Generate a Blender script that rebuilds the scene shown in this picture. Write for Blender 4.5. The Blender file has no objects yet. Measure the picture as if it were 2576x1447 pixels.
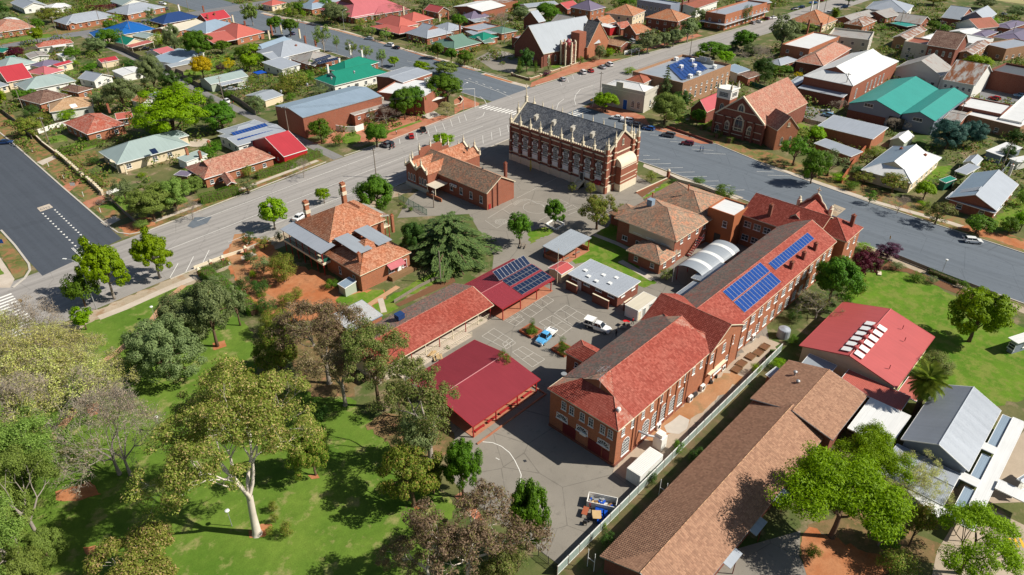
import bpy,math,random
from math import cos,sin,tan,hypot,atan2,pi
import numpy as np
from mathutils import Matrix,Vector
R=math.radians
rnd=random.Random(7)
scene=bpy.context.scene
col=scene.collection
# ---------------------------------------------------------------- camera
CAM_H,PITCH,YAW=82.,32.55,43.7
cam_data=bpy.data.cameras.new('camera')
cam_data.sensor_width=36.
cam_data.lens=36.*1760./2576.
cam_data.clip_start=1.
cam_data.clip_end=12000.
cam=bpy.data.objects.new('camera',cam_data)
cam.location=(0,0,CAM_H)
cam.rotation_euler=(R(90.-PITCH),0,R(YAW-90.))
col.objects.link(cam)
scene.camera=cam
# ---------------------------------------------------------------- light
SUN_EL,SUN_AZ=42.5,-52.          # the sun stands towards world azimuth -52 deg (shadows fall to 128 deg)
world=bpy.data.worlds.new('World')
scene.world=world
world.use_nodes=True
wn=world.node_tree.nodes
sky=wn.new('ShaderNodeTexSky')
sky.sky_type = 'NISHITA'
sky.sun_disc=False
sky.sun_elevation=R(SUN_EL)
sky.sun_rotation=R(90.-SUN_AZ)
world.node_tree.links.new(sky.outputs[0],wn['Background'].inputs[0])
wn['Background'].inputs[1].default_value=.055
sun_data=bpy.data.lights.new('sun', 'SUN')
sun_data.energy=5.
sun_data.angle=R(.53)
sun_data.color=(1.,.95,.86)
sun=bpy.data.objects.new('sun',sun_data)
sd=Vector((cos(R(SUN_AZ))*cos(R(SUN_EL)),sin(R(SUN_AZ))*cos(R(SUN_EL)),sin(R(SUN_EL))))
sun.rotation_euler=sd.to_track_quat('Z', 'Y').to_euler()
sun.location=(0,0,200)
col.objects.link(sun)
scene.view_settings.view_transform = 'Standard'
scene.view_settings.look = 'None'
scene.view_settings.gamma=1.
scene.view_settings.exposure=.36
scene.view_settings.use_curve_mapping=False
# ---------------------------------------------------------------- materials
MATS = {}
class NT:
 def __init__(s,name,rough=.8,spec=.3):
  s.m=bpy.data.materials.new(name);s.m.use_nodes=True
  s.t=s.m.node_tree;s.n=s.t.nodes
  s.b=s.n['Principled BSDF']
  s.b.inputs['Roughness'].default_value=rough
  s.b.inputs['Specular IOR Level'].default_value=spec
 def new(s,typ,**kw):
  n=s.n.new(typ)
  for k,v in kw.items(): setattr(n,k,v)
  return n
 def link(s,a,b): s.t.links.new(a,b)
 def coord(s,kind='UV',scale=(1,1,1),rot=0):
  tc=s.new('ShaderNodeTexCoord');mp=s.new('ShaderNodeMapping')
  mp.inputs['Scale'].default_value=scale;mp.inputs['Rotation'].default_value=(0,0,rot)
  s.link(tc.outputs[kind],mp.inputs[0]);return mp.outputs[0]
 def geo(s):
  return s.new('ShaderNodeNewGeometry').outputs['Position']
 def noise(s,vec,scale,detail=4,rough=.55):
  n=s.new('ShaderNodeTexNoise');n.inputs['Scale'].default_value=scale
  n.inputs['Detail'].default_value=detail;n.inputs['Roughness'].default_value=rough
  if vec is not None: s.link(vec,n.inputs['Vector'])
  return n.outputs['Fac']
 def ramp(s,fac,stops):
  r=s.new('ShaderNodeValToRGB');e=r.color_ramp.elements
  while len(e)<len(stops): e.new(.5)
  for i,(p,c) in enumerate(stops):
   e[i].position=p;e[i].color=(c[0],c[1],c[2],1)
  s.link(fac,r.inputs[0]);return r.outputs[0]
 def mix(s,fac,a,b,mode='MIX'):
  m=s.new('ShaderNodeMix',data_type='RGBA',blend_type=mode)
  for sock,v in ((m.inputs['Factor'],fac),(m.inputs['A'],a),(m.inputs['B'],b)):
   if isinstance(v,(int,float)): sock.default_value=v
   elif isinstance(v,(tuple,list)): sock.default_value=(v[0],v[1],v[2],1)
   else: s.link(v,sock)
  return m.outputs['Result']
 def math(s,op,a,b=.5):
  m=s.new('ShaderNodeMath',operation=op)
  for i,v in enumerate((a,b)):
   if isinstance(v,(int,float)): m.inputs[i].default_value=v
   else: s.link(v,m.inputs[i])
  return m.outputs[0]
 def base(s,c):
  if isinstance(c,(tuple,list)): s.b.inputs['Base Color'].default_value=(c[0],c[1],c[2],1)
  else: s.link(c,s.b.inputs['Base Color'])
  return s
 def bump(s,h,strength=.3,dist=.05):
  b=s.new('ShaderNodeBump');b.inputs['Strength'].default_value=strength
  b.inputs['Distance'].default_value=dist
  s.link(h,b.inputs['Height']);s.link(b.outputs[0],s.b.inputs['Normal'])
def hexc(h):
 v=[int(h[i:i+2],16)/255 for i in (0,2,4)]
 return tuple(x/12.92 if x<=.04045 else ((x+.055)/1.055) ** 2.4 for x in v)
def sc(c,k): return tuple(min(1,x*k) for x in c)
def m_plain(name,c,rough=.7,spec=.3,metal=0.,var=.12,vscale=.6):
 if name in MATS: return MATS[name]
 t=NT(name,rough,spec);t.b.inputs['Metallic'].default_value=metal
 n=t.noise(t.geo(),vscale,5,.6)
 t.base(t.mix(n,sc(c,1-var),sc(c,1+var)))
 MATS[name]=t.m;return t.m
def m_brick(name,c,mortar=(.27,.16,.11),dark=.55):
 t=NT(name,.9,.15)
 uv=t.coord('UV')
 br=t.new('ShaderNodeTexBrick');t.link(uv,br.inputs['Vector'])
 br.inputs['Color1'].default_value=(*sc(c,1.16),1);br.inputs['Color2'].default_value=(*sc(c,dark),1)
 br.inputs['Mortar'].default_value=(*mortar,1);br.inputs['Scale'].default_value=1.
 br.inputs['Brick Width'].default_value=.24;br.inputs['Row Height'].default_value=.086
 br.inputs['Mortar Size'].default_value=.008;br.inputs['Bias'].default_value=-.25
 n=t.noise(t.geo(),.35,6,.65)
 st=t.mix(t.math('MULTIPLY',n,.55),br.outputs['Color'],sc(c,.55))
 n2=t.noise(t.coord('UV',(.5,.06,1)),2.,4)
 t.base(t.mix(t.math('MULTIPLY',n2,.14),st,(.35,.27,.22)))
 t.bump(br.outputs['Fac'],-.25,.01)
 MATS[name]=t.m
def m_tile(name,c,c2,amount=.5,scale=.5,jit=.35,island=False):
 t=NT(name,.8,.25)
 uv=t.coord('UV')
 if island:
  ri=t.math('FRACT',t.math('ADD',t.new('ShaderNodeNewGeometry').outputs['Random Per Island'],t.new('ShaderNodeObjectInfo').outputs['Random']),0)
 else:
  sn=t.new('ShaderNodeVectorMath',operation='FLOOR')
  t.link(t.coord('UV',(1/.3,1/.34,1)),sn.inputs[0])
  wnz=t.new('ShaderNodeTexWhiteNoise',noise_dimensions='2D');t.link(sn.outputs[0],wnz.inputs['Vector'])
  ri=wnz.outputs['Value']
 n=t.noise(t.geo(),scale,6,.68)
 nf=t.noise(t.geo(),scale*9,3,.6)
 f=t.math('ADD',n,t.math('MULTIPLY',t.math('SUBTRACT',ri,.5),.28))
 f=t.math('ADD',f,t.math('MULTIPLY',t.math('SUBTRACT',nf,.5),.3))
 f=t.math('ADD',f,amount-.5)
 cc=t.ramp(f,[(.28,c),(.72,c2)])
 v=t.math('ADD',1-jit/2,t.math('MULTIPLY',ri,jit))
 mm=t.new('ShaderNodeVectorMath',operation='SCALE');t.link(cc,mm.inputs[0]);t.link(v,mm.inputs['Scale'])
 t.base(mm.outputs[0])
 if not island:
  sx=t.new('ShaderNodeSeparateXYZ');t.link(uv,sx.inputs[0])
  saw=t.math('FRACT',t.math('MULTIPLY',sx.outputs['Y'],1/.34),0)
  roll=t.math('ABSOLUTE',t.math('SUBTRACT',t.math('FRACT',t.math('MULTIPLY',sx.outputs['X'],1/.3),0),.5),0)
  t.bump(t.math('SUBTRACT',t.math('MULTIPLY',roll,.7),saw),.9,.05)
 MATS[name]=t.m
def m_tin(name,c,rust=0.,metal=0.,rough=.42,period=.25,var=.08,rustc=(.23,.085,.03),bump=.35):
 t=NT(name,rough,.4);t.b.inputs['Metallic'].default_value=metal
 sx=t.new('ShaderNodeSeparateXYZ');t.link(t.coord('UV'),sx.inputs[0])
 rib=t.math('ABSOLUTE',t.math('SUBTRACT',t.math('FRACT',t.math('MULTIPLY',sx.outputs['X'],1/period),0),.5),0)
 lap=t.math('LESS_THAN',t.math('FRACT',t.math('MULTIPLY',sx.outputs['X'],1/.9),0),.05)
 n=t.noise(t.coord('UV',(1.4,.12,1)),1.2,5,.6)
 n2=t.noise(t.geo(),.25,4)
 f=t.math('ADD',t.math('MULTIPLY',n,.6),t.math('MULTIPLY',n2,.4))
 cc=t.mix(f,sc(c,1-var*3.4),sc(c,1+var*3))
 cc=t.mix(t.math('MULTIPLY',lap,.25),cc,sc(c,.6))
 if rust:
  rn=t.noise(t.coord('UV',(.5,.16,1)),.9,6,.7)
  rf=t.ramp(rn,[(.62-rust*.35,(0,0,0)),(.74-rust*.35,(1,1,1))])
  cc=t.mix(rf,cc,rustc)
 t.base(cc)
 t.bump(rib,bump,.04)
 MATS[name]=t.m
def m_ground(name,c1,c2,c3=None,s=.12,fine=6.,rough=.95,bump=.15,amt=.5,speck=.35):
 t=NT(name,rough,.15)
 p=t.geo()
 n=t.noise(p,s,7,.62)
 cc=t.ramp(n,[(.36,c1),(.64,c2)])
 if c3 is not None:
  n3=t.noise(p,s*2.7,6,.66)
  cc=t.mix(t.ramp(n3,[(.62-amt*.2,(0,0,0)),(.74-amt*.2,(1,1,1))]),cc,c3)
 nf=t.noise(p,fine,4,.7)
 nb=t.noise(p,fine*.16,5,.7)
 v=t.math('ADD',1-speck*1.4,t.math('MULTIPLY',t.math('ADD',nf,t.math('MULTIPLY',nb,.8)),speck*1.6))
 mm=t.new('ShaderNodeVectorMath',operation='SCALE');t.link(cc,mm.inputs[0]);t.link(v,mm.inputs['Scale'])
 t.base(mm.outputs[0])
 t.bump(nf,bump,.06)
 MATS[name]=t.m
def m_asphalt(name,c,axis,streak=.5,light=None,crack=.25):
 t=NT(name,.9,.2)
 p=t.geo()
 mp=t.new('ShaderNodeMapping');t.link(p,mp.inputs[0])
 mp.inputs['Scale'].default_value=(.015,.9,.2) if axis == 'x' else ((.9,.015,.2) if axis == 'y' else (.1,.1,.1))
 n1=t.noise(mp.outputs[0],.8,5,.6)
 n2=t.noise(p,.09,6,.6)
 n3=t.noise(p,9.,3,.7)
 cc=t.mix(t.math('MULTIPLY',t.ramp(n1,[(.4,(0,0,0)),(.68,(1,1,1))]),streak*.75),sc(c,1.1),sc(c,.45))
 cc=t.mix(t.math('MULTIPLY',n2,.5),cc,light or sc(c,1.5))
 v=t.math('ADD',.78,t.math('MULTIPLY',n3,.44))
 vo=t.new('ShaderNodeTexVoronoi',feature='DISTANCE_TO_EDGE');t.link(p,vo.inputs['Vector']);vo.inputs['Scale'].default_value=.11
 nw=t.noise(p,.4,4)
 so=t.noise(p,.7,5,.75)
 cc=t.mix(t.math('MULTIPLY',t.ramp(so,[(.56,(0,0,0)),(.72,(1,1,1))]),.4),cc,sc(c,.45))
 ck=t.math('LESS_THAN',t.math('ADD',vo.outputs['Distance'],t.math('MULTIPLY',t.math('SUBTRACT',nw,.5),.02)),.006)
 cc=t.mix(t.math('MULTIPLY',ck,crack),cc,sc(c,.3))
 mm=t.new('ShaderNodeVectorMath',operation='SCALE');t.link(cc,mm.inputs[0]);t.link(v,mm.inputs['Scale'])
 t.base(mm.outputs[0]);t.bump(n3,.2,.03)
 MATS[name]=t.m
def m_leaf(name,c1,c2,c3=None,trans=.42):
 t=NT(name,.6,.25)
 ri=t.new('ShaderNodeNewGeometry').outputs['Random Per Island']
 ob=t.new('ShaderNodeObjectInfo').outputs['Random']
 n=t.noise(t.coord('Object'),.55,3)
 f=t.math('ADD',t.math('MULTIPLY',ri,.6),t.math('MULTIPLY',n,.5))
 cc=t.ramp(f,[(.15,c1),(.85,c2)])
 if c3 is not None:
  r2=t.math('FRACT',t.math('MULTIPLY',ri,17.31),0)
  cc=t.mix(t.math('GREATER_THAN',r2,.8),cc,c3)
 hs=t.new('ShaderNodeHueSaturation');t.link(cc,hs.inputs['Color'])
 t.link(t.math('ADD',.485,t.math('MULTIPLY',ob,.03)),hs.inputs['Hue'])
 t.link(t.math('ADD',.98,t.math('MULTIPLY',ob,.36)),hs.inputs['Value'])
 hs.inputs['Saturation'].default_value=1.06
 t.base(hs.outputs[0])
 tr=t.new('ShaderNodeBsdfTranslucent');t.link(hs.outputs[0],tr.inputs['Color'])
 mx=t.new('ShaderNodeMixShader');mx.inputs[0].default_value=trans
 t.link(t.b.outputs[0],mx.inputs[1]);t.link(tr.outputs[0],mx.inputs[2])
 t.link(mx.outputs[0],t.n['Material Output'].inputs['Surface'])
 MATS[name]=t.m
def m_paint():
 t=NT('car_paint',.25,.5)
 ob=t.new('ShaderNodeObjectInfo')
 t.link(ob.outputs['Color'],t.b.inputs['Base Color'])
 t.b.inputs['Coat Weight'].default_value=.6;t.b.inputs['Coat Roughness'].default_value=.06
 MATS['car_paint']=t.m
def m_glass(name,c,rough=.08):
 t=NT(name,rough,.6);n=t.noise(t.geo(),.7,2)
 t.base(t.mix(n,sc(c,.6),sc(c,1.5)));MATS[name]=t.m
def M(n): return MATS[n]
white=hexc('e6e2d6')
m_brick('brick_red',(.33,.095,.05))
m_brick('brick_orange',(.43,.145,.065))
m_brick('brick_dark',(.22,.055,.035))
m_brick('brick_tan',(.40,.22,.12))
m_plain('render_cream',(.66,.55,.38),.85,.2,var=.1)
m_plain('render_white',(.74,.72,.66),.85,.2,var=.1)
m_plain('render_orange',(.36,.12,.05),.85,.2,var=.08)
m_plain('stone_cream',(.66,.58,.43),.85,.2,var=.16,vscale=1.3)
m_plain('stone_grey',(.52,.48,.40),.85,.2,var=.2,vscale=1.3)
m_plain('weatherboard',(.68,.67,.62),.7,.25,var=.06)
m_plain('weatherboard_green',(.38,.42,.33),.7,.25,var=.06)
m_plain('red_steel',(.40,.018,.022),.5,.35,var=.06)
m_plain('cladding_blue',(.22,.25,.31),.6,.3,var=.08)  # blue wall cladding; also paints blue shade onto some gable end walls
m_plain('white_paint',(.80,.79,.75),.6,.3,var=.05)
m_plain('cream_paint',(.74,.65,.47),.6,.3,var=.05)
m_plain('road_paint',(.78,.76,.70),.8,.2,var=.22,vscale=3.)
m_plain('faded_paint',(.52,.49,.43),.85,.2,var=.3,vscale=3.)
m_plain('yellow_paint',(.75,.42,.04),.7,.2,var=.15,vscale=3.)
m_plain('red_paint',(.33,.022,.022),.5,.3,var=.08)
m_plain('maroon_paint',(.14,.016,.018),.5,.3,var=.08)
m_plain('green_paint',(.015,.10,.065),.5,.3,var=.08)
m_plain('blue_paint',(.01,.10,.42),.5,.3,var=.08)
m_plain('dark_steel',(.035,.036,.038),.5,.4,var=.1)
m_plain('grey_steel',(.34,.35,.35),.45,.4,.3,var=.08)
m_plain('timber',(.22,.13,.065),.85,.15,var=.2,vscale=2.)
m_plain('timber_grey',(.24,.20,.16),.9,.15,var=.22,vscale=2.)
m_plain('timber_pale',(.52,.36,.18),.8,.15,var=.2,vscale=2.)
m_plain('concrete',(.47,.43,.37),.9,.2,var=.16,vscale=.8)
m_plain('rubber',(.014,.014,.014),.8,.2)
m_plain('alloy',(.5,.5,.5),.3,.5,.6)
m_plain('lamp_glass',(.75,.75,.72),.2,.5)
m_plain('tail_red',(.42,.01,.01),.25,.5)
m_plain('terracotta',(.34,.095,.045),.85,.2,var=.15,vscale=1.5)
m_plain('fence_green',(.30,.37,.33),.5,.35,var=.08)
m_plain('skin',(.48,.27,.18),.6,.3)
m_plain('cloth_blue',(.015,.08,.36),.9,.1)
m_plain('cloth_dark',(.018,.02,.028),.9,.1)
m_plain('cloth_white',(.7,.7,.68),.9,.1)
m_plain('hair_dark',(.02,.012,.008),.7,.2)
m_plain('bark',(.13,.085,.055),.95,.1,var=.3,vscale=3.)
m_plain('bark_grey',(.30,.26,.22),.95,.1,var=.3,vscale=3.)
m_plain('bark_white',(.60,.53,.45),.8,.15,var=.25,vscale=1.2)
m_plain('pool_water',(.005,.16,.55),.05,.6,var=.12)
m_plain('solar_blue',(.012,.055,.24),.12,.6,var=.25,vscale=.5)
m_plain('solar_dark',(.012,.022,.055),.12,.6,var=.25,vscale=.5)
m_plain('soil_bed',(.17,.085,.045),.95,.1,var=.3,vscale=2.5)
m_plain('blue_plastic',(.006,.07,.42),.4,.4)
m_plain('red_plastic',(.5,.008,.012),.4,.4)
m_plain('yellow_plastic',(.7,.42,.01),.4,.4)
m_glass('window_glass',(.045,.055,.065));m_glass('car_glass',(.012,.016,.02),.04)
m_plain('blind',(.55,.52,.46),.8,.2,var=.2)
m_paint()
m_tile('tile_red',(.38,.085,.05),(.37,.22,.17),.42,.6)
m_tile('tile_orange',(.43,.14,.055),(.33,.23,.15),.44,.4)
m_tile('tile_pink',(.44,.14,.085),(.40,.28,.21),.5,.5)
m_tile('tile_brown',(.26,.12,.07),(.42,.26,.15),.5,.6,.5)
m_tile('tile_tan',(.46,.27,.14),(.42,.29,.18),.5,.5)
m_tile('tile_dark',(.12,.055,.04),(.23,.15,.11),.5,.6)
m_tile('tile_grey',(.26,.20,.15),(.40,.16,.10),.36,.45)
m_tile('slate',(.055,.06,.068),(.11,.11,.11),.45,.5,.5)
m_tile('tiles_red',(.29,.055,.036),(.34,.105,.075),.38,.16,.34,True)
m_tile('tiles_grey',(.23,.19,.155),(.32,.085,.06),.36,.5,.6,True)
m_tile('tiles_brown',(.30,.16,.10),(.345,.195,.122),.5,.8,.3,True)
m_tile('tiles_orange',(.41,.145,.07),(.40,.22,.14),.45,.4,.5,True)
m_tile('tiles_mottled',(.31,.235,.165),(.44,.17,.09),.40,.45,.6,True)
m_tile('tiles_slate',(.18,.19,.21),(.27,.27,.27),.45,.5,.6,True)
m_tile('tiles_pink',(.40,.15,.10),(.38,.23,.165),.48,.5,.5,True)
m_tin('tin_red',(.44,.085,.08));m_tin('tin_maroon',(.30,.042,.055));m_tin('tin_crimson',(.40,.04,.05))
m_tin('tin_pink',(.46,.13,.14));m_tin('tin_coral',(.46,.12,.09))
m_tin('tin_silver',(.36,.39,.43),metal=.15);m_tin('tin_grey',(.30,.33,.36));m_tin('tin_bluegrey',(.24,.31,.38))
m_tin('tin_greygreen',(.30,.37,.35));m_tin('tin_white',(.68,.68,.66));m_tin('tin_dark',(.10,.105,.11))
m_tin('tin_purple',(.17,.14,.20));m_tin('tin_blue',(.012,.11,.36));m_tin('tin_navy',(.02,.05,.15))
m_tin('tin_green',(.012,.20,.13));m_tin('tin_sage',(.13,.22,.17));m_tin('tin_aqua',(.03,.27,.225))
m_tin('tin_rusty',(.42,.41,.38),rust=.55);m_tin('tin_rustred',(.33,.10,.055),rust=.35);m_tin('tin_brown',(.20,.13,.12))
m_tin('tin_cream',(.6,.54,.42));m_tin('tin_old',(.34,.32,.29),rust=.22);m_tin('tin_ltrust',(.52,.52,.51),rust=.16)
m_ground('lawn',(.078,.150,.016),(.130,.20,.028),(.25,.24,.085),.11,5.,amt=.4,speck=.55)
m_ground('lawn_rich',(.070,.155,.010),(.115,.205,.016),(.16,.2,.035),.14,5.,amt=.8,speck=.5)
m_ground('verge',(.075,.105,.020),(.21,.18,.07),(.27,.14,.065),.16,5.,amt=.8)
m_ground('dirt',(.34,.155,.065),(.40,.22,.115),(.28,.18,.09),.15,4.)
m_ground('litter',(.11,.10,.035),(.22,.14,.07),(.28,.15,.08),.3,4.)
m_ground('red_dirt',(.38,.13,.05),(.42,.19,.09),(.30,.13,.06),.2,5.)
m_ground('red_pave',(.36,.125,.07),(.42,.20,.12),None,.25,8.)
m_ground('suburb_ground',(.055,.095,.02),(.145,.135,.055),(.25,.185,.115),.07,3.,amt=.5)
m_ground('garden',(.07,.085,.025),(.16,.11,.06),None,.4,4.)
m_ground('path_concrete',(.44,.37,.29),(.52,.45,.37),None,.25,6.,speck=.2)
m_ground('path_dirt',(.42,.23,.12),(.48,.30,.18),None,.3,6.)
m_ground('yard_concrete',(.36,.29,.22),(.44,.36,.27),None,.12,5.,speck=.2)
m_ground('ground_pale',(.33,.27,.19),(.42,.34,.25),(.30,.19,.11),.12,5.)
m_ground('dry_grass',(.30,.27,.12),(.36,.32,.16),None,.05,3.)
m_asphalt('asphalt_old',(.29,.27,.25), 'x',.8,(.38,.355,.325))
m_asphalt('asphalt_new',(.058,.068,.084), 'y',.45,(.09,.102,.12),.1)
m_asphalt('asphalt_blue',(.115,.135,.158), 'y',.55,(.17,.19,.21))
m_asphalt('asphalt_far',(.16,.16,.165), 'x',.5,(.23,.23,.23))
m_asphalt('asphalt_yard',(.215,.195,.165), '',.6,(.30,.265,.215),.4)
m_asphalt('asphalt_lane',(.19,.185,.18), 'y',.5,(.27,.25,.23))
for n_,c_ in dict(
 bright=((.10,.17,.006),(.245,.355,.016)),mid=((.052,.115,.012),(.135,.245,.024)),dark=((.028,.068,.014),(.085,.165,.03)),
 emerald=((.042,.105,.010),(.13,.25,.024)),gum=((.115,.15,.026),(.29,.32,.07),(.46,.35,.16)),gumgreen=((.085,.13,.032),(.235,.28,.075),(.28,.24,.11)),
 brown=((.15,.115,.068),(.33,.245,.15),(.20,.20,.06)),bud=((.32,.35,.085),(.60,.60,.22),(.40,.34,.2)),bare=((.26,.2,.15),(.42,.34,.25)),
 cedar=((.062,.11,.040),(.19,.27,.09)),plum=((.06,.009,.018),(.14,.022,.038)),purple=((.056,.017,.042),(.126,.042,.084)),yellow=((.36,.28,.01),(.6,.47,.02)),
 olive=((.09,.14,.018),(.225,.29,.045),(.34,.26,.08)),grey=((.10,.14,.055),(.24,.29,.12)),pepper=((.11,.175,.035),(.25,.33,.08)),blue=((.028,.08,.06),(.07,.15,.115)),
 lime=((.12,.22,.012),(.28,.43,.03)),garden=((.05,.105,.018),(.19,.27,.05),(.28,.19,.08)),palm=((.075,.125,.015),(.22,.28,.045))).items(): m_leaf('leaf_' + n_,*c_)
# ---------------------------------------------------------------- mesh helpers
def tag(o,label=None,cat=None,group=None,kind=None):
 if label: o['label']=label
 if cat: o['category']=cat
 if group: o['group']=group
 if kind: o['kind']=kind
 return o
def set_uv(me):
 nl,nf=len(me.loops),len(me.polygons)
 if nf==0: return
 n=np.empty(nf*3,np.float32);me.polygons.foreach_get('normal',n);n=n.reshape(-1,3)
 tot=np.empty(nf,np.int32);me.polygons.foreach_get('loop_total',tot)
 vi=np.empty(nl,np.int32);me.loops.foreach_get('vertex_index',vi)
 co=np.empty(len(me.vertices)*3,np.float32);me.vertices.foreach_get('co',co);co=co.reshape(-1,3)
 h=np.stack([-n[:,1],n[:,0],np.zeros(nf,np.float32)],1)
 ln=np.linalg.norm(h,axis=1);flat=ln<1e-4
 h[flat]=(1,0,0);h[~flat] /= ln[~flat][:,None]
 v=np.cross(n,h)
 fi=np.repeat(np.arange(nf),tot)
 p=co[vi]
 uv=np.stack([(p*h[fi]).sum(1),(p*v[fi]).sum(1)],1).astype(np.float32)
 me.uv_layers.new(name='UVMap').data.foreach_set('uv',uv.ravel())
def to_mesh(name,v,f,mats,mi=None,smooth=False,uv=True):
 me=bpy.data.meshes.new(name)
 me.from_pydata(v,[],f)
 for m in mats: me.materials.append(m)
 if mi is not None and len(mats)>1: me.polygons.foreach_set('material_index',np.array(mi,np.int32))
 if smooth: me.polygons.foreach_set('use_smooth',np.ones(len(f),bool))
 if uv: set_uv(me)
 me.update()
 return me
def link(name,me,parent=None,mw=None):
 o=bpy.data.objects.new(name,me);col.objects.link(o)
 if parent is not None: o.parent=parent
 if mw is not None: o.matrix_local=mw
 return o
def empty(name,label,cat,loc=(0,0,0),rz=0.,group=None):
 o=bpy.data.objects.new(name,None);col.objects.link(o)
 o.empty_display_size=.5
 o.location=(loc[0],loc[1],loc[2] if len(loc)>2 else 0);o.rotation_euler=(0,0,rz)
 return tag(o,label,cat,group)
class MB:
 def __init__(s): s.v=[];s.f=[];s.m=[]
 def poly(s,pts,m=0):
  b=len(s.v);s.v+=[tuple(p) for p in pts];s.f.append(tuple(range(b,b+len(pts))));s.m.append(m);return s
 def box(s,x0,y0,z0,x1,y1,z1,m=0):
  b=len(s.v)
  s.v+=[(x0,y0,z0),(x1,y0,z0),(x1,y1,z0),(x0,y1,z0),(x0,y0,z1),(x1,y0,z1),(x1,y1,z1),(x0,y1,z1)]
  for q in ((0,3,2,1),(4,5,6,7),(0,1,5,4),(1,2,6,5),(2,3,7,6),(3,0,4,7)): s.f.append(tuple(b+i for i in q));s.m.append(m)
  return s
 def prism(s,pts,z0,z1,m=0,mtop=None):
  n=len(pts);b=len(s.v)
  s.v+=[(p[0],p[1],z0) for p in pts]+[(p[0],p[1],z1) for p in pts]
  for i in range(n):
   j=(i+1) % n;s.f.append((b+i,b+j,b+n+j,b+n+i));s.m.append(m)
  s.f.append(tuple(b+n+i for i in range(n)));s.m.append(m if mtop is None else mtop)
  s.f.append(tuple(b+i for i in reversed(range(n))));s.m.append(m)
  return s
 def slab(s,pts,t,m=0):
  n=len(pts);b=len(s.v)
  s.v+=[tuple(p) for p in pts]+[(p[0],p[1],p[2]-t) for p in pts]
  s.f.append(tuple(range(b,b+n)));s.m.append(m)
  s.f.append(tuple(b+n+i for i in reversed(range(n))));s.m.append(m)
  for i in range(n):
   j=(i+1) % n;s.f.append((b+j,b+i,b+n+i,b+n+j));s.m.append(m)
  return s
 def tube(s,pts,radii,n=6,m=0,cap=True):
  pts=[Vector(p) for p in pts]
  if isinstance(radii,(int,float)): radii=[radii]*len(pts)
  b=len(s.v);k=len(pts)
  ref=None
  for i,p in enumerate(pts):
   d=(pts[min(i+1,k-1)]-pts[max(i-1,0)])
   if d.length<1e-6: d=Vector((0,0,1))
   d.normalize()
   if ref is None or abs(ref.dot(d))>.95: ref=Vector((1,0,0)) if abs(d.x)<.8 else Vector((0,1,0))
   u=d.cross(ref).normalized();w=d.cross(u)
   for j in range(n):
    a=2*pi*j/n
    q=p+(u*cos(a)+w*sin(a))*radii[i]
    s.v.append((q.x,q.y,q.z))
  for i in range(k-1):
   for j in range(n):
    j2=(j+1) % n
    s.f.append((b+i*n+j,b+(i+1)*n+j,b+(i+1)*n+j2,b+i*n+j2));s.m.append(m)
  if cap:
   s.f.append(tuple(b+j for j in range(n)));s.m.append(m)
   s.f.append(tuple(b+(k-1)*n+j for j in reversed(range(n))));s.m.append(m)
  return s
 def lathe(s,prof,c=(0,0),n=10,m=0):
  b=len(s.v);k=len(prof)
  for r,z in prof:
   for j in range(n):
    a=2*pi*j/n;s.v.append((c[0]+r*cos(a),c[1]+r*sin(a),z))
  for i in range(k-1):
   for j in range(n):
    j2=(j+1) % n;s.f.append((b+i*n+j,b+i*n+j2,b+(i+1)*n+j2,b+(i+1)*n+j));s.m.append(m)
  s.f.append(tuple(b+j for j in reversed(range(n))));s.m.append(m)
  s.f.append(tuple(b+(k-1)*n+j for j in range(n)));s.m.append(m)
  return s
 def mesh(s,name,mats,smooth=False):
  if not isinstance(mats,(list,tuple)): mats=[mats]
  mats=[M(m) if isinstance(m,str) else m for m in mats]
  return to_mesh(name,s.v,s.f,mats,s.m,smooth)
 def build(s,name,mats,parent=None,mw=None,smooth=False,label=None):
  o=link(name,s.mesh(name,mats,smooth),parent,mw)
  if label: o['label']=label
  return o
CACHE = {}
def cached(key,fn):
 if key not in CACHE: CACHE[key]=fn()
 return CACHE[key]
def loc(x,y,z,rz=0.): return Matrix.Translation((x,y,z)) @ Matrix.Rotation(rz,4, 'Z')
def sheet(name,pts,mat,lv=1):
 z=.0045*lv
 a=sum(pts[i][0]*pts[(i+1) % len(pts)][1]-pts[(i+1) % len(pts)][0]*pts[i][1] for i in range(len(pts)))
 if a<0: pts=pts[::-1]
 if name in ('bare_earth', 'dirt_strip', 'lawn', 'park_lawn', 'gravel_yard', 'leaf_litter', 'verge') and mat != 'red_pave':
  rr=random.Random(len(pts)*7+int(pts[0][0]));q=[]            # ragged natural edge
  for a,b in zip(pts,pts[1:]+pts[:1]):
   d=hypot(b[0]-a[0],b[1]-a[1]);n=min(60,int(d/.9)+1);k=min(.55,d*.06) if mat != 'verge' else .12
   for i in range(n): q.append((a[0]+(b[0]-a[0])*i/n+(rr.uniform(-k,k) if i else 0),a[1]+(b[1]-a[1])*i/n+(rr.uniform(-k,k) if i else 0)))
  pts=q
 mb=MB();mb.poly([(p[0],p[1],z) for p in pts])
 o=mb.build(name,mat);o['kind'] = 'structure';return o
def strip(pts,w):
 L,Rr=[],[]
 for i,p in enumerate(pts):
  a=pts[max(i-1,0)];b=pts[min(i+1,len(pts)-1)]
  d=hypot(b[0]-a[0],b[1]-a[1]);nx,ny=-(b[1]-a[1])/d,(b[0]-a[0])/d
  L.append((p[0]+nx*w/2,p[1]+ny*w/2));Rr.append((p[0]-nx*w/2,p[1]-ny*w/2))
 return L+Rr[::-1]
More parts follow.
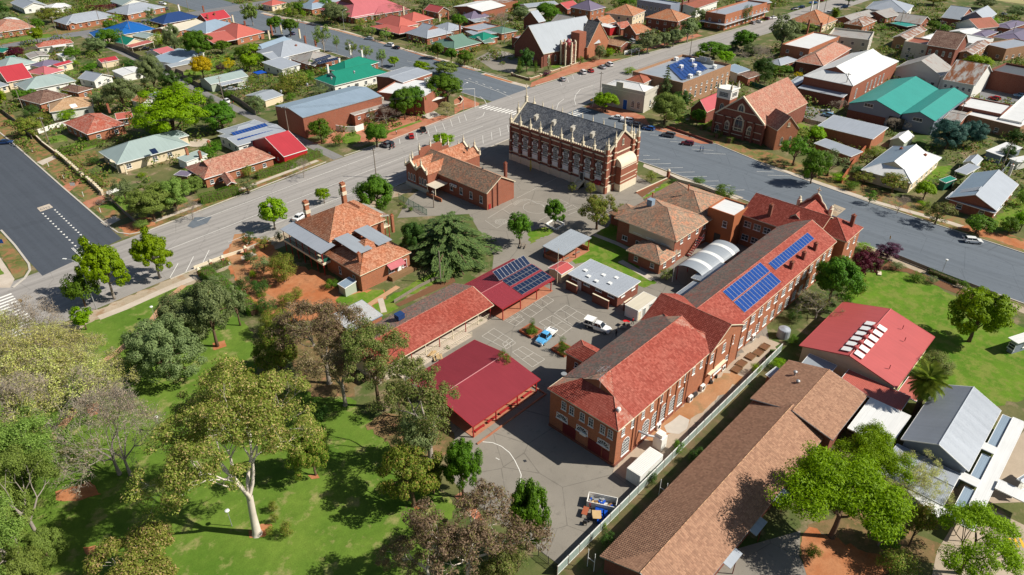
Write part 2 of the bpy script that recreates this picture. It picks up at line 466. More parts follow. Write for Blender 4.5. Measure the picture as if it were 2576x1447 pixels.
def path_sheet(name,pts,w,mat,lv=5):
 z=.0045*lv
 q=strip(pts,w);n=len(pts);mb=MB()
 for i in range(n-1):
  l0,l1,r0,r1=q[i],q[i+1],q[2*n-1-i],q[2*n-2-i]
  mb.poly([(*r0,z),(*r1,z),(*l1,z),(*l0,z)])
 o=mb.build(name,mat);o['kind'] = 'structure';return o
def wallrun(mb,pts,w,z0,z1,m=0):
 for a,b in zip(pts[:-1],pts[1:]):
  d=hypot(b[0]-a[0],b[1]-a[1])
  if d<1e-4: continue
  nx,ny=-(b[1]-a[1])/d*w/2,(b[0]-a[0])/d*w/2
  mb.prism([(a[0]-nx,a[1]-ny),(b[0]-nx,b[1]-ny),(b[0]+nx,b[1]+ny),(a[0]+nx,a[1]+ny)],z0,z1,m)
def kerb(pts,w=.35,h=.13,mat='concrete'):
 mb=MB();wallrun(mb,pts,w,-.02,h)
 o=mb.build('kerb',mat);o['kind'] = 'structure';return o
def lines(name,segs,w=.12,mat='road_paint',lv=14):
 z=.0045*lv
 mb=MB()
 for a,b in segs:
  d=hypot(b[0]-a[0],b[1]-a[1])
  if d<1e-3: continue
  nx,ny=-(b[1]-a[1])/d*w/2,(b[0]-a[0])/d*w/2
  mb.poly([(a[0]-nx,a[1]-ny,z),(b[0]-nx,b[1]-ny,z),(b[0]+nx,b[1]+ny,z),(a[0]+nx,a[1]+ny,z)])
 o=mb.build(name,mat);o['kind'] = 'structure';return o
# ---------------------------------------------------------------- windows and doors (mesh data shared by size)
def window_mesh(w,h,kind,fm):
 def mk():
  mb=MB();t=.07 if w<2 else .09;d0,d1=-.075,0.
  arch=kind in ('arch', 'lancet')
  hh=h-w/2 if kind == 'arch' else (h-w*.8 if kind == 'lancet' else h)
  mb.box(-w/2,d0,0,-w/2+t,d1,hh);mb.box(w/2-t,d0,0,w/2,d1,hh)
  mb.box(-w/2,d0,0,w/2,d1,t)
  if not arch: mb.box(-w/2,d0,h-t,w/2,d1,h)
  mb.box(-w/2-.1,-.16,-.1,w/2+.1,d1,-.003)
  def bar(x0,z0,x1,z1,b=.045):
   dx,dz=x1-x0,z1-z0;L=hypot(dx,dz);nx,nz=-dz/L*b/2,dx/L*b/2
   p=[(x0-nx,z0-nz),(x1-nx,z1-nz),(x1+nx,z1+nz),(x0+nx,z0+nz)]
   b0=len(mb.v)
   mb.v+=[(q[0],-.06,q[1]) for q in p]+[(q[0],-.005,q[1]) for q in p]
   for f in ((0,1,2,3),(0,4,5,1),(1,5,6,2),(2,6,7,3),(3,7,4,0)): mb.f.append(tuple(b0+i for i in f));mb.m.append(0)
  if kind == 'sash':
   bar(-w/2,h*.5,w/2,h*.5,.06)
   if w>1.3:
    bar(0,0,0,h,.08)
  elif kind == 'grid':
   nx=max(2,round(w/.5));nz=max(2,round(h/.55))
   for i in range(1,nx): bar(-w/2+w*i/nx,0,-w/2+w*i/nx,h)
   for k in range(1,nz): bar(-w/2,h*k/nz,w/2,h*k/nz)
  elif kind == 'wide':
   n=max(2,round(w/.9))
   for i in range(1,n): bar(-w/2+w*i/n,0,-w/2+w*i/n,h,.06)
  elif kind == 'arch':
   N=10;r=w/2
   P=[(-r*cos(pi*i/N),hh+r*sin(pi*i/N)) for i in range(N+1)]
   for a,b in zip(P[:-1],P[1:]): bar(a[0]*.96,hh+(a[1]-hh)*.96,b[0]*.96,hh+(b[1]-hh)*.96,.09)
   nx=max(2,round(w/.5));nz=max(2,round(hh/.6))
   for i in range(1,nx): bar(-w/2+w*i/nx,0,-w/2+w*i/nx,hh)
   for k in range(1,nz+1): bar(-w/2,hh*k/nz,w/2,hh*k/nz)
   for a in (45,90,135): bar(0,hh,r*cos(R(a))*.95,hh+r*sin(R(a))*.95)
  elif kind == 'fan':
   N=12;r=w/2
   P=[(-r*cos(pi*i/N),h*sin(pi*i/N)) for i in range(N+1)]
   for a,b in zip(P[:-1],P[1:]): bar(a[0],a[1],b[0],b[1],.11)
   for a in (30,60,90,120,150): bar(0,.05,r*cos(R(a))*.95,h*sin(R(a))*.95,.05)
  elif kind == 'lancet':
   A=w*.8
   P=[(-w/2,hh),(-w*.46,hh+A*.35),(-w*.32,hh+A*.7),(0,h),(w*.32,hh+A*.7),(w*.46,hh+A*.35),(w/2,hh)]
   for a,b in zip(P[:-1],P[1:]): bar(a[0]*.95,a[1]-.02,b[0]*.95,b[1]-.02,.10)
   if w>.8: bar(0,0,0,h-.1,.07)
  return mb.mesh('window',fm)
 return cached(('win',w,h,kind,fm),mk)
def pane_mesh(w,h,kind,gm):
 def mk():
  mb=MB()
  if kind == 'arch':
   hh=h-w/2;N=10
   P=[(-w/2+.02,.02),(w/2-.02,.02)]+[((w/2-.02)*cos(pi*i/N),hh+(w/2-.02)*sin(pi*i/N)) for i in range(N+1)]
  elif kind == 'fan':
   N=12;P=[(w/2*.98*cos(pi*i/N),.02+h*.98*sin(pi*i/N)) for i in range(N+1)]
  elif kind == 'lancet':
   A=w*.8;hh=h-A
   P=[(-w*.48,.02),(w*.48,.02),(w*.48,hh),(w*.44,hh+A*.35),(w*.30,hh+A*.68),(0,h*.985),(-w*.30,hh+A*.68),(-w*.44,hh+A*.35),(-w*.48,hh)]
  else: P=[(-w/2+.02,.02),(w/2-.02,.02),(w/2-.02,h-.02),(-w/2+.02,h-.02)]
  mb.poly([(x,-.022,z) for x,z in P])
  n=len(P);mb.poly([(x,-.006,z) for x,z in reversed(P)])
  return mb.mesh('pane',gm)
 return cached(('pane',w,h,kind,gm),mk)
FACE = {'-x': -pi/2, '-y': 0., '+x': pi/2, '+y': pi}
def put_window(parent,x,y,z,face,w=1.2,h=1.3,kind='sash',fm='white_paint',gm='window_glass',mw=None):
 rz=FACE[face] if isinstance(face,str) else face
 m=loc(x,y,z,rz)
 if mw is not None: m=mw @ m
 o=link('window',window_mesh(w,h,kind,fm),parent,m)
 link('pane',pane_mesh(w,h,kind,gm),o)
 return o
def put_door(parent,x,y,z,face,w=.95,h=2.1,mat='timber',mw=None,fm='white_paint'):
 rz=FACE[face] if isinstance(face,str) else face
 def mk():
  mb=MB();mb.box(-w/2,-.05,0,w/2,0,h)
  for k in range(2):
   mb.box(-w/2+.12,-.062,.2+k*h*.48,w/2-.12,-.05,.2+k*h*.48+h*.36)
  return mb.mesh('door',mat)
 def mf():
  mb=MB();mb.box(-w/2-.09,-.08,0,-w/2-.002,0,h+.09);mb.box(w/2+.002,-.08,0,w/2+.09,0,h+.09)
  mb.box(-w/2,-.08,h+.002,w/2,0,h+.09);return mb.mesh('frame',fm)
 m=loc(x,y,z,rz)
 if mw is not None: m=mw @ m
 o=link('door',cached(('door',w,h,mat),mk),parent,m)
 link('frame',cached(('dframe',w,h,fm),mf),o)
 return o
# ---------------------------------------------------------------- tile and sheet geometry
def inside(poly,q,eps=0.):
 n=len(poly)
 for i in range(n):
  a,b=poly[i],poly[(i+1) % n]
  if (b[0]-a[0])*(q[1]-a[1])-(b[1]-a[1])*(q[0]-a[0])<-eps: return False
 return True
def tile_frame(P):
 P=[Vector(p) for p in P]
 nrm=(P[1]-P[0]).cross(P[2]-P[0]).normalized()
 if nrm.z<0: nrm=-nrm
 h=Vector((-nrm.y,nrm.x,0))
 h=h.normalized() if h.length>1e-6 else Vector((1,0,0))
 s=nrm.cross(h)                     # up the slope
 o=P[0]
 Q=[((p-o).dot(h),(p-o).dot(s)) for p in P]
 a=sum(Q[i][0]*Q[(i+1) % len(Q)][1]-Q[(i+1) % len(Q)][0]*Q[i][1] for i in range(len(Q)))
 if a<0: Q=Q[::-1]
 return o,h,s,nrm,Q
TW,TC=.33,.36
def tile_proto(mat):
 def mk():
  mb=MB();w,c=TW,TC
  prof=[(-w/2+.006,.012),(-w*.22,.030),(w*.08,.012),(w/2-.006,.016)]
  lo=[(x,-c/2-.02,.032+z) for x,z in prof];hi=[(x,c/2,.004+z) for x,z in prof]
  for i in range(3): mb.poly([lo[i],lo[i+1],hi[i+1],hi[i]])
  for i in range(3): mb.poly([(lo[i][0],lo[i][1],0.),(lo[i+1][0],lo[i+1][1],0.),lo[i+1],lo[i]])
  me=mb.mesh('tile',mat);return me
 return cached(('tileproto',mat),mk)
def tile_roof(parent,planes,mat,singles=0,near=None,basemat=None):
 V,Fc=[],[];cand=[]
 rg=random.Random(len(planes)*31+int(abs(planes[0][0][0])*10))
 for P in planes:
  o,h,s,nrm,Q=tile_frame(P)
  x0=min(q[0] for q in Q);x1=max(q[0] for q in Q);y0=min(q[1] for q in Q);y1=max(q[1] for q in Q)
  ny=max(1,int(round((y1-y0)/TC)));cy=(y1-y0)/ny
  for j in range(ny):
   yc=y0+(j+.5)*cy;off=(j % 2)*TW/2*0.
   i=int((x1-x0)/TW)+2
   for k in range(i):
    xc=x0+off+(k+.5)*TW
    if not inside(Q,(xc,yc),0.): continue
    c=o+h*xc+s*yc
    cand.append((c,h,s,nrm))
 if singles and near is not None:
  cand.sort(key=lambda t: (t[0]-near).length_squared)
  me=tile_proto(mat)
  for c,h,s,nrm in cand[:singles]:
   jz=rg.uniform(-.004,.008);ja=rg.uniform(-.02,.02)
   hh=(h+s*ja).normalized();ss=nrm.cross(hh)
   m=Matrix(((hh.x,ss.x,nrm.x,c.x),(hh.y,ss.y,nrm.y,c.y),(hh.z,ss.z,nrm.z,c.z+jz),(0,0,0,1)))
   link('tile',me,parent,m)
  cand=cand[singles:]
 if not cand: return
 C=np.array([t[0][:] for t in cand]);Hh=np.array([t[1][:] for t in cand]);S=np.array([t[2][:] for t in cand]);Nn=np.array([t[3][:] for t in cand])
 n=len(C);r=np.random.RandomState(n)
 jz=r.uniform(-.006,.010,(n,1));tl=r.uniform(-.010,.012,(n,1))
 w,c=TW,TC
 def pt(x,y,z): return C+Hh*x+S*y+Nn*(z+jz)
 a0=pt(-w/2+.006,-c/2-.02,0.);a1=pt(w/2-.006,-c/2-.02,0.)
 l0=pt(-w/2+.006,-c/2-.02,.066)+Nn*tl;lm=pt(-w*.18,-c/2-.02,.084) ;l1=pt(w/2-.006,-c/2-.02,.06)-Nn*tl
 h0=pt(-w/2+.006,c/2,.018);hm=pt(-w*.18,c/2,.034);h1=pt(w/2-.006,c/2,.016)
 VV=np.stack([a0,a1,l0,lm,l1,h0,hm,h1],1).reshape(-1,3)
 base=(np.arange(n)*8)[:,None]
 quads=np.concatenate([base+np.array([2,3,6,5]),base+np.array([3,4,7,6]),base+np.array([0,1,4,2])],1).reshape(-1,4)
 me=bpy.data.meshes.new('tiles')
 me.vertices.add(len(VV));me.vertices.foreach_set('co',VV.astype(np.float32).ravel())
 me.loops.add(quads.size);me.loops.foreach_set('vertex_index',quads.astype(np.int32).ravel())
 me.polygons.add(len(quads));me.polygons.foreach_set('loop_start',np.arange(0,quads.size,4,dtype=np.int32))
 me.materials.append(M(mat));me.update(calc_edges=True)
 ob=link('tiles',me,parent);ob['kind'] = 'stuff'
 return ob
def rib_sheets(parent,P,mat,sheet_w=.9,rib=.2):
 o,h,s,nrm,Q=tile_frame(P)
 x0=min(q[0] for q in Q);x1=max(q[0] for q in Q)
 n=max(1,int(round((x1-x0)/sheet_w)));w=(x1-x0)/n
 def span(x):
  ys=[]
  for i in range(len(Q)):
   a,b=Q[i],Q[(i+1) % len(Q)]
   if (a[0]-x)*(b[0]-x)<=0 and abs(a[0]-b[0])>1e-6:
    ys.append(a[1]+(b[1]-a[1])*(x-a[0])/(b[0]-a[0]))
  return (min(ys),max(ys)) if ys else None
 for k in range(n):
  mb=MB();xa=x0+k*w+.004;xb=x0+(k+1)*w-.004
  m=max(2,int(round(w/rib)));prof=[]
  for i in range(m):
   u=xa+(xb-xa)*i/m;d=(xb-xa)/m
   prof+=[(u,0.),(u+d*.62,0.),(u+d*.70,.032),(u+d*.92,.032)]
  prof.append((xb,0.))
  pts=[]
  for x,z in prof:
   sp=span(min(max(x,x0+1e-3),x1-1e-3))
   if sp is None: continue
   pts.append((o+h*x+s*sp[0]+nrm*(z+.01),o+h*x+s*sp[1]+nrm*(z+.01)))
  for a,b in zip(pts[:-1],pts[1:]): mb.poly([a[0],b[0],b[1],a[1]])
  mb.build('roof_sheet',mat,parent)
# ---------------------------------------------------------------- buildings
def frame_from(A,B,C):
 ax=atan2(C[1]-B[1],C[0]-B[0]);ay=atan2(A[1]-B[1],A[0]-B[0])-pi/2
 d=(ay-ax+pi) % (2*pi)-pi
 L=hypot(C[0]-B[0],C[1]-B[1]);W=hypot(A[0]-B[0],A[1]-B[1])
 a=ax+d*(W/(L+W))
 if abs(a)<R(4.5): a=0.
 return B,a,L,W
def roof_planes(L,W,z,kind,pitch,ridge=None,ov=0.):
 t=tan(R(pitch))
 ax=ridge or ('x' if L>=W else 'y')
 if kind == 'flat': return [[(0,0,z),(L,0,z+.06),(L,W,z+.06),(0,W,z)]],[],[],z
 if kind.startswith('skillion'):
  d=kind[-2:];r=t*(L if 'x' in d else W)
  hz = {'-x': (0,r,r,0), '+x': (r,0,0,r), '-y': (0,0,r,r), '+y': (r,r,0,0)}[d]   # the low side is named
  c=[(0,0),(L,0),(L,W),(0,W)]
  P=[(c[i][0],c[i][1],z+hz[i]) for i in range(4)]
  return [P],[],[],z+r
 a,b=(L,W) if ax == 'x' else (W,L)
 half=b/2;r=half*t;zr=z+r
 def T(p): return p if ax == 'x' else (p[1],p[0],p[2])
 if kind == 'hip': e=min(half,a/2-.01)
 elif kind == 'jerkin': e=half*.38
 elif kind == 'gablet': e=half*.55
 else: e=0.
 faces,rl,gab=[],[],[]
 if kind == 'hip':
  R0,R1=(e,half,zr),(a-e,half,zr)
  faces=[[(0,0,z),(a,0,z),R1,R0],[(a,b,z),(0,b,z),R0,R1],[(0,b,z),(0,0,z),R0],[(a,0,z),(a,b,z),R1]]
  rl=[(R0,R1),((0,0,z),R0),((0,b,z),R0),((a,0,z),R1),((a,b,z),R1)]
 elif kind == 'jerkin':
  k=1-e/half;zc=z+(half-e)*t
  y0,y1=half-e,half+e
  R0,R1=(e,half,zr),(a-e,half,zr)
  faces=[[(0,0,z),(a,0,z),(a,y0,zc),R1,R0,(0,y0,zc)],[(a,b,z),(0,b,z),(0,y1,zc),R0,R1,(a,y1,zc)],[(0,y1,zc),(0,y0,zc),R0],[(a,y0,zc),(a,y1,zc),R1]]
  rl=[(R0,R1),((0,y0,zc),R0),((0,y1,zc),R0),((a,y0,zc),R1),((a,y1,zc),R1)]
  gab=[[(0,0,z),(0,b,z),(0,y1,zc),(0,y0,zc)],[(a,b,z),(a,0,z),(a,y0,zc),(a,y1,zc)]]
 elif kind == 'gablet':
  R0,R1,zc=(e,half,zr),(a-e,half,zr),z+e*t
  faces=[[(0,0,z),(a,0,z),(a-e,e,zc),R1,R0,(e,e,zc)],[(a,b,z),(0,b,z),(e,b-e,zc),R0,R1,(a-e,b-e,zc)],[(0,b,z),(0,0,z),(e,e,zc),(e,b-e,zc)],[(a,0,z),(a,b,z),(a-e,b-e,zc),(a-e,e,zc)]]
  rl=[(R0,R1),((0,0,z),(e,e,zc)),((0,b,z),(e,b-e,zc)),((a,0,z),(a-e,e,zc)),((a,b,z),(a-e,b-e,zc))]
  gab=[[(e,e,zc),(e,b-e,zc),R0],[(a-e,b-e,zc),(a-e,e,zc),R1]]
 elif kind in ('gable', 'gable_hip', 'hip_gable'):
  e0=half if kind == 'hip_gable' else 0.;e1=half if kind == 'gable_hip' else 0.
  R0,R1=(e0,half,zr),(a-e1,half,zr)
  faces=[[(0,0,z),(a,0,z),R1,R0],[(a,b,z),(0,b,z),R0,R1]]
  rl=[(R0,R1)]
  if e0: faces.append([(0,b,z),(0,0,z),R0]);rl+=[((0,0,z),R0),((0,b,z),R0)]
  else: gab.append([(0,0,z),(0,b,z),R0])
  if e1: faces.append([(a,0,z),(a,b,z),R1]);rl+=[((a,0,z),R1),((a,b,z),R1)]
  else: gab.append([(a,b,z),(a,0,z),R1])
 faces=[[T(p) for p in f] for f in faces];rl=[(T(p),T(q)) for p,q in rl];gab=[[T(p) for p in g] for g in gab]
 if ax == 'y': faces=[f[::-1] for f in faces]
 return faces,rl,gab,zr
TILED = {'tiles_red': 'tile_red', 'tiles_grey': 'tile_grey', 'tiles_brown': 'tile_brown', 'tiles_orange': 'tile_orange',
   'tiles_mottled': 'tile_grey', 'tiles_slate': 'slate', 'tiles_pink': 'tile_pink'}
def blk(A,B,C,z=2.9,roof='hip',pitch=25,rm='tin_grey',wm='brick_red',ov=.45,ridge=None,zb=0.,win=None,
  parapet=0.,rm2=None,cap=None,sheets=False,singles=0,fascia='white_paint',open=False,gm=None,door=None):
 return dict(A=A,B=B,C=C,z=z,roof=roof,pitch=pitch,rm=rm,wm=wm,ov=ov,ridge=ridge,zb=zb,win=win,parapet=parapet,
    rm2=rm2,cap=cap,sheets=sheets,singles=singles,fascia=fascia,open=open,gm=gm,door=door)
FOOT=[]
def put_block(root,inv,b):
 o,ang,L,W=frame_from(b['A'],b['B'],b['C'])
 FOOT.append((o[0],o[1],ang,L,W))
 mw=inv @ loc(o[0],o[1],0,ang)
 z,ov,zb=b['z'],b['ov'],b['zb']
 if b['parapet']>0: ov=0.
 w=MB();x0,y0,x1,y1=ov,ov,L-ov,W-ov
 faces,rl,gab,zr=roof_planes(L,W,z,b['roof'],b['pitch'],b['ridge'])
 zt=z-.03
 if b['open']:
  pass
 elif b['parapet']>0:
  pt=z+b['parapet'];th=.28
  w.box(0,0,zb,L,th,pt);w.box(0,W-th,zb,L,W,pt)
  w.box(0,th,zb,th,W-th,pt);w.box(L-th,th,zb,L,W-th,pt)
 else:
  if b['roof'].startswith('skillion'):
   zs = {q[:2]: q[2] for q in faces[0]}
   c=[(x0,y0),(x1,y0),(x1,y1),(x0,y1)];cz=[faces[0][i][2]-.06 for i in range(4)]
   bb=len(w.v);w.v+=[(p[0],p[1],zb) for p in c]+[(c[i][0],c[i][1],cz[i]) for i in range(4)]
   for i in range(4):
    j=(i+1) % 4;w.f.append((bb+i,bb+j,bb+4+j,bb+4+i));w.m.append(0)
   w.f.append((bb+4,bb+5,bb+6,bb+7));w.m.append(0)
  else: w.box(x0,y0,zb,x1,y1,zt)
  for g in gab:                           # gable ends,set in by the overhang
   gx=[p[0] for p in g]
   if max(gx)-min(gx)<1e-6:
    lo_=gx[0]<L/2;inn=1e-3<gx[0]<L-1e-3
    s=gx[0] if inn else (x0 if lo_ else x1);d=.12 if lo_ else -.12
    q=[(s,min(max(p[1],y0),y1),p[2]-.06) for p in g]
    q2=[(s+d,p[1],p[2]) for p in q]
   else:
    lo_=g[0][1]<W/2;inn=1e-3<g[0][1]<W-1e-3
    s=g[0][1] if inn else (y0 if lo_ else y1);d=.12 if lo_ else -.12
    q=[(min(max(p[0],x0),x1),s,p[2]-.06) for p in g]
    q2=[(p[0],s+d,p[2]) for p in q]
   mi=1 if b['gm'] else 0
   w.poly(q,mi);w.poly(q2[::-1],mi)
 if w.f: w.build('wall',[b['wm']]+([b['gm']] if b['gm'] else []),root,mw)
 rm=b['rm'];bm=TILED.get(rm,rm)
 r=MB();th=.12
 if b['parapet']>0:
  r.box(.29,.29,z-.1,L-.29,W-.29,z)
 else:
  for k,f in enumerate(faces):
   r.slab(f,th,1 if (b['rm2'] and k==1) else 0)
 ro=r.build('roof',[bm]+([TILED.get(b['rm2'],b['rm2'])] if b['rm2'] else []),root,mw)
 if rm in TILED:
  near=(mw.inverted() @ inv) @ Vector((0,0,CAM_H))
  if b['rm2'] in TILED:
   tile_roof(ro,[faces[0]]+faces[2:],rm,b['singles'],near);tile_roof(ro,[faces[1]],b['rm2'])
  else: tile_roof(ro,faces,rm,b['singles'],near)
 elif b['sheets']:
  for f in faces: rib_sheets(ro,f,rm)
 if rl and b['parapet']==0:
  c=MB()
  for p,q in rl: c.tube([Vector(p)+Vector((0,0,.03)),Vector(q)+Vector((0,0,.03))],.10,5)
  c.build('ridge_cap',b['cap'] or bm,ro)
 if b['parapet']==0 and b['fascia']:
  g=MB();f=.10
  edges=set()
  for fa in faces:
   for i in range(len(fa)):
    p,q=fa[i],fa[(i+1) % len(fa)]
    onb=(abs(p[0]-q[0])<1e-6 and (p[0]<1e-6 or p[0]>L-1e-6)) or (abs(p[1]-q[1])<1e-6 and (p[1]<1e-6 or p[1]>W-1e-6))
    if onb: edges.add((tuple(p),tuple(q)))
  for p,q in edges:
   cx,cy=(p[0]+q[0])/2-L/2,(p[1]+q[1])/2-W/2
   if abs(p[0]-q[0])<1e-6: off=Vector((.05 if p[0]>L/2 else -.05,0,-.07))
   else: off=Vector((0,.05 if p[1]>W/2 else -.05,-.07))
   P,Q=Vector(p)+off,Vector(q)+off
   g.slab([P+Vector((0,0,.09)) ,Q+Vector((0,0,.09)),Q+Vector((0,0,.09))-Vector((off.x,off.y,0))*1.6,P+Vector((0,0,.09))-Vector((off.x,off.y,0))*1.6],.18)
  g.build('gutter',b['fascia'],ro)
 if not b['open']:
  for wspec in (b['win'] or []):
   face,wz,ww,wh,kind,n=wspec[:6]
   fm=wspec[6] if len(wspec)>6 else 'white_paint'
   e=0. if b['parapet']>0 else ov
   pos=n if isinstance(n,(list,tuple)) else [(i+.5)/n for i in range(n)]
   for t in pos:
    if face == '-y': x,y=e+t*(L-2*e),e
    elif face == '+y': x,y=e+t*(L-2*e),W-e
    elif face == '-x': x,y=e,e+t*(W-2*e)
    else: x,y=L-e,e+t*(W-2*e)
    put_window(root,x,y,wz,face,ww,wh,kind,fm,mw=mw)
  if b['door']:
   for d in b['door']:
    face,t,ww,wh,mat=d
    e=0. if b['parapet']>0 else ov
    if face == '-y': x,y=e+t*(L-2*e),e
    else: x,y=e,e+t*(W-2*e)
    put_door(root,x,y,zb+.05,face,ww,wh,mat,mw=mw)
 return mw,L,W,zr
def chimney(root,inv,p,ztop,mat='brick_red',w=.7,z0=2.):
 m=inv @ loc(p[0],p[1],0)
 mb=MB();mb.box(-w/2,-w/2,z0,w/2,w/2,ztop-.3);mb.box(-w/2-.08,-w/2-.08,ztop-.3,w/2+.08,w/2+.08,ztop-.12)
 o=mb.build('chimney',mat,root,m)
 pm=MB()
 for s in (-1,1): pm.lathe([(.11,ztop-.12),(.13,ztop-.05),(.10,ztop+.22)],(s*w*.22,0),7)
 pm.build('chimney_pot', 'terracotta',o)
def autowin(L,W,z):
 k=[]
 k.append(('-y',.9,1.3,1.25, 'sash',max(1,int(L/4.2))))
 k.append(('-x',.9,1.3,1.25, 'sash',max(1,int(W/4.2))))
 return k
def building(name,label,cat,blocks,chim=(),group=None,auto=True):
 b0=blocks[0]
 o,ang,L,W=frame_from(b0['A'],b0['B'],b0['C'])
 root=empty(name,label,cat,(o[0],o[1],0),ang,group)
 inv=loc(o[0],o[1],0,ang).inverted()
 res=[]
 for b in blocks:
  if b['win'] is None and auto and not b['open']:
   _,_,l,w=frame_from(b['A'],b['B'],b['C'])
   b['win']=autowin(l,w,b['z'])
   if b['z']>5.2: b['win']+=[(f,3.9,ww,hh,kd,n) for f,_,ww,hh,kd,n in b['win']]
  res.append(put_block(root,inv,b))
 for c in chim:
  k=(c[1]-3)*.62+3 if blocks[0]['z']<4.6 else c[1]
  chimney(root,inv,c[0],k,*c[2:])
 return root,inv,res
def house(label,A,B,C,z=2.9,roof='hip',pitch=24,rm='tin_grey',wm='brick_red',more=(),chim=(),name='house',cat='house',group=None,**kw):
 return building(name,label,cat,[blk(A,B,C,z,roof,pitch,rm,wm,**kw)]+list(more),chim,group)
def solar(root,inv,A,B,C,nx,ny,z3,mat='solar_blue',gap=.03):
 a,b,c=(Vector((p[0],p[1],z)) for p,z in zip((A,B,C),z3))
 u,v=(c-b),(a-b);n=u.cross(v).normalized()
 if n.z<0: n=-n
 du,dv=u/nx,v/ny;lu,lv=du.length,dv.length
 def mk():
  mb=MB();g=.02
  mb.box(-lu/2+g,-lv/2+g,0,lu/2-g,lv/2-g,.04,0)
  mb.poly([(-lu/2+g+.04,-lv/2+g+.04,.044),(lu/2-g-.04,-lv/2+g+.04,.044),(lu/2-g-.04,lv/2-g-.04,.044),(-lu/2+g+.04,lv/2-g-.04,.044)],1)
  return mb.mesh('solar_panel',['alloy',mat])
 me=mk()
 uu,vv=du.normalized(),dv.normalized()
 for i in range(nx):
  for j in range(ny):
   p=b+du*(i+.5)+dv*(j+.5)+n*.06
   m=Matrix(((uu.x,vv.x,n.x,p.x),(uu.y,vv.y,n.y,p.y),(uu.z,vv.z,n.z,p.z),(0,0,0,1)))
   link('solar_panel',me,root,inv @ m)
def fence(label,pts,h=1.7,mat='timber_grey',panel=2.4,post='timber_grey',w=.06,name='fence',cat='fence',group=None,rail=None,wall=False):
 root=empty(name,label,cat,(pts[0][0],pts[0][1],0),0,group)
 px,py=pts[0]
 for a,b in zip(pts[:-1],pts[1:]):
  d=hypot(b[0]-a[0],b[1]-a[1]);n=max(1,int(round(d/panel)));ang=atan2(b[1]-a[1],b[0]-a[0]);q=d/n
  def mk():
   mb=MB()
   mb.box(.05,-w/2,.06,q-.05,w/2,h)
   if rail: mb.box(.05,-w/2-.03,h-.10,q-.05,w/2+.03,h+.02,1);mb.box(.05,-w/2-.03,.06,q-.05,w/2+.03,.16,1)
   for k in range(int(q/.3)):
    x=.15+k*.3
    if x<q-.15: mb.box(x,-w/2-.015,.17,x+.12,-w/2-.001,h-.12)
   return mb.mesh('panel',[mat]+([rail] if rail else []))
  me=mk()
  pm=cached(('post',h,post),lambda: MB().box(-.05,-.05,0,.05,.05,h+.05).mesh('post',post))
  for i in range(n):
   x,y=a[0]+cos(ang)*q*i,a[1]+sin(ang)*q*i
   link('panel',me,root,loc(x-px,y-py,0,ang));link('post',pm,root,loc(x-px,y-py,0,ang))
 link('post',pm,root,loc(pts[-1][0]-px,pts[-1][1]-py,0,ang))
 return root
def wall(label,pts,h=.8,w=.25,mat='brick_red',cap='stone_cream',pier=None,name='brick_wall',cat='wall',group=None):
 root=empty(name,label,cat,(pts[0][0],pts[0][1],0),0,group)
 L=[(p[0]-pts[0][0],p[1]-pts[0][1]) for p in pts]
 mb=MB();wallrun(mb,L,w,0,h);mb.build('wall',mat,root)
 if cap: mb=MB();wallrun(mb,L,w+.08,h+.002,h+.09);mb.build('coping',cap,root)
 if pier:
  pm=cached(('pier',h,w,mat,cap),lambda: MB().box(-w,-w,0,w,w,h+.35,0).box(-w-.06,-w-.06,h + .352,w+.06,w+.06,h + .5,1).mesh('pier',[mat,cap or mat]))
  for a,b in zip(L[:-1],L[1:]):
   d=hypot(b[0]-a[0],b[1]-a[1]);n=max(1,int(d/pier));ang=atan2(b[1]-a[1],b[0]-a[0])
   for i in range(n+1): link('pier',pm,root,loc(a[0]+(b[0]-a[0])*i/n,a[1]+(b[1]-a[1])*i/n,0,ang))
 return root
def iron_fence(label,pts,h=1.5,mat='dark_steel',name='iron_fence',group=None):
 root=empty(name,label, 'fence',(pts[0][0],pts[0][1],0),0,group)
 for a,b in zip(pts[:-1],pts[1:]):
  d=hypot(b[0]-a[0],b[1]-a[1]);n=max(1,int(round(d/2.4)));q=d/n;ang=atan2(b[1]-a[1],b[0]-a[0])
  mb=MB();mb.box(.04,-.02,h-.2,q-.04,.02,h-.15);mb.box(.04,-.02,.15,q-.04,.02,.2)
  for i in range(int(q/.13)): mb.box(.06+i*.13,-.01,.05,.08+i*.13,.01,h)
  me=mb.mesh('panel',mat);pm=cached(('ipost',h,mat),lambda: MB().box(-.035,-.035,0,.035,.035,h+.08).mesh('post',mat))
  for i in range(n):
   m=loc(a[0]-pts[0][0]+cos(ang)*q*i,a[1]-pts[0][1]+sin(ang)*q*i,0,ang)
   link('panel',me,root,m);link('post',pm,root,m)
 link('post',pm,root,loc(pts[-1][0]-pts[0][0],pts[-1][1]-pts[0][1],0,ang))
 return root
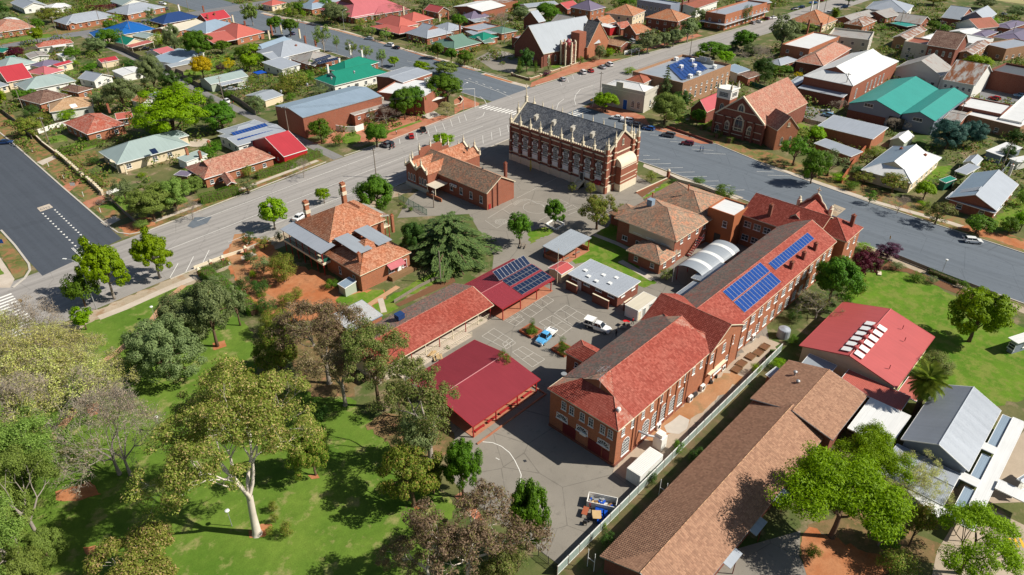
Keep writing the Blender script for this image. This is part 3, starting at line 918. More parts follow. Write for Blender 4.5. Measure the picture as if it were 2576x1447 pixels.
# ---------------------------------------------------------------- trees: trunk+crown,mesh data shared by kind
def quads_mesh(name,VV,mat,n=4):
 k=len(VV) // n
 me=bpy.data.meshes.new(name)
 me.vertices.add(len(VV));me.vertices.foreach_set('co',VV.astype(np.float32).ravel())
 me.loops.add(len(VV));me.loops.foreach_set('vertex_index',np.arange(len(VV),dtype=np.int32))
 me.polygons.add(k);me.polygons.foreach_set('loop_start',np.arange(0,k*n,n,dtype=np.int32))
 me.materials.append(M(mat));me.update(calc_edges=True)
 return me
def unit(r,n):
 v=r.normal(size=(n,3));return v/np.linalg.norm(v,axis=1)[:,None]
def leaf_cards(C,N,r,ln,wd,droop=0.):
 n=len(C)
 N=N+unit(r,n)*.55;N /= np.linalg.norm(N,axis=1)[:,None]
 A=np.cross(N,unit(r,n));A[:,2]-=droop
 A-=N*(A*N).sum(1)[:,None];A /= np.maximum(np.linalg.norm(A,axis=1),1e-5)[:,None]
 B=np.cross(N,A)
 l=ln*r.uniform(.6,1.35,(n,1));w=wd*r.uniform(.6,1.35,(n,1))
 return np.stack([C-A*l*.5,C+B*w*.5+A*l*.08,C+A*l*.5,C-B*w*.5+A*l*.08],1).reshape(-1,3)
def grow(mb,r,p,d,ln,rad,depth,kids,spread,up,tips,n=5,minr=.012,taper=.62,first=None):
 segs=3 if depth>1 else 2
 pts,rr=[p],[rad]
 dd=d
 for i in range(segs):
  dd=(dd+Vector(r.normal(size=3))*.16+Vector((0,0,up*.12))).normalized()
  pts.append(pts[-1]+dd*(ln/segs));rr.append(max(minr,rad*(1-(1-taper)*(i+1)/segs)))
 mb.tube(pts,rr,max(3,n),cap=False)
 if depth==0: tips.append((pts[-1],dd));return
 k=kids if isinstance(kids,int) else r.randint(kids[0],kids[1]+1)
 a0=r.uniform(0,6.28)
 for i in range(k):
  a=a0+2*pi*i/k+r.uniform(-.5,.5)
  ref=Vector((1,0,0)) if abs(dd.x)<.8 else Vector((0,1,0))
  u=dd.cross(ref).normalized();w=dd.cross(u)
  sp=spread*r.uniform(.7,1.25)
  nd=(dd*cos(sp)+(u*cos(a)+w*sin(a))*sin(sp)+Vector((0,0,up*.25))).normalized()
  q=pts[-1] if i<2 else pts[-2]+(pts[-1]-pts[-2])*r.uniform(.2,.9)
  grow(mb,r,q,nd,ln*r.uniform(.62,.84),rr[-1]*.78,depth-1,kids,spread,up,tips,n-1,minr,taper)
SPEC = {
 'round':  dict(nc=70,nl=120,ll=.36,lw=.24,rc=(.22,.36),z0=.22,bumps=.34,hole=.08,bark='bark'),
 'plane':  dict(nc=64,nl=120,ll=.40,lw=.28,rc=(.20,.34),z0=.22,bumps=.42,hole=.12,bark='bark_grey'),
 'dense':  dict(nc=90,nl=120,ll=.30,lw=.17,rc=(.20,.32),z0=.08,bumps=.34,hole=.05,bark='bark'),
 'open':   dict(nc=46,nl=105,ll=.34,lw=.18,rc=(.20,.32),z0=.22,bumps=.34,hole=.16,bark='bark'),
 'young':  dict(nc=44,nl=60,ll=.34,lw=.22,rc=(.20,.32),z0=.20,bumps=.20,hole=.05,bark='bark_grey'),
 'column': dict(nc=60,nl=80,ll=.22,lw=.12,rc=(.24,.34),z0=.03,bumps=.10,hole=0.,bark='bark'),
 'shrub':  dict(nc=46,nl=90,ll=.30,lw=.18,rc=(.28,.44),z0=.02,bumps=.22,hole=0.,bark='bark'),
 'ball':   dict(nc=80,nl=80,ll=.20,lw=.13,rc=(.18,.26),z0=.02,bumps=.03,hole=0.,bark='bark'),
}
def crown_and_trunk(kind,leaf,var,big):
 S=SPEC[kind];r=np.random.RandomState((hash_name(kind+leaf)+var*77) % 2**31)
 H,RR=8.,4.
 nc=int(S['nc']*(1.5 if big else 1.));nl=int(S['nl']*(1.8 if big else .72));k=.74 if big else 1.15
 zb=H*S['z0'];cz=(H+zb)/2;hz=(H-zb)/2
 d=unit(r,nc*2);d=d[d[:,2]>-.75][:nc];nc=len(d)
 lob=r.normal(size=(9,3));lob /= np.linalg.norm(lob,axis=1)[:,None];la=r.uniform(-1,1,9)
 bump=1+S['bumps']*np.clip(((d @ lob.T).clip(0) ** 3 @ la),-1.4,1.1)
 rad=r.uniform(.62,.86,nc)*bump
 inner=r.uniform(size=nc)<.22;rad[inner]*=r.uniform(.3,.7,inner.sum())
 C=d*rad[:,None]*np.array([RR,RR,hz]);C[:,2]+=cz
 keep=r.uniform(size=nc)>S['hole'];C,d=C[keep],d[keep];nc=len(C)
 rc=r.uniform(S['rc'][0],S['rc'][1],nc)*(RR*.78)*(.85 if big else 1.)
 u=unit(r,nc*nl)
 cc=np.repeat(C,nl,0);rr=np.repeat(rc,nl)[:,None]*(r.uniform(.35,1.,(nc*nl,1)) ** .45)
 P=cc+u*rr*np.array([1,1,.78])
 out=np.repeat(d,nl,0)*.5+u*.8+np.array([0,0,.35])
 P[:,2]=np.maximum(P[:,2],.05)
 VV=leaf_cards(P,out,r,S['ll']*k,S['lw']*k,.15)
 crown=quads_mesh('crown',VV,leaf)
 mb=MB();zt=zb+hz*.55
 tr=.22
 mb.tube([(0,0,-.1),(.05,0.,zb*.5),(0.,.08,zb),(.1,0,zt)],[tr*1.3,tr,tr*.85,tr*.5],7)
 idx=r.permutation(nc)[:16]
 for i in idx:
  c=Vector(C[i]);z0=r.uniform(min(zb*.8,zt*.7),zt);s=Vector((0,.03,z0))
  mid=s.lerp(c,.5)+Vector((0,0,.15*(c-s).length*.5))
  mb.tube([s,mid,c],[tr*.42,tr*.26,.03],5,cap=False)
 return mb.mesh('trunk',S['bark'],True),crown
def hash_name(s):
 h=0
 for ch in s: h=(h*131+ord(ch)) % 1000003
 return h
def gum(var,leaf='leaf_gum',bark='bark_white',H=16.,lean=0.,dens=1.,spread=.55,lv=4,clump=1.,ll=.34):
 r=np.random.RandomState(900+var)
 mb=MB();tips=[]
 top=Vector((lean*H*.2,0,H*.34));rad=H*.021
 mb.tube([(0,0,-.1),(0.,.05,H*.02),(lean*H*.07,0,H*.17),top],[rad*1.7,rad*1.25,rad,rad*.9],9,cap=False)
 for i in range(4):
  a=2*pi*i/4+r.uniform(-.4,.4)
  d=Vector((cos(a)*spread,sin(a)*spread,1)).normalized()
  grow(mb,r,top-Vector((0,0,r.uniform(0,.06)*H)),d,H*.25,rad*.62,lv-1,(2,4),.55,.28,tips,6,.018)
 return finish_gum(mb,r,tips,leaf,bark,dens,clump,ll)
def finish_gum(mb,r,tips,leaf,bark,dens,clump,ll):
 T=np.array([t[0][:] for t in tips]);n=len(T);nl=int(95*dens)
 rc=r.uniform(.55,1.15,n)*clump
 u=unit(r,n*nl)
 P=np.repeat(T,nl,0)+u*np.repeat(rc,nl)[:,None]*(r.uniform(.2,1,(n*nl,1)) ** .5)*np.array([1.1,1.1,.75])
 VV=leaf_cards(P,u*.7+np.array([0,0,.3]),r,ll,ll*.42,.9)
 return mb.mesh('trunk',bark,True),quads_mesh('crown',VV,leaf)
def bare(var,leaf='leaf_bud',bark='bark_grey',H=12.,dens=.35,lv=5,spread=.5):
 r=np.random.RandomState(500+var);mb=MB();tips=[]
 top=Vector((0,0,H*.2));rad=H*.018
 mb.tube([(0,0,-.1),(.03,0,H*.1),top],[rad*1.5,rad,rad*.9],8,cap=False)
 for i in range(4):
  a=2*pi*i/4+r.uniform(-.5,.5)
  grow(mb,r,top,Vector((cos(a)*.5,sin(a)*.5,1)).normalized(),H*.26,rad*.6,lv-1,3,spread,.2,tips,5,.014)
 T=np.array([t[0][:] for t in tips]);n=len(T);nl=max(3,int(40*dens))
 u=unit(r,n*nl)
 P=np.repeat(T,nl,0)+u*.75*(r.uniform(.1,1,(n*nl,1)) ** .6)
 for p,d in tips:
  for k in range(4):
   e=p+(d+Vector(unit(r,1)[0])*.8).normalized()*r.uniform(.5,1.1)
   mb.tube([p-d*.1,e],[.014,.006],3,cap=False)
 VV=leaf_cards(P,u,r,.22,.13,.2)
 return mb.mesh('trunk',bark),quads_mesh('crown',VV,leaf)
def conifer(var,leaf='leaf_cedar',H=15.,RR=7.,base=.06,levels=17,dens=1.,droop=.18,taper=.9):
 r=np.random.RandomState(300+var);mb=MB();C,N=[],[]
 mb.tube([(0,0,-.1),(0,0,H*.4),(.1,0,H*.97)],[H*.03,H*.02,.03],8)
 for i in range(levels):
  t=i/(levels-1);z=H*(base+(.97-base)*t)
  L0=RR*(1-t ** 1.25*taper)*(.75+.25*sin(i*2.1+var))
  nb=8 if t<.7 else 5
  for k in range(nb):
   a=2*pi*(k+.5*(i % 2))/nb+r.uniform(-.35,.35);L=L0*r.uniform(.7,1.12)
   dx,dy=cos(a),sin(a)
   pts=[(dx*L*s,dy*L*s,z+L*(.10*s-(droop+.10)*s*s)) for s in (0,.35,.7,1.)]
   mb.tube(pts,[max(.03,.03*L*(1-t*.5)),.02*L,.012*L,.01],4,cap=False)
   m=int(150*L/RR*dens*1.4)+20
   s=r.uniform(.12,1.04,m);wv=(.10+.34*np.sin(np.clip(s,0,1)*2.6))*L*.42
   lat=r.uniform(-1,1,m)*wv
   x=dx*L*s-dy*lat;y=dy*L*s+dx*lat
   zz=z+L*(.10*s-(droop+.10)*s*s)-.22*np.abs(lat)-r.uniform(0,.22,m)+.08
   C.append(np.stack([x,y,zz],1));N.append(np.tile([dx*.25,dy*.25,1.],(m,1)))
 C=np.concatenate(C);N=np.concatenate(N)
 n=len(C);A=np.stack([C[:,0],C[:,1],-.30*np.hypot(C[:,0],C[:,1])-.4],1)+unit(r,n)*1.4
 A /= np.linalg.norm(A,axis=1)[:,None];Nn=N+unit(r,n)*.45;B=np.cross(A,Nn);B /= np.linalg.norm(B,axis=1)[:,None]
 l=r.uniform(.35,.8,(n,1))*(RR/7) ** .5;w=r.uniform(.13,.26,(n,1))*(RR/7) ** .5
 VV=np.stack([C-A*l*.4,C+B*w*.5,C+A*l*.6,C-B*w*.5],1).reshape(-1,3)
 return mb.mesh('trunk', 'bark'),quads_mesh('crown',VV,leaf)
def plant(label,xy,h,r,kind='round',leaf='leaf_mid',cat='tree',name='tree',group=None,var=None,rz=None,big=False,nv=2):
 var=(hash_name(label+str(xy)) % nv) if var is None else var
 rz=(hash_name(label) % 628)/100.+xy[0] if rz is None else rz
 if kind in SPEC:
  tm,cm=cached(('tree',kind,leaf,var,big),lambda: crown_and_trunk(kind,leaf,var,big));sx,sz=r/4.,h/8.
 elif kind == 'gum':
  tm,cm=cached(('gum',leaf,var,big),lambda: gum(var,leaf, 'bark_white' if leaf == 'leaf_gum' else 'bark_grey',16.,.1,1.,.6,4,1.,.36));sx,sz=r/6.4,h/15.5
 elif kind == 'bare':
  tm,cm=cached(('bare',leaf,var),lambda: bare(var,leaf,lv=5,dens=.9 if leaf == 'leaf_bud' else .2));sx,sz=r/5.,h/12.
 elif kind == 'conifer':
  tm,cm=cached(('conifer',leaf,var),lambda: conifer(var,leaf,14.,4.2,.08,16,.5));sx,sz=r/4.2,h/14.
 root=empty(name,label,cat,(xy[0],xy[1],0),rz,group)
 m=Matrix.Diagonal((sx,sx,sz,1))
 link('trunk',tm,root,m);link('crown',cm,root,m)
 return root
def bespoke(label,xy,tm,cm,name='tree',cat='tree',rz=0.,sx=1.,sz=1.,group=None):
 root=empty(name,label,cat,(xy[0],xy[1],0),rz,group)
 m=Matrix.Diagonal((sx,sx,sz,1));link('trunk',tm,root,m);link('crown',cm,root,m)
 return root
def hedge(label,pts,w=1.2,h=1.4,leaf='leaf_mid',name='hedge',group=None,dens=130,ll=.2):
 root=empty(name,label, 'hedge',(pts[0][0],pts[0][1],0),0,group)
 L=[(p[0]-pts[0][0],p[1]-pts[0][1]) for p in pts];r=np.random.RandomState(hash_name(label) % 99991)
 core=MB();wallrun(core,L,w*.7,0,h*.86);core.build('core', 'bark',root)
 C,N=[],[]
 for a,b in zip(L[:-1],L[1:]):
  d=hypot(b[0]-a[0],b[1]-a[1]);n=int(d*(w+2*h)*dens*.5);ux,uy=(b[0]-a[0])/d,(b[1]-a[1])/d
  s=r.uniform(-w*.3,d+w*.3,n);t=r.uniform(-1,1,n)*(w/2+h)
  side=np.abs(t)>w/2
  lat=np.where(side,np.sign(t)*w/2,t);z=np.where(side,h-(np.abs(t)-w/2),h)
  wob=.12*np.sin(s*1.3)+.1*np.sin(s*2.9+1)
  lat=lat*(1+wob*.5)+r.normal(size=n)*.07;z=z+np.where(side,0,wob*.6)+r.normal(size=n)*.06
  C.append(np.stack([a[0]+ux*s-uy*lat,a[1]+uy*s+ux*lat,np.maximum(z,.03)],1))
  N.append(np.stack([np.where(side,-uy*np.sign(t),0),np.where(side,ux*np.sign(t),0),np.where(side,.3,1.)],1))
 VV=leaf_cards(np.concatenate(C),np.concatenate(N),r,ll,ll*.6)
 link('foliage',quads_mesh('foliage',VV,leaf),root)
 return root
def palm(label,xy,h=6.5,fr=3.):
 root=empty('palm_tree',label, 'palm tree',(xy[0],xy[1],0));r=np.random.RandomState(5)
 mb=MB();k=14
 mb.tube([(0,0,h*i/k) for i in range(k+1)],[.42-.10*i/k+(.05 if i % 2 else 0) for i in range(k+1)],9);mb.build('trunk', 'bark',root)
 sk=MB()
 for i in range(60):
  a=r.uniform(0,6.28);z=h-r.uniform(.3,2.2);sk.tube([(.35*cos(a),.35*sin(a),z),(.62*cos(a),.62*sin(a),z-.9)],[.05,.16],4)
 sk.build('dead_frond_skirt', 'timber',root)
 fm=MB();L=fr;N=15
 def q(s): return Vector((L*s,0,.9*s-1.75*s*s))
 fm.tube([q(i/6) for i in range(7)],[.05-.006*i for i in range(7)],4)
 for i in range(3,N+1):
  s=i/N;p=q(s*.96)
  for sg in (-1,1):
   ln=.95*sin(pi*(.25+.62*s))+.2
   e=p+Vector((ln*.62,sg*ln*.8,-.34*ln));w=.13
   fm.poly([p+Vector((-w,0,0)),p+Vector((w,0,0)),e+Vector((.02,0,0)),e+Vector((-.02,0,0))])
 me=fm.mesh('frond', 'leaf_palm')
 for i in range(64):
  a=i*2.399;el=62-i*1.9
  m=Matrix.Translation((0,0,h-i*.012)) @ Matrix.Rotation(a,4, 'Z') @ Matrix.Rotation(-R(el),4, 'Y') @ Matrix.Scale(r.uniform(.85,1.1),4)
  link('frond',me,root,m)
 return root
# ---------------------------------------------------------------- vehicles
CARS = {
 'hatch': dict(l=2.05,w=.86,belt=.92,roof=1.46,g0=(-1.95,.95),g1=(-1.62,.25),hood=.88,tail=.95),
 'sedan': dict(l=2.35,w=.90,belt=.93,roof=1.45,g0=(-1.55,1.05),g1=(-.95,.35),hood=.90,tail=.98),
 'suv':   dict(l=2.30,w=.94,belt=1.08,roof=1.72,g0=(-2.22,1.05),g1=(-1.95,.45),hood=1.05,tail=1.10),
 'wagon': dict(l=2.40,w=.91,belt=.95,roof=1.50,g0=(-2.30,1.05),g1=(-1.95,.40),hood=.92,tail=.98),
 'van':   dict(l=2.45,w=.95,belt=1.18,roof=1.98,g0=(-2.40,1.85),g1=(-2.32,1.15),hood=1.15,tail=1.18),
 'ute':   dict(l=2.65,w=.93,belt=1.10,roof=1.78,g0=(-.55,1.35),g1=(-.40,.72),hood=1.08,tail=1.05),
}
def loft(mb,secs,m=0):
 b=len(mb.v);k=len(secs[0])
 for s in secs: mb.v+=s
 for i in range(len(secs)-1):
  for j in range(k):
   j2=(j+1) % k;mb.f.append((b+i*k+j,b+i*k+j2,b+(i+1)*k+j2,b+(i+1)*k+j));mb.m.append(m)
 mb.f.append(tuple(b+j for j in reversed(range(k))));mb.m.append(m)
 mb.f.append(tuple(b+(len(secs)-1)*k+j for j in range(k)));mb.m.append(m)
def car_meshes(kind):
 S=CARS[kind];l,w,bz=S['l'],S['w'],S['belt']
 body=MB();secs=[]
 st=[(-l,.45,S['tail']-.18,.86),(-l+.10,.28,S['tail'],.95),(S['g0'][0] if S['g0'][0]>-l+.2 else -l+.25,.24,bz,1.),(0,.22,bz,1.),
   (S['g0'][1],.24,bz,.99),(l-.35,.26,S['hood']-.10,.95),(l-.08,.30,S['hood']-.22,.88),(l,.42,S['hood']-.36,.78)]
 if kind == 'ute': st=[s if s[0]>-.7 else None for s in st];st=[(-.62,.5,bz,.98)]+[s for s in st if s]
 for x,z0,z1,k in st:
  ww=w*k
  secs.append([(x,-ww*.9,z0),(x,ww*.9,z0),(x,ww,z0+(z1-z0)*.35),(x,ww*.985,z0+(z1-z0)*.8),(x,ww*.88,z1),(x,-ww*.88,z1),(x,-ww*.985,z0+(z1-z0)*.8),(x,-ww,z0+(z1-z0)*.35)])
 loft(body,secs)
 g=MB();(a0,a1),(b0,b1),rz=S['g0'],S['g1'],S['roof'];wb,wt=w*.87,w*.70
 lo=[(a0,-wb,bz-.01),(a1,-wb,bz-.01),(a1,wb,bz-.01),(a0,wb,bz-.01)]
 hi=[(b0,-wt,rz-.05),(b1,-wt,rz-.05),(b1,wt,rz-.05),(b0,wt,rz-.05)]
 for i in range(4):
  j=(i+1) % 4;g.poly([lo[i],lo[j],hi[j],hi[i]])
 roof=MB();loft(roof,[[(x,-wt*1.02,rz-.05),(x,wt*1.02,rz-.05),(x,wt*.8,rz+dz),(x,-wt*.8,rz+dz)] for x,dz in ((b0-.04,-.03),(b0+.25,.015),((b0+b1)/2,.03),(b1-.2,.015),(b1+.04,-.035))])
 for sg in (-1,1):
  for xa,xb in ((a0,b0),(a1,b1)): roof.tube([(xa,sg*wb*1.,bz-.02),(xb,sg*wt*1.01,rz-.04)],.045,4)
  xm=(a0+a1)/2-.1;roof.tube([(xm,sg*wb*1.005,bz),(xm,sg*wt*1.015,rz-.04)],.04,4)
  roof.box(a1-.25,sg*(w+.02)-.08,bz-.02,a1-.05,sg*(w+.02)+.08,bz+.13)
 wh=MB();wh.lathe([(.20,-.10),(.31,-.10),(.33,-.06),(.33,.06),(.31,.10),(.20,.10)],n=14)
 rim=MB();rim.lathe([(.205,-.105),(.10,-.112),(.10,.112),(.205,.105)],n=10)
 hl=MB();hl.box(-.05,-.2,-.06,.03,.2,.06);tl=MB();tl.box(-.03,-.14,-.10,.05,.14,.10)
 return dict(body=body.mesh('body', 'car_paint',False),glass=g.mesh('glass', 'car_glass'),roof=roof.mesh('roof', 'car_paint'),
    tyre=cached('tyre',lambda: wh.mesh('tyre', 'rubber')),rim=cached('rim',lambda: rim.mesh('rim', 'alloy')),
    hl=cached('hl',lambda: hl.mesh('headlight', 'lamp_glass')),tl=cached('tl',lambda: tl.mesh('tail_light', 'tail_red')))
COL=dict(white=(.75,.75,.74),silver=(.42,.44,.46),grey=(.13,.14,.15),black=(.012,.012,.014),red=(.42,.012,.014),maroon=(.14,.008,.02),
   blue=(.02,.12,.36),navy=(.012,.035,.11),ltblue=(.22,.40,.56),green=(.03,.10,.06),sky=(.10,.38,.68))
def car(label,pos,kind='hatch',color='white',group=None,name='parked_car',cat='car'):
 (x,y),deg=pos
 me=cached(('car',kind),lambda: car_meshes(kind));S=CARS[kind]
 root=empty(name,label,cat,(x,y,.03),R(deg),group)
 c=(*COL[color],1)
 for n in ('body', 'roof'):
  o=link(n,me[n],root);o.color=c
 link('glass',me['glass'],root)
 fx=S['l']-.78;rx=-S['l']+.82
 for wx in (fx,rx):
  for sg in (-1,1):
   o=link('wheel',me['tyre'],root,Matrix.Translation((wx,sg*(S['w']-.10),.33)) @ Matrix.Rotation(pi/2,4, 'X'))
   link('rim',me['rim'],o)
 for sg in (-1,1):
  link('headlight',me['hl'],root,Matrix.Translation((S['l']-.06,sg*S['w']*.58,S['hood']-.28)))
  link('tail_light',me['tl'],root,Matrix.Translation((-S['l']-0.,sg*S['w']*.66,S['tail']-.26)))
 return root
# ---------------------------------------------------------------- street furniture
def power_pole(label,xy,h=9.,arm=2.2,deg=0.,name='power_pole',cat='power pole',group=None,lamp=False):
 root=empty(name,label,cat,(xy[0],xy[1],0),R(deg),group)
 MB().tube([(0,0,-.1),(0,0,h)],[.16,.11],8).build('pole', 'timber_grey',root)
 if arm:
  a=MB();a.box(-.07,-arm/2,h-.75,.07,arm/2,h-.6);a.build('cross_arm', 'timber_grey',root)
  im=cached('insul',lambda: MB().lathe([(.05,0),(.07,.05),(.04,.12),(.06,.17),(.03,.22)],n=6).mesh('insulator', 'white_paint'))
  for k in range(4): link('insulator',im,root,Matrix.Translation((0,-arm/2+.12+k*(arm-.24)/3,h-.6)))
 if lamp:
  MB().tube([(0,0,h-1.6),(1.,0,h-1.1),(1.9,0,h-1.)],.035,5).build('bracket', 'grey_steel',root)
  MB().box(1.7,-.12,h-1.08,2.3,.12,h-.95).build('lamp_head', 'lamp_glass',root)
 return root
def wires(label,pts,sag=.5,n=8):
 mb=MB()
 for off in (-.9,-.3,.3,.9):
  for a,b in zip(pts[:-1],pts[1:]):
   d=hypot(b[0]-a[0],b[1]-a[1]);nx,ny=-(b[1]-a[1])/d*off,(b[0]-a[0])/d*off
   P=[]
   for i in range(n+1):
    t=i/n;P.append((a[0]+(b[0]-a[0])*t+nx,a[1]+(b[1]-a[1])*t+ny,a[2]+(b[2]-a[2])*t-sag*4*t*(1-t)))
   mb.tube(P,.012,3,cap=False)
 o=mb.build('power_lines', 'dark_steel');return tag(o,label, 'power lines')
def street_lamp(label,xy,h=9.,reach=2.,deg=0.,group=None,base=True):
 root=empty('street_lamp',label, 'street lamp',(xy[0],xy[1],0),R(deg),group)
 def mp():
  mb=MB();mb.tube([(0,0,-.1),(0,0,h*.8),(.15,0,h*.92),(reach*.5,0,h*.985),(reach,0,h)],[.11,.075,.06,.05,.045],8);return mb.mesh('pole', 'grey_steel')
 link('pole',cached(('slp',h,reach),mp),root)
 link('lamp_head',cached(('slh',h,reach),lambda: MB().box(reach-.1,-.15,h-.06,reach+.65,.15,h+.08).mesh('lamp_head', 'lamp_glass')),root)
 return root
def park_lamp(label,xy,h=3.,group=None):
 root=empty('park_lamp',label, 'lamp',(xy[0],xy[1],0),0,group)
 link('post',cached(('plp',h),lambda: MB().tube([(0,0,-.1),(0,0,h)],[.06,.045],8).mesh('post', 'grey_steel')),root)
 link('lamp_shade',cached(('pls',h),lambda: MB().lathe([(.05,h),(.16,h+.02),(.20,h+.22),(.34,h+.25),(.30,h+.33),(.05,h+.42)],n=14).mesh('lamp_shade', 'lamp_glass')),root)
 return root
def flag_pole(label,xy,h=8.,mat='white_paint'):
 root=empty('flag_pole',label, 'flag pole',(xy[0],xy[1],0))
 MB().tube([(0,0,-.1),(0,0,h)],[.07,.04],8).build('pole',mat,root)
 MB().lathe([(.03,h),(.09,h+.07),(.03,h+.15)],n=8).build('finial',mat,root)
 return root
def road_sign(label,xy,h=2.4,deg=0.,mat='yellow_paint',w=.7,hh=.7,round_=False,name='road_sign',group=None):
 root=empty(name,label, 'road sign',(xy[0],xy[1],0),R(deg),group)
 MB().tube([(0,0,-.1),(0,0,h)],.03,6).build('post', 'grey_steel',root)
 mb=MB()
 if round_:
  N=14;P=[(w/2*cos(2*pi*i/N),h-hh/2+hh/2*sin(2*pi*i/N)) for i in range(N)]
  b=len(mb.v);mb.v+=[(x,-.05,z) for x,z in P]+[(x,-.035,z) for x,z in P]
  mb.f+=[tuple(range(N)),tuple(reversed(range(N,2*N)))];mb.m+=[0,0]
  for i in range(N): mb.f.append((i,N+i,N+(i+1) % N,(i+1) % N));mb.m.append(0)
 else: mb.box(-w/2,-.05,h-hh,w/2,-.035,h)
 mb.build('sign_panel',mat,root)
 return root
def picnic_table(label,xy,deg=0.,mat='timber_pale',top=None,group=None):
 root=empty('picnic_table',label, 'table',(xy[0],xy[1],0),R(deg),group)
 pm=cached(('plank',mat),lambda: MB().box(-.9,-.07,0,.9,.07,.04).mesh('plank',mat))
 for k in range(4): link('plank',pm,root,Matrix.Translation((0,-.24+k*.16,.72)))
 for s in (-1,1):
  for k in (0,1): link('plank',pm,root,Matrix.Translation((0,s*(.62+k*.15),.44)))
 for sx in (-.65,.65):
  mb=MB();mb.box(-.03,-.75,.38,.03,.75,.44);mb.box(-.03,-.33,.66,.03,.33,.72)
  for s in (-1,1): mb.tube([(0,s*.55,0),(0,s*.2,.72)],.04,4)
  mb.build('leg_frame',mat,root,Matrix.Translation((sx,0,0)))
 return root
def aircon(label,xy,z=0.,deg=0.,w=.9,h=.75,d=.4,group=None,mat='white_paint'):
 root=empty('air_conditioner',label, 'air conditioner',(xy[0],xy[1],z),R(deg),group)
 link('casing',cached(('acc',w,h,d,mat),lambda: MB().box(-w/2,-d/2,.06,w/2,d/2,h).mesh('casing',mat)),root)
 def mg():
  mb=MB();mb.lathe([(h*.32,0),(h*.32,.02),(h*.28,.02),(h*.28,0.)],n=14)
  mb.v=[(x,-d/2-zz,y+h*.53) for x,y,zz in mb.v]
  for a in range(4):
   c,s=cos(a*.785)*h*.3,sin(a*.785)*h*.3
   mb.tube([(-c,-d/2-.012,h*.53-s),(c,-d/2-.012,h*.53+s)],.012,3)
  return mb.mesh('fan_grille', 'dark_steel')
 link('fan_grille',cached(('acg',w,h,d),mg),root)
 return root
def person(label,xy,deg=0.,top='cloth_blue',legs='cloth_dark',stride=.22,h=1.72):
 root=empty('person',label, 'person',(xy[0],xy[1],.03),R(deg))
 J=[(0,0,.95),(0,0,1.15),(0,0,1.38),(0,0,1.50),(.02,0,1.62),(.01,0,1.70),
   (0,.10,.92),(stride*.6,.10,.52),(stride*.8,.10,.09),(stride*.8+.16,.11,.04),
   (0,-.10,.92),(-stride*.3,-.10,.50),(-stride,-.10,.11),(-stride+.15,-.11,.04),
   (0,.19,1.40),(-.05,.25,1.13),(.08,.26,.90),(.11,.26,.82),(0,-.19,1.40),(.05,-.25,1.13),(.16,-.25,.92),(.20,-.25,.85)]
 E=[(0,1),(1,2),(2,3),(3,4),(4,5),(0,6),(6,7),(7,8),(8,9),(0,10),(10,11),(11,12),(12,13),(2,14),(14,15),(15,16),(16,17),(2,18),(18,19),(19,20),(20,21)]
 rad=[(.15,.11),(.13,.10),(.15,.10),(.055,.055),(.10,.085),(.07,.065),(.10,.09),(.065,.065),(.045,.045),(.04,.03),(.10,.09),(.065,.065),(.045,.045),(.04,.03),(.06,.06),(.045,.045),(.033,.033),(.03,.02),(.06,.06),(.045,.045),(.033,.033),(.03,.02)]
 def mk():
  me=bpy.data.meshes.new('body');me.from_pydata(J,E,[]);o=bpy.data.objects.new('tmp',me);col.objects.link(o)
  md=o.modifiers.new('s', 'SKIN');sv=me.skin_vertices[0].data
  for i,q in enumerate(rad): sv[i].radius=q
  sv[0].use_root=True
  o.modifiers.new('d', 'SUBSURF').levels=1
  dg=bpy.context.evaluated_depsgraph_get();me2=bpy.data.meshes.new_from_object(o.evaluated_get(dg));bpy.data.objects.remove(o)
  for m in ('skin',top,legs): me2.materials.append(M(m))
  for p in me2.polygons:
   z,y=p.center.z,abs(p.center.y)
   p.material_index=0 if z>1.46 or (y > .2 and z<1.) else (2 if z < .98 else 1)
  return me2
 link('body',mk(),root,Matrix.Scale(h/1.75,4))
 link('hair',cached('hair',lambda: MB().lathe([(.02,1.745),(.07,1.735),(.105,1.69),(.108,1.64),(.09,1.62)],n=10).mesh('hair', 'hair_dark')),root,Matrix.Translation((-.01,0,0)) @ Matrix.Scale(h/1.75,4))
 return root
# ================================================================ THE GROUND,ROADS AND PATHS
sheet('ground',[(-900,-900),(3500,-900),(3500,3500),(-900,3500)], 'suburb_ground',lv=0)
A_UP=[(-80,165),(23.8,170.5),(43.5,172),(105,177.4),(130,178.5),(174,183),(204,184.5),(263,183),(320,178),(380,175),(700,172)]
A_LO=[(-80,140),(23,145.3),(43,146.4),(64,147.2),(143.6,151.4),(165,152.4),(202,155.4),(255,162.5),(290,164.5),(356,160),(700,150)]
def road(name,up,lo,mat,lv):
 z=.0045*lv;mb=MB()
 import bisect
 xs=sorted(set([p[0] for p in up]+[p[0] for p in lo]))
 f=lambda P,x: np.interp(x,[p[0] for p in P],[p[1] for p in P])
 for a,b in zip(xs[:-1],xs[1:]): mb.poly([(a,f(lo,a),z),(b,f(lo,b),z),(b,f(up,b),z),(a,f(up,a),z)])
 o=mb.build(name,mat);o['kind'] = 'structure';return o
road('road',A_UP,A_LO, 'asphalt_old',3.4)
sheet('road',[(165.2,40),(170.8,100),(172.5,152.9),(199.5,155.4),(199.8,100),(189.8,46),(187.,8),(184,-60),(160,-60),(163,14)], 'asphalt_blue',lv=2)
sheet('road',[(181,183),(181,420),(181,900),(206,900),(207,300),(204.5,184.5)], 'asphalt_blue',lv=2)
sheet('road',[(23.8,168),(23.8,900),(45,900),(44.3,262),(43.,173)], 'asphalt_new',lv=4)
road('road',[(-200,421),(900,424)],[(-200,408),(180,405),(900,405)], 'asphalt_far',5)
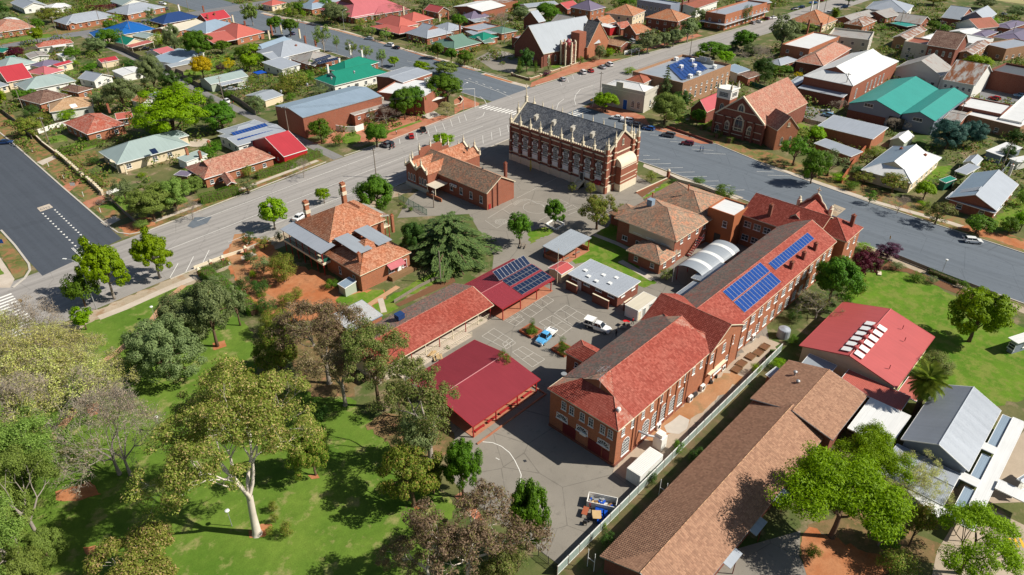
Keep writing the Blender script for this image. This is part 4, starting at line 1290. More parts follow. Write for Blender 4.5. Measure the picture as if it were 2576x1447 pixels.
sheet('laneway',[(107.6,178),(108.6,226),(109.5,256),(112.6,350),(112.6,407),(115.8,407),(115.8,350),(112.8,256),(112,226),(111.2,178)], 'asphalt_lane',lv=4)
sheet('road',[(309.4,52.7),(342.9,59.5),(341.6,44.8),(339.9,20.8),(300.8,14.9),(305.3,37)], 'asphalt_far',lv=2)
sheet('car_park',[(259.7,104.7),(255.9,87.2),(242.1,83.5),(241.9,95.6)], 'asphalt_lane',lv=3)
sheet('car_park',[(219.2,231.8),(231.9,236.3),(237.2,230.7),(235.9,221.8),(224.9,211.5),(213.7,203.2),(211.9,213.8)], 'asphalt_yard',lv=3)
sheet('verge',[(44.6,172.4),(105,178),(105,184.5),(45,180.2)], 'verge',lv=1)
path_sheet('footpath',[(47,176.2),(70,178),(104,181.2)],1.5, 'path_concrete',5)
sheet('verge',[(44.6,184),(44.8,262),(45.5,400),(52.3,400),(51.6,262),(51.4,184)], 'verge',lv=1)
sheet('bare_earth',[(44.4,173.6),(52,174.8),(52,181.5),(44.8,180)], 'red_dirt',lv=6)
sheet('driveway',[(44.4,241.6),(44.9,237.7),(49.9,240.9),(49.8,243.6)], 'path_concrete',lv=6)
sheet('driveway',[(43.6,216.8),(43.4,211.2),(49.7,217.3),(49.1,219.5)], 'red_pave',lv=6)
sheet('driveway',[(43.8,201.7),(43.6,196.7),(49.1,198.8),(49.4,202.7)], 'red_pave',lv=6)
sheet('driveway',[(42.7,186),(42.9,182.2),(46.9,183.9),(46.6,187.2)], 'path_concrete',lv=7)
sheet('lawn',[(51.8,240.1),(60.5,239.4),(57.3,226.4),(52.7,223.6),(51.6,226.9)], 'verge',lv=4)
sheet('lawn',[(52.1,217.9),(55.5,217.5),(57.5,208.2),(51.9,206.2)], 'verge',lv=4)
sheet('lawn',[(45.8,195.2),(54.4,200.7),(56,193.4),(51.1,187.9),(49,188.4)], 'lawn',lv=4)
sheet('lawn',[(51.7,248.6),(51.9,241.2),(62.7,242),(63.1,251.8)], 'lawn',lv=4)
sheet('verge',[(22.2,200.4),(23.4,196.9),(23.2,178.1),(22.5,173.7),(20.8,171.1),(19.1,171),(21,195.7)], 'verge',lv=5)
sheet('footpath',[(19.6,193.5),(19.7,184.4),(19.1,171),(17.3,167.7),(12.8,172.4)], 'path_concrete',lv=4)
sheet('verge',[(18.2,179.4),(18.1,175.1),(16.2,175.3)], 'lawn',lv=6)
kerb([(23.9,199.4),(23.9,188.3),(23.4,176),(22.7,172.8),(20.8,169.8),(17.7,167.3)],.45)
kerb([(44.1,420),(44.3,262),(43.5,214),(43.2,184)],.4)
kerb([(43.2,184),(43.6,177),(45.2,174),(49,172.6),(105,178.3)],.35)
sheet('verge',[(20,138.5),(20,144.8),(43,146.),(64,146.7),(143.6,150.9),(143.6,145.2),(64,141.4),(43,140.6)], 'ground_pale',lv=1)
path_sheet('footpath',[(26.3,141.7),(31.4,141.6),(41.2,142.5),(47.9,142.6),(61.8,143)],1.9, 'path_concrete',6)
sheet('park_lawn',[(-11.3,109.1),(.8,149.8),(8,139.6),(26.3,141.2),(41.5,141.8),(47.6,139.6),(45.2,113.3),(37.6,98.9),(47.3,84.9),(44.4,53.4),(27.6,46.2),(-9.7,79.6)], 'lawn',lv=2)
path_sheet('dirt_path',[(43.9,141.2),(39.2,138.6),(31.9,131.6),(24.4,127.2),(21.6,126.3),(14.6,117.2),(3.7,107.2)],1.4, 'path_dirt',8)
for P in ([(4.7,98.9),(9,97.3),(9.3,93.4),(6.1,94.8),(4.2,97.1)],[(14.7,116),(16.5,115.2),(15.9,112),(14.2,112.3)],[(38.3,116.8),(40.4,116),(39.7,113.9),(37.4,114.5)],[(4,85.5),(5.3,84.6),(5.1,83.3),(3.9,83.7)]):
 sheet('bare_earth',P, 'red_dirt',lv=9)
sheet('bare_earth',[(21.1,71.5),(23,71.3),(24,70.2),(23.6,69.4),(22.2,69),(20.6,70.3)], 'red_dirt',lv=9)
sheet('bare_earth',[(32.5,74.4),(33.7,73.5),(33.5,72.6),(32.5,73.3)], 'red_dirt',lv=9)
sheet('bare_earth',[(40,58.7),(41.3,58),(41.1,56.4),(39.7,57.4)], 'red_dirt',lv=9)
sheet('leaf_litter',[(49.4,77.3),(55.5,67.4),(53.6,64.1),(48.4,61.9),(45.3,66.7),(45.1,76.9)], 'litter',lv=8)
path_sheet('dirt_path',[(45.9,55.1),(45.5,52),(44.9,49.1)],1.3, 'red_pave',10)
sheet('leaf_litter',[(47.4,105.4),(58.4,108.4),(56.6,94),(48.2,84),(42.9,89.5)], 'litter',lv=8)
sheet('gravel_yard',[(63.3,153.9),(67.3,146.7),(65,133.3),(68.6,120),(65.3,114),(73.1,108.2),(67.4,101.1),(61,106.7),(55,110.4),(50.1,115.6),(50.9,124.2),(53.9,139.8),(56.5,148.2)], 'red_dirt',lv=5)
path_sheet('gravel_drive',[(64.2,154.5),(58,146),(53.9,133),(53.4,124.9),(54.3,118.4),(60.2,111.2)],2.6, 'dirt',7)
sheet('lawn',[(63.3,112.2),(65.2,113.1),(73,108.4),(72.3,106.8),(67.6,106.1),(63.7,108.4),(63.1,109.7)], 'lawn_rich',lv=7)
sheet('lawn',[(70.3,104.9),(79.8,105.9),(85.6,105.9),(91.5,102.3),(78.6,102.4),(71.2,102.3),(71,100.4),(66.2,100.2),(67.6,105.1)], 'lawn_rich',lv=7)
path_sheet('garden_path',[(76,107),(67.6,105.8),(64,104.6)],1.3, 'path_dirt',8)
path_sheet('garden_path',[(70.4,106),(67.7,101.2)],1.2, 'path_concrete',9)
sheet('garden_bed',[(71.1,101.9),(71.4,100.6),(86,99.4),(87.1,101.2),(81.2,102.1)], 'soil_bed',lv=9)
sheet('school_yard',[(47.1,57.1),(46.6,51.6),(47.1,36.5),(82.5,34),(111.7,38.1),(149.6,62.1),(161,102.3),(178.5,141.1),(179.2,165.4),(135.1,151.1),(106.1,140.4),(96.5,133.2),(110.9,121.5),(99.9,101.4),(83.8,87),(57.6,82.7),(56,79.6),(52.5,63.5)], 'asphalt_yard',lv=3)
sheet('patched_asphalt',[(46.6,51.6),(47.1,36.5),(57.8,35.6),(59.9,48.3),(57.5,58.3),(52.3,62.4),(47.2,56.4)], 'asphalt_yard',lv=4)
sheet('lawn',[(109.9,99.1),(118.9,99.3),(119.3,102.6),(114.2,103.4)], 'lawn_rich',lv=6)
sheet('lawn',[(110.9,86.9),(123.3,90.8),(140,91.5),(132.4,83.6),(120.5,76.9),(116.2,67),(112.7,67.9),(112.4,69.8),(114.1,83.6),(110.2,85.1)], 'lawn_rich',lv=6)
path_sheet('footpath',[(124.4,90.8),(124.7,84.3),(124.4,80.3)],1.4, 'path_concrete',8)
path_sheet('footpath',[(118.4,78.5),(118,75.7),(116.7,68.3)],1.6, 'path_concrete',8)
sheet('lawn',[(150.1,94.5),(164.3,95.4),(163.9,93.8),(150.1,93.1)], 'lawn_rich',lv=7)
sheet('garden_bed',[(151.6,97.1),(156.2,98),(161.9,96.9),(162.9,95.9),(150.4,94.6)], 'soil_bed',lv=8)
sheet('footpath',[(168.4,106.8),(166.5,97.2),(167.1,75.4),(169.5,74.6),(169.4,91.1),(170.5,107.9)], 'path_concrete',lv=6)
sheet('dirt_strip',[(65.3,40.9),(72.5,42.6),(80.1,42),(114,41.3),(114.2,37.3),(88.9,37.7),(74.1,36.5),(66.3,37)], 'yard_concrete',lv=6)
sheet('dirt_strip',[(74.9,42.4),(81.8,41.9),(100.2,40.2),(100,37.5),(81.2,38.8),(74.9,40)], 'dirt',lv=7)
sheet('spilt_plaster',[(79.4,40.9),(81.3,40.6),(83.5,40.5),(83.6,38.6),(81.4,37.8),(79.5,38.1),(78.4,39.7)], 'concrete',lv=8)
sheet('narrow_yard',[(46.3,35.9),(75.8,36.5),(106.7,36.4),(104.7,32.7),(84.2,32.2),(50.9,32.1),(45.7,31.3)], 'garden',lv=4)
sheet('lawn',[(141.1,35.1),(151.7,35.9),(155.2,33.5),(157.9,31.6),(158.7,28.7),(157.5,22.1),(154.4,13.4),(152.7,4.5),(142.9,-1.2),(126.5,0),(116.6,6.7),(114.9,15.9)], 'lawn_rich',lv=5)
sheet('garden_bed',[(156.1,33.8),(163.3,33.5),(161.8,19.3),(159.8,11),(156.6,11.2),(157.2,20),(159.1,28.8)], 'soil_bed',lv=6)
path_sheet('footpath',[(164.1,42.3),(162.8,32.7),(161.9,23.4),(160.3,11.2),(159.2,.2)],2.6, 'ground_pale',7)
path_sheet('footpath',[(195,82.3),(193.8,69.6),(192.8,60.7),(191.5,47.1),(192.1,28.9),(191,18.5),(189.2,5.7)],1.9, 'path_concrete',7)
sheet('verge',[(187.4,8),(192.8,70),(199.8,100),(203,120),(210,120),(203,70),(194.5,8),(191,-40),(184.6,-40)], 'verge',lv=5)
sheet('bare_earth',[(190,27.1),(189.8,17.6),(189.2,7.7),(193.1,8.5),(194.1,17.5),(193.5,25.8)], 'red_dirt',lv=8)
sheet('lawn',[(228.6,43.8),(234,40.4),(223.1,39),(216.1,42.2)], 'lawn_rich',lv=6)
sheet('lawn',[(210.6,21.1),(229.5,21.2),(229.6,15.5),(200.3,16.3),(193.7,20.2),(197.5,21.6)], 'lawn_rich',lv=6)
sheet('footpath',[(223.2,96.6),(223.1,91.2),(214.2,89.9),(214.4,93.5)], 'red_pave',lv=6)
kerb([(172.3,152),(170.9,104),(165.4,42),(163,14),(160.5,-40)],.3)
kerb([(199.4,121),(199.9,100),(192.9,71),(189.9,47),(187.1,11),(184.3,-40)],.3)
kerb([(206.4,200),(207.3,300),(206.4,405)],.35);kerb([(180.6,188),(180.8,405)],.35)
kerb([(43,146.),(64,146.8),(143.6,151.),(165,152.)],.3)
kerb([(111.6,178.4),(130,178.8),(174,183.3)],.3)
kerb([(207,185),(263,183.4),(320,178.4),(380,175.4)],.3)
sheet('driveway',[(67.4,19.5),(74.9,15.3),(70.8,13.6),(68.4,11.1),(64.7,10.4),(55.5,20.1),(60.6,23.2)], 'asphalt_yard',lv=5)
sheet('bare_earth',[(74,14.7),(76.4,14.7),(77.4,8.3),(79.6,2.6),(72.4,5.2),(67.9,11.2),(70.8,13.4)], 'red_dirt',lv=6)
sheet('yard_concrete',[(84.6,.3),(92.3,0),(97.7,-1.7),(97.8,-8.7),(87.1,-13.1),(75.7,-1.1)], 'yard_concrete',lv=5)
sheet('leaf_litter',[(91.2,8.5),(89.4,3.1),(85.5,3.2),(86.4,-1),(82.4,-.3),(77.2,8.3),(76.2,14.9)], 'litter',lv=4)
sheet('paved_yard',[(92.4,.7),(105.5,-1.4),(109.5,-1.4),(124.8,-3.3),(122.9,-6.5),(106,-9.6),(97.7,-1.7)], 'yard_concrete',lv=6)
lines('yellow_hatching',[((93.3,-5.7),(91.9,-6.5)),((93.8,-6.3),(92.4,-7.1)),((94.3,-6.8),(92.9,-7.6)),((94.8,-7.4),(93.4,-8.2)),((95.3,-7.9),(93.9,-8.7))],.35, 'yellow_paint',8)
sheet('footpath',[(161.6,182.6),(166.1,184.3),(174.1,183.3),(176.3,185.1),(178,197.2),(172.1,194.6)], 'red_pave',lv=6)
sheet('footpath',[(116.9,196.4),(130,193.6),(133.7,184.3),(129.9,178.9),(160.6,181.4),(148.8,187),(131,193.9),(123.4,199.1)], 'red_pave',lv=6)
sheet('bare_earth',[(110.4,194.5),(129.3,178.2),(159.2,182.1),(153.5,192.7),(141.3,196.3),(124.7,196.4)], 'red_pave',lv=5)
path_sheet('clipped_grass',[(134,185.3),(141.6,185.7),(148.9,186.1)],1.6, 'lawn',8)
sheet('lawn',[(120,191.9),(123.3,194.4),(126.2,193.4),(125.6,188.7),(122.7,185.2),(119.1,185.1),(117.8,187.7)], 'lawn_rich',lv=8)
path_sheet('footpath',[(203.9,390.7),(208.4,347.1),(209.4,317.6),(207.4,267.2),(207.4,239.3),(207,216.7)],2.4, 'path_concrete',6)
path_sheet('dirt_strip',[(202.6,386.2),(206.4,344),(208.5,323.4),(208.1,283),(205.4,243.8),(205.5,218.2)],.8, 'red_dirt',7)
path_sheet('dirt_strip',[(204.2,210.9),(203.9,194.8)],1.6, 'red_dirt',7)
path_sheet('footpath',[(204.8,212.5),(203.8,194.9),(204.2,186.6)],2.6, 'path_concrete',6)
sheet('footpath',[(203.9,185),(209.3,189.1),(244.7,193.1),(255.4,191.5),(264.4,184.5),(232.6,185.5)], 'red_pave',lv=6)
sheet('footpath',[(267.8,185.9),(280.4,185.5),(309.5,182.6),(327.7,181.4),(329.4,185.8),(283.4,187.6)], 'red_pave',lv=6)
sheet('lawn',[(232.4,199.1),(239.7,200.8),(237.5,196.1),(230.9,196.1)], 'lawn_rich',lv=7)
sheet('footpath',[(200.5,124.1),(201.6,120.1),(199,101.9),(196.8,104.2),(197.4,121.7)], 'red_pave',lv=7)
sheet('footpath',[(200.2,154.2),(210.8,154.1),(206.4,132.7),(199.5,125.1),(199,142)], 'red_pave',lv=7)
sheet('lawn',[(215.1,125.2),(217.5,122.6),(211.8,119.5),(208,120.6)], 'lawn_rich',lv=7)
sheet('lawn',[(213.2,115.2),(220.1,113.8),(214.1,109.9),(210.4,111.6)], 'lawn_rich',lv=7)
path_sheet('garden_path',[(213.6,120.6),(217.5,116.6),(221.5,115.4)],1.1, 'path_concrete',8)
sheet('verge',[(77.7,419.4),(110.3,427.8),(149.2,421.5),(146.6,415.2),(111.5,416.9),(76,412.8)], 'verge',lv=6)
sheet('lawn',[(82.7,425.7),(103.1,422.6),(103.7,412.7),(80.4,416.6)], 'lawn',lv=7)
sheet('lawn',[(116.3,302.9),(128.1,310.5),(142.3,319.8),(147.5,316.8),(144.7,309.7),(128.4,292.4),(119.9,297)], 'lawn_rich',lv=5)
sheet('lawn',[(85.2,341.9),(90.4,340.9),(87.6,335.1),(83.7,334.9)], 'lawn',lv=5)
sheet('lawn',[(53.9,262.4),(58.7,261.4),(57.1,253.8),(52.3,255.3)], 'lawn',lv=5)
sheet('lawn',[(49,303.7),(53.2,299.3),(50.9,276.4),(47,260.9),(41.3,266.9)], 'verge',lv=5)
sheet('lawn',[(82.1,265.9),(87.1,265.3),(83.7,259.6)], 'lawn',lv=5)
sheet('lawn',[(131.3,298.1),(138.9,296.9),(140.1,288.9),(129.9,286.6)], 'lawn',lv=5)
sheet('lawn',[(228.9,90.1),(237.7,93.9),(237.9,90.8),(235.9,85.6),(229.8,83.6),(213.2,87)], 'lawn_rich',lv=6)
sheet('paddock',[(532.5,102.2),(529.7,78.5),(692.2,104.9),(640.2,125.8)], 'dry_grass',lv=3)
# ---------------------------------------------------------------- painted markings
lines('lane_line',[((44,159.2),(62,160.2)),((62,160.2),(105,163.2)),((105,163.2),(160,166.5)),((60,152.5),(140,156.2)),((60,168.8),(120,172.4))],.13)
lines('zebra_crossing',[((11.5,145.5+k*1.35),(16.8,145.8+k*1.35)) for k in range(15)],.6)
lines('zebra_crossing',[((174.+k*1.9,178.5-k*1.+3.5),(174.+k*1.9-2.,178.5-k*1.-.5)) for k in range(0)]+[((172.3+k*.35,181.3-k*1.55),(176.6+k*.35,181.5-k*1.55)) for k in range(15)],.65)
lines('zebra_crossing',[((174.5+k*1.55,153.8),(174.7+k*1.55,149.8)) for k in range(16)],.65)
lines('hold_line',[((32.8,176.9),(32.8,166.1)),((33.1,176.8),(33.1,166.1))],.13)
tri=MB()
for k in range(18):
 for a,b in (((34.2,201.8),(33.7,167.1)),((37.1,201.9),(36.6,171.6))):
  x,y=a[0]+(b[0]-a[0])*k/17,a[1]+(b[1]-a[1])*k/17
  tri.poly([(x-.3,y+.35,.06),(x+.3,y+.35,.06),(x,y-.45,.06)][::-1])
o=tri.build('give_way_markings', 'road_paint');o['kind'] = 'structure'
sheet('speed_patch',[(34.2,206.9),(34.1,203.6),(37.3,204.1),(37.3,207.2)], 'path_concrete',lv=8)
lines('parking_line',[((47.2,151.4),(43.1,146.5)),((51.1,151.9),(46.7,146.4)),((55.1,152.2),(51.2,147.5)),((67.2,153.3),(62.5,147.9))],.13)
lines('parking_line',[((148.9,178.8),(145.3,173.5)),((152.4,178.8),(148.4,173)),((156.7,179.5),(152.4,173.7)),((160.7,179.8),(156.6,174.3)),((164,180.2),(159.9,174.6)),((144.4,177.1),(141.1,172.5)),((139.9,177.7),(136,172.6)),((132.5,177.5),(129.9,173.8)),
 ((153.5,160.1),(148.5,154.7)),((157.8,160.4),(152.8,155)),((162.5,161.1),(157.3,155.5)),((166.4,161.2),(161.8,156.2))],.12)
lines('parking_line',[((221.3,232.1),(219,224.8)),((225.2,233),(222.9,225.5)),((229.6,233.5),(227.1,226)),((233.3,233.5),(230.8,225.9)),((236.9,233.7),(234.3,226.1))],.12)
lines('turning_line',[((182.2,191.1),(180.1,186.3)),((180.1,186.3),(176.6,181.4)),((193.6,211.6),(191.2,189.9)),((191.2,189.9),(189.4,181)),((170.5,176.5),(167,173.9)),((167,173.9),(163.1,173.4))],.14)
lines('lane_dash',[((195.7,211.5),(195.4,209.7)),((194.7,206.4),(194.4,204.7)),((194.3,201.9),(194,200.2)),((193.3,197),(193.1,195.4)),((192.9,192.7),(192.7,191.1)),((192.5,188.5),(192.2,186.9))],.2)
lines('centre_line',[((195.3,250.8),(196.2,245.7)),((198.1,241.9),(194.7,234))],.14)
lines('turning_line',[((223.3,168.6),(215.6,169)),((215.6,169),(208.3,165.5)),((208.3,165.5),(203.3,161.9)),((203.3,161.9),(199.2,157.8)),((202,165.9),(196.5,164)),((196.5,164),(190.8,160))],.14)
lines('parking_line',[((194.4,142.2),(196.3,139.5)),((194.7,134.5),(195.6,131.4)),((192.8,129.3),(194.5,126.1)),((192.5,124.7),(195.6,120.8)),((192.2,120.5),(194.2,117.6)),((191.6,116.6),(194.9,111.9)),((191.6,112.4),(193.5,109.5)),((228.3,183.5),(224.3,179.4)),((233.4,183.6),(229.5,180.2)),((223.6,182.3),(219.6,178.4)),((217.4,180.7),(214.5,177.8))],.12)
lines('parking_line',[((175.7,111.9),(177,110.3)),((172.9,109.9),(176.6,106.3)),((171.3,106.5),(176.2,102)),((171,102.2),(176,97.8)),((170.6,98.1),(175.5,93.5)),((170.2,93.9),(175.1,89.2)),((170.1,89.5),(174.6,85.1)),((169.9,85.2),(174.3,81)),((171.4,79.2),(174.1,76.8)),((191.3,108.1),(194.9,103.1)),((190.7,103.8),(194.5,98.2)),((190.2,99.4),(194.3,93.9))],.12)
lines('parking_line',[((188.1,76.9),(192.2,71.8)),((188.4,80.5),(191.5,76.7))],.12)
sheet('speed_patch',[(176.2,54.5),(175.4,51.6),(181.8,51.6),(182.5,55)], 'ground_pale',lv=8)
lines('speed_numeral',[((180.3,54.5),(180,53.5)),((180,53.5),(178.8,53.5)),((178.8,53.5),(179,54.5)),((179,54.5),(180.3,54.5)),((180.3,53.2),(180.1,52.1)),((180.1,52.1),(178.9,52.1)),((178.9,52.1),(179.1,53.2)),((179.1,53.2),(180.3,53.2))],.14, 'asphalt_new',10)
lines('speed_numeral',[((34.6,205.6),(35.5,205.7)),((35.5,205.7),(35.5,204.9)),((35.5,204.9),(34.6,204.7)),((34.6,204.7),(34.6,205.6)),((35.9,205.5),(36.7,205.6)),((36.7,205.6),(36.6,204.6)),((36.6,204.6),(35.9,204.6)),((35.9,204.6),(35.9,205.5))],.14, 'asphalt_new',10)
def court(name,P,nx=2,ny=2):
 a,b,c,d=P;L=lambda p,q,t: (p[0]+(q[0]-p[0])*t,p[1]+(q[1]-p[1])*t)
 S=[(L(a,b,i/nx),L(d,c,i/nx)) for i in range(nx+1)]+[(L(a,d,i/ny),L(b,c,i/ny)) for i in range(ny+1)]
 return lines(name,S,.09, 'faded_paint',8)
court('court_lines',[(76.4,72.9),(79.1,72.7),(79,67),(75.7,67.1)])
court('court_lines',[(77,76.1),(79.2,76.3),(78.9,74.4),(76.2,74.4)])
court('court_lines',[(87.8,83.7),(91.5,83.9),(91.1,78.3),(87.3,78.1)])
court('court_lines',[(82.9,81.8),(86.1,82),(85.9,78.6),(83,78.3)])
court('court_lines',[(92.4,83.7),(96,84),(95.3,78.8),(91.5,78.7)])
court('court_lines',[(91.7,75.6),(95.8,75.8),(95.4,69.6),(91,69.7)])
court('court_lines',[(87.2,75.7),(90.9,75.4),(90.5,69.8),(86.6,69.6)])
sheet('road_patch',[(57,167.9),(60.6,171.3),(63.8,168.4),(61.2,165.8),(57.5,165.8)], 'asphalt_blue',7)
court('court_lines',[(75.9,80.7),(79.4,80.9),(79.2,75.3),(76.2,75.1)])
court('court_lines',[(83.4,83.8),(86.7,83.7),(86.4,79.6),(83.3,80.8)])
lines('court_lines',[((126.5,119.1),(144.6,120)),((119.7,114.5),(119.1,111.7)),((120.6,105.7),(124,105.8)),((133.9,110.1),(133.7,106.8)),((133.7,106.8),(131.6,106.8)),((130.8,105.4),(133.7,105.4)),((133.7,105.4),(133,103.1)),((128,102.4),(133.2,102)),((129.5,104.2),(132.6,103.5))],.09, 'faded_paint',8)
def ring(cx,cy,r,n=20,a0=0,a1=360): return [((cx+r*cos(R(a0+(a1-a0)*i/n)),cy+r*sin(R(a0+(a1-a0)*i/n))),(cx+r*cos(R(a0+(a1-a0)*(i+1)/n)),cy+r*sin(R(a0+(a1-a0)*(i+1)/n)))) for i in range(n)]
q=(126,111.3)
lines('court_lines',ring(q[0],q[1],3.6),.09, 'faded_paint',8)
wv=[(122.7,117.3),(125.6,117.9),(127.9,117),(128.2,115.6),(127.7,113.8),(128.3,112.4),(127.4,109.8)]
for k in range(3): lines('painted_wave',[((a[0],a[1]-k*.5),(b[0],b[1]-k*.5)) for a,b in zip(wv[:-1],wv[1:])],.08, 'faded_paint',8)
q=(113.5,112.3)
for rr in (.35,.75,1.15,1.55): lines('painted_spiral',ring(q[0],q[1],rr),.09, 'faded_paint',8)
lines('court_lines',[((112.5,116.2),(123.2,117.7)),((111.2,115.9),(110.2,110.6)),((110.2,110.6),(116.8,111.6)),((118.9,117),(118.1,112.8))],.09, 'faded_paint',8)
cv=[(56,60.1),(57,58.8),(57.4,57.2),(57.3,55.3),(56.7,53.6),(55.8,51.8),(55.2,50.8),(53.9,49.8)]
lines('court_lines',list(zip(cv[:-1],cv[1:]))+[((55,56.1),(55.1,55.4))],.11, 'road_paint',8)
sheet('drain_grate',[(57.6,52.7),(58,52.4),(57.8,52),(57.4,52.2)], 'dark_steel',lv=9)
# ================================================================ THE SCHOOL AND ITS NEIGHBOURS
def rect(x0,y0,x1,y1): return dict(A=(x0,y1),B=(x0,y0),C=(x1,y0))
WR=dict(wm='brick_orange',fascia='cream_paint')
sw,swi,_=building('school_wing', 'long two storey red brick school wing with red tiled roofs and rows of white windows', 'school',[
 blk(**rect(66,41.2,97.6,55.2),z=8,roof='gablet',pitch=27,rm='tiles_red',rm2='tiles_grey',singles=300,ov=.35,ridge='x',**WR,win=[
  ('-x',5.3,.95,1.7, 'grid',[.09,.2,.37,.5,.66,.78]),('-x',2.9,2.3,1.15, 'fan',[.17,.49,.80]),
  ('-y',5.6,.75,1.5, 'grid',[.05,.13,.22,.30,.385,.46,.555,.62,.70,.78,.85]),('-y',1.,1.9,3.4, 'arch',[.085,.26,.345,.43,.515,.60])]),
 blk(**rect(92.1,40.9,104.2,55.4),z=8,roof='gable',pitch=26.5,rm='tiles_red',ov=.3,ridge='y',**WR,win=[
  ('-y',5.2,.95,1.9, 'grid',[.09,.45,.72]),('-y',1.2,3.6,1.5, 'grid',[.33]),('-y',2.1,.9,1.2, 'sash',[.62])]),
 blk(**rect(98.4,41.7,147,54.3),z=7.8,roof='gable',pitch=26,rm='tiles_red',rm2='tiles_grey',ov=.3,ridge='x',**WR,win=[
  ('-y',4.9,1.5,1.7, 'grid',15),('-y',1.,1.5,2., 'grid',15),('+y',5.,1.8,1.4, 'sash',[.74,.8,.86]),('+y',1.6,1.8,1.4, 'sash',[.74,.8,.86])]),
 blk(**rect(144.5,45.5,157.4,63.6),z=7.8,roof='gable',pitch=27,rm='tiles_red',ov=.35,ridge='y',**WR,win=[('-x',5.,1.7,1.5, 'sash',[.62,.76,.9]),('-x',1.5,1.7,1.5, 'sash',[.62,.76,.9])]),
 blk(**rect(148.2,40.,157.6,49.4),z=7.8,roof='hip',pitch=29,rm='tiles_red',ov=.35,**WR,win=[('-y',4.9,.9,1.6, 'grid',[.3,.7]),('-y',1.2,.9,1.6, 'grid',[.3,.7])]),
 blk(**rect(148,48.5,159.2,55.8),z=7.8,roof='gable',pitch=36,rm='tiles_red',ov=.2,ridge='x',**WR,win=[])])
def part(root,inv,name,mb,mat,x=0,y=0,z=0,rz=0.): return mb.build(name,mat,root,inv @ loc(x,y,z,rz))
for x in (70.9,77.6,80.3,83.,85.7,94.9,100.4): part(sw,swi, 'pier',MB().box(-.22,-.14,0,.22,0.,7.6), 'brick_orange',x,41.53 if x<92 else 41.18)
dp=cached('downpipe',lambda: MB().tube([(0,-.1,0),(0,-.1,7.7)],.06,6).mesh('downpipe', 'maroon_paint'))
for x in (71.6,78.3,86.4,103.7,108.6,113,120,127,134,141): link('downpipe',dp,sw,swi @ loc(x,41.55 if x<92 else (41.2 if x<104.2 else 42.),0))
part(sw,swi, 'plinth',MB().box(66.25,41.42,0,92.4,41.545,.5).box(66.22,41.42,0,66.345,54.9,.5), 'brick_dark')
part(sw,swi, 'bay_window_hood',MB().box(92.8,40.6,2.85,98.6,41.18,3.), 'cream_paint')
for y in (45.4,50.6): part(sw,swi, 'roller_door',MB().box(66.24,y-1.3,.1,66.34,y+1.3,2.7), 'maroon_paint')
part(sw,swi, 'side_door',MB().box(66.24,42.6,.1,66.34,43.9,2.4), 'maroon_paint')
part(sw,swi, 'electrical_box',MB().box(66.15,47.2,2.55,66.33,48.4,3.1), 'white_paint')
pg=MB();pts=[(48.3,8.2),(49.3,8.6),(50.,9.6),(50.8,10.2),(51.4,11.3),(52.15,11.9),(52.9,11.3),(53.5,10.2),(54.3,9.6),(55.,8.6),(56.,8.2)]
for a,b in zip(pts[:-1],pts[1:]):
 pg.poly([(159.3,a[0],0),(159.3,b[0],0),(159.3,b[0],b[1]),(159.3,a[0],a[1])]);pg.poly([(158.95,b[0],0),(158.95,a[0],0),(158.95,a[0],a[1]),(158.95,b[0],b[1])])
part(sw,swi, 'street_gable',pg, 'brick_red')
cp=MB();cp.tube([(159.12,a[0],a[1]+.06) for a in pts],.22,6);part(sw,swi, 'coping',cp, 'stone_cream')
for y in (48.3,56.): part(sw,swi, 'finial',MB().box(158.7,y-.4,0,159.5,y+.4,9.).lathe([(.5,9.),(.55,9.2),(.25,9.4),(.4,9.7),(.1,10.1)],(159.1,y),8), 'stone_cream')
part(sw,swi, 'roof_cross',MB().box(159.05,52.05,11.9,159.2,52.25,13.4).box(159.05,51.65,12.7,159.2,52.65,12.9), 'stone_cream')
for x,y in ((127.5,43.4),(133,43.3),(138.5,43.2)): chimney(sw,swi,(x,y),10.4, 'brick_dark',.7,7.6)
for x,y,zt in ((154.5,41.8,11.6),(146.5,57.5,11.8)): chimney(sw,swi,(x,y),zt, 'brick_dark',.8,7.6)
put_block(sw,swi,blk(**rect(76.6,48.5,81.4,60.6),z=6.6,roof='hip',pitch=27,rm='tiles_red',ov=.35,ridge='y',wm='brick_orange',fascia='cream_paint',win=[('-x',4.2,.8,1.2, 'sash',[.8])]))
def zsl(y): return 7.8+(y-41.7)*tan(R(26))+.06
solar(sw,swi,(123.4,46.6),(123.4,44.8),(141.6,44.8),16,1,(zsl(46.6),zsl(44.8),zsl(44.8)))
solar(sw,swi,(106.9,45.1),(106.9,42.6),(121.8,42.6),13,1,(zsl(45.1),zsl(42.6),zsl(42.6)))
solar(sw,swi,(106.9,47.6),(106.9,45.3),(121.8,45.3),13,1,(zsl(47.6),zsl(45.3),zsl(45.3)))
for x,y,h in ((69.4,47.5,2.4),(70.4,48.3,3.),(71.6,48.,2.6)):
 o=part(sw,swi, 'antenna',MB().tube([(0,0,0),(0,0,h)],.035,5).box(-.9,-.02,h-.3,.9,.02,h-.26).box(-.6,-.4,h-.34,-.56,.4,h-.3).box(.4,-.4,h-.34,.44,.4,h-.3), 'alloy',x,y,10.6)
part(sw,swi, 'satellite_dish',MB().lathe([(.02,0),(.35,.1),(.5,.28),(.47,.29)],n=12), 'grey_steel',70.3,55.4,8.1)
part(sw,swi, 'roof_vent',MB().lathe([(.22,0),(.22,.7),(.4,.75),(.3,1.05),(.08,1.15)],n=10), 'white_paint',68.6,43.2,8.6)
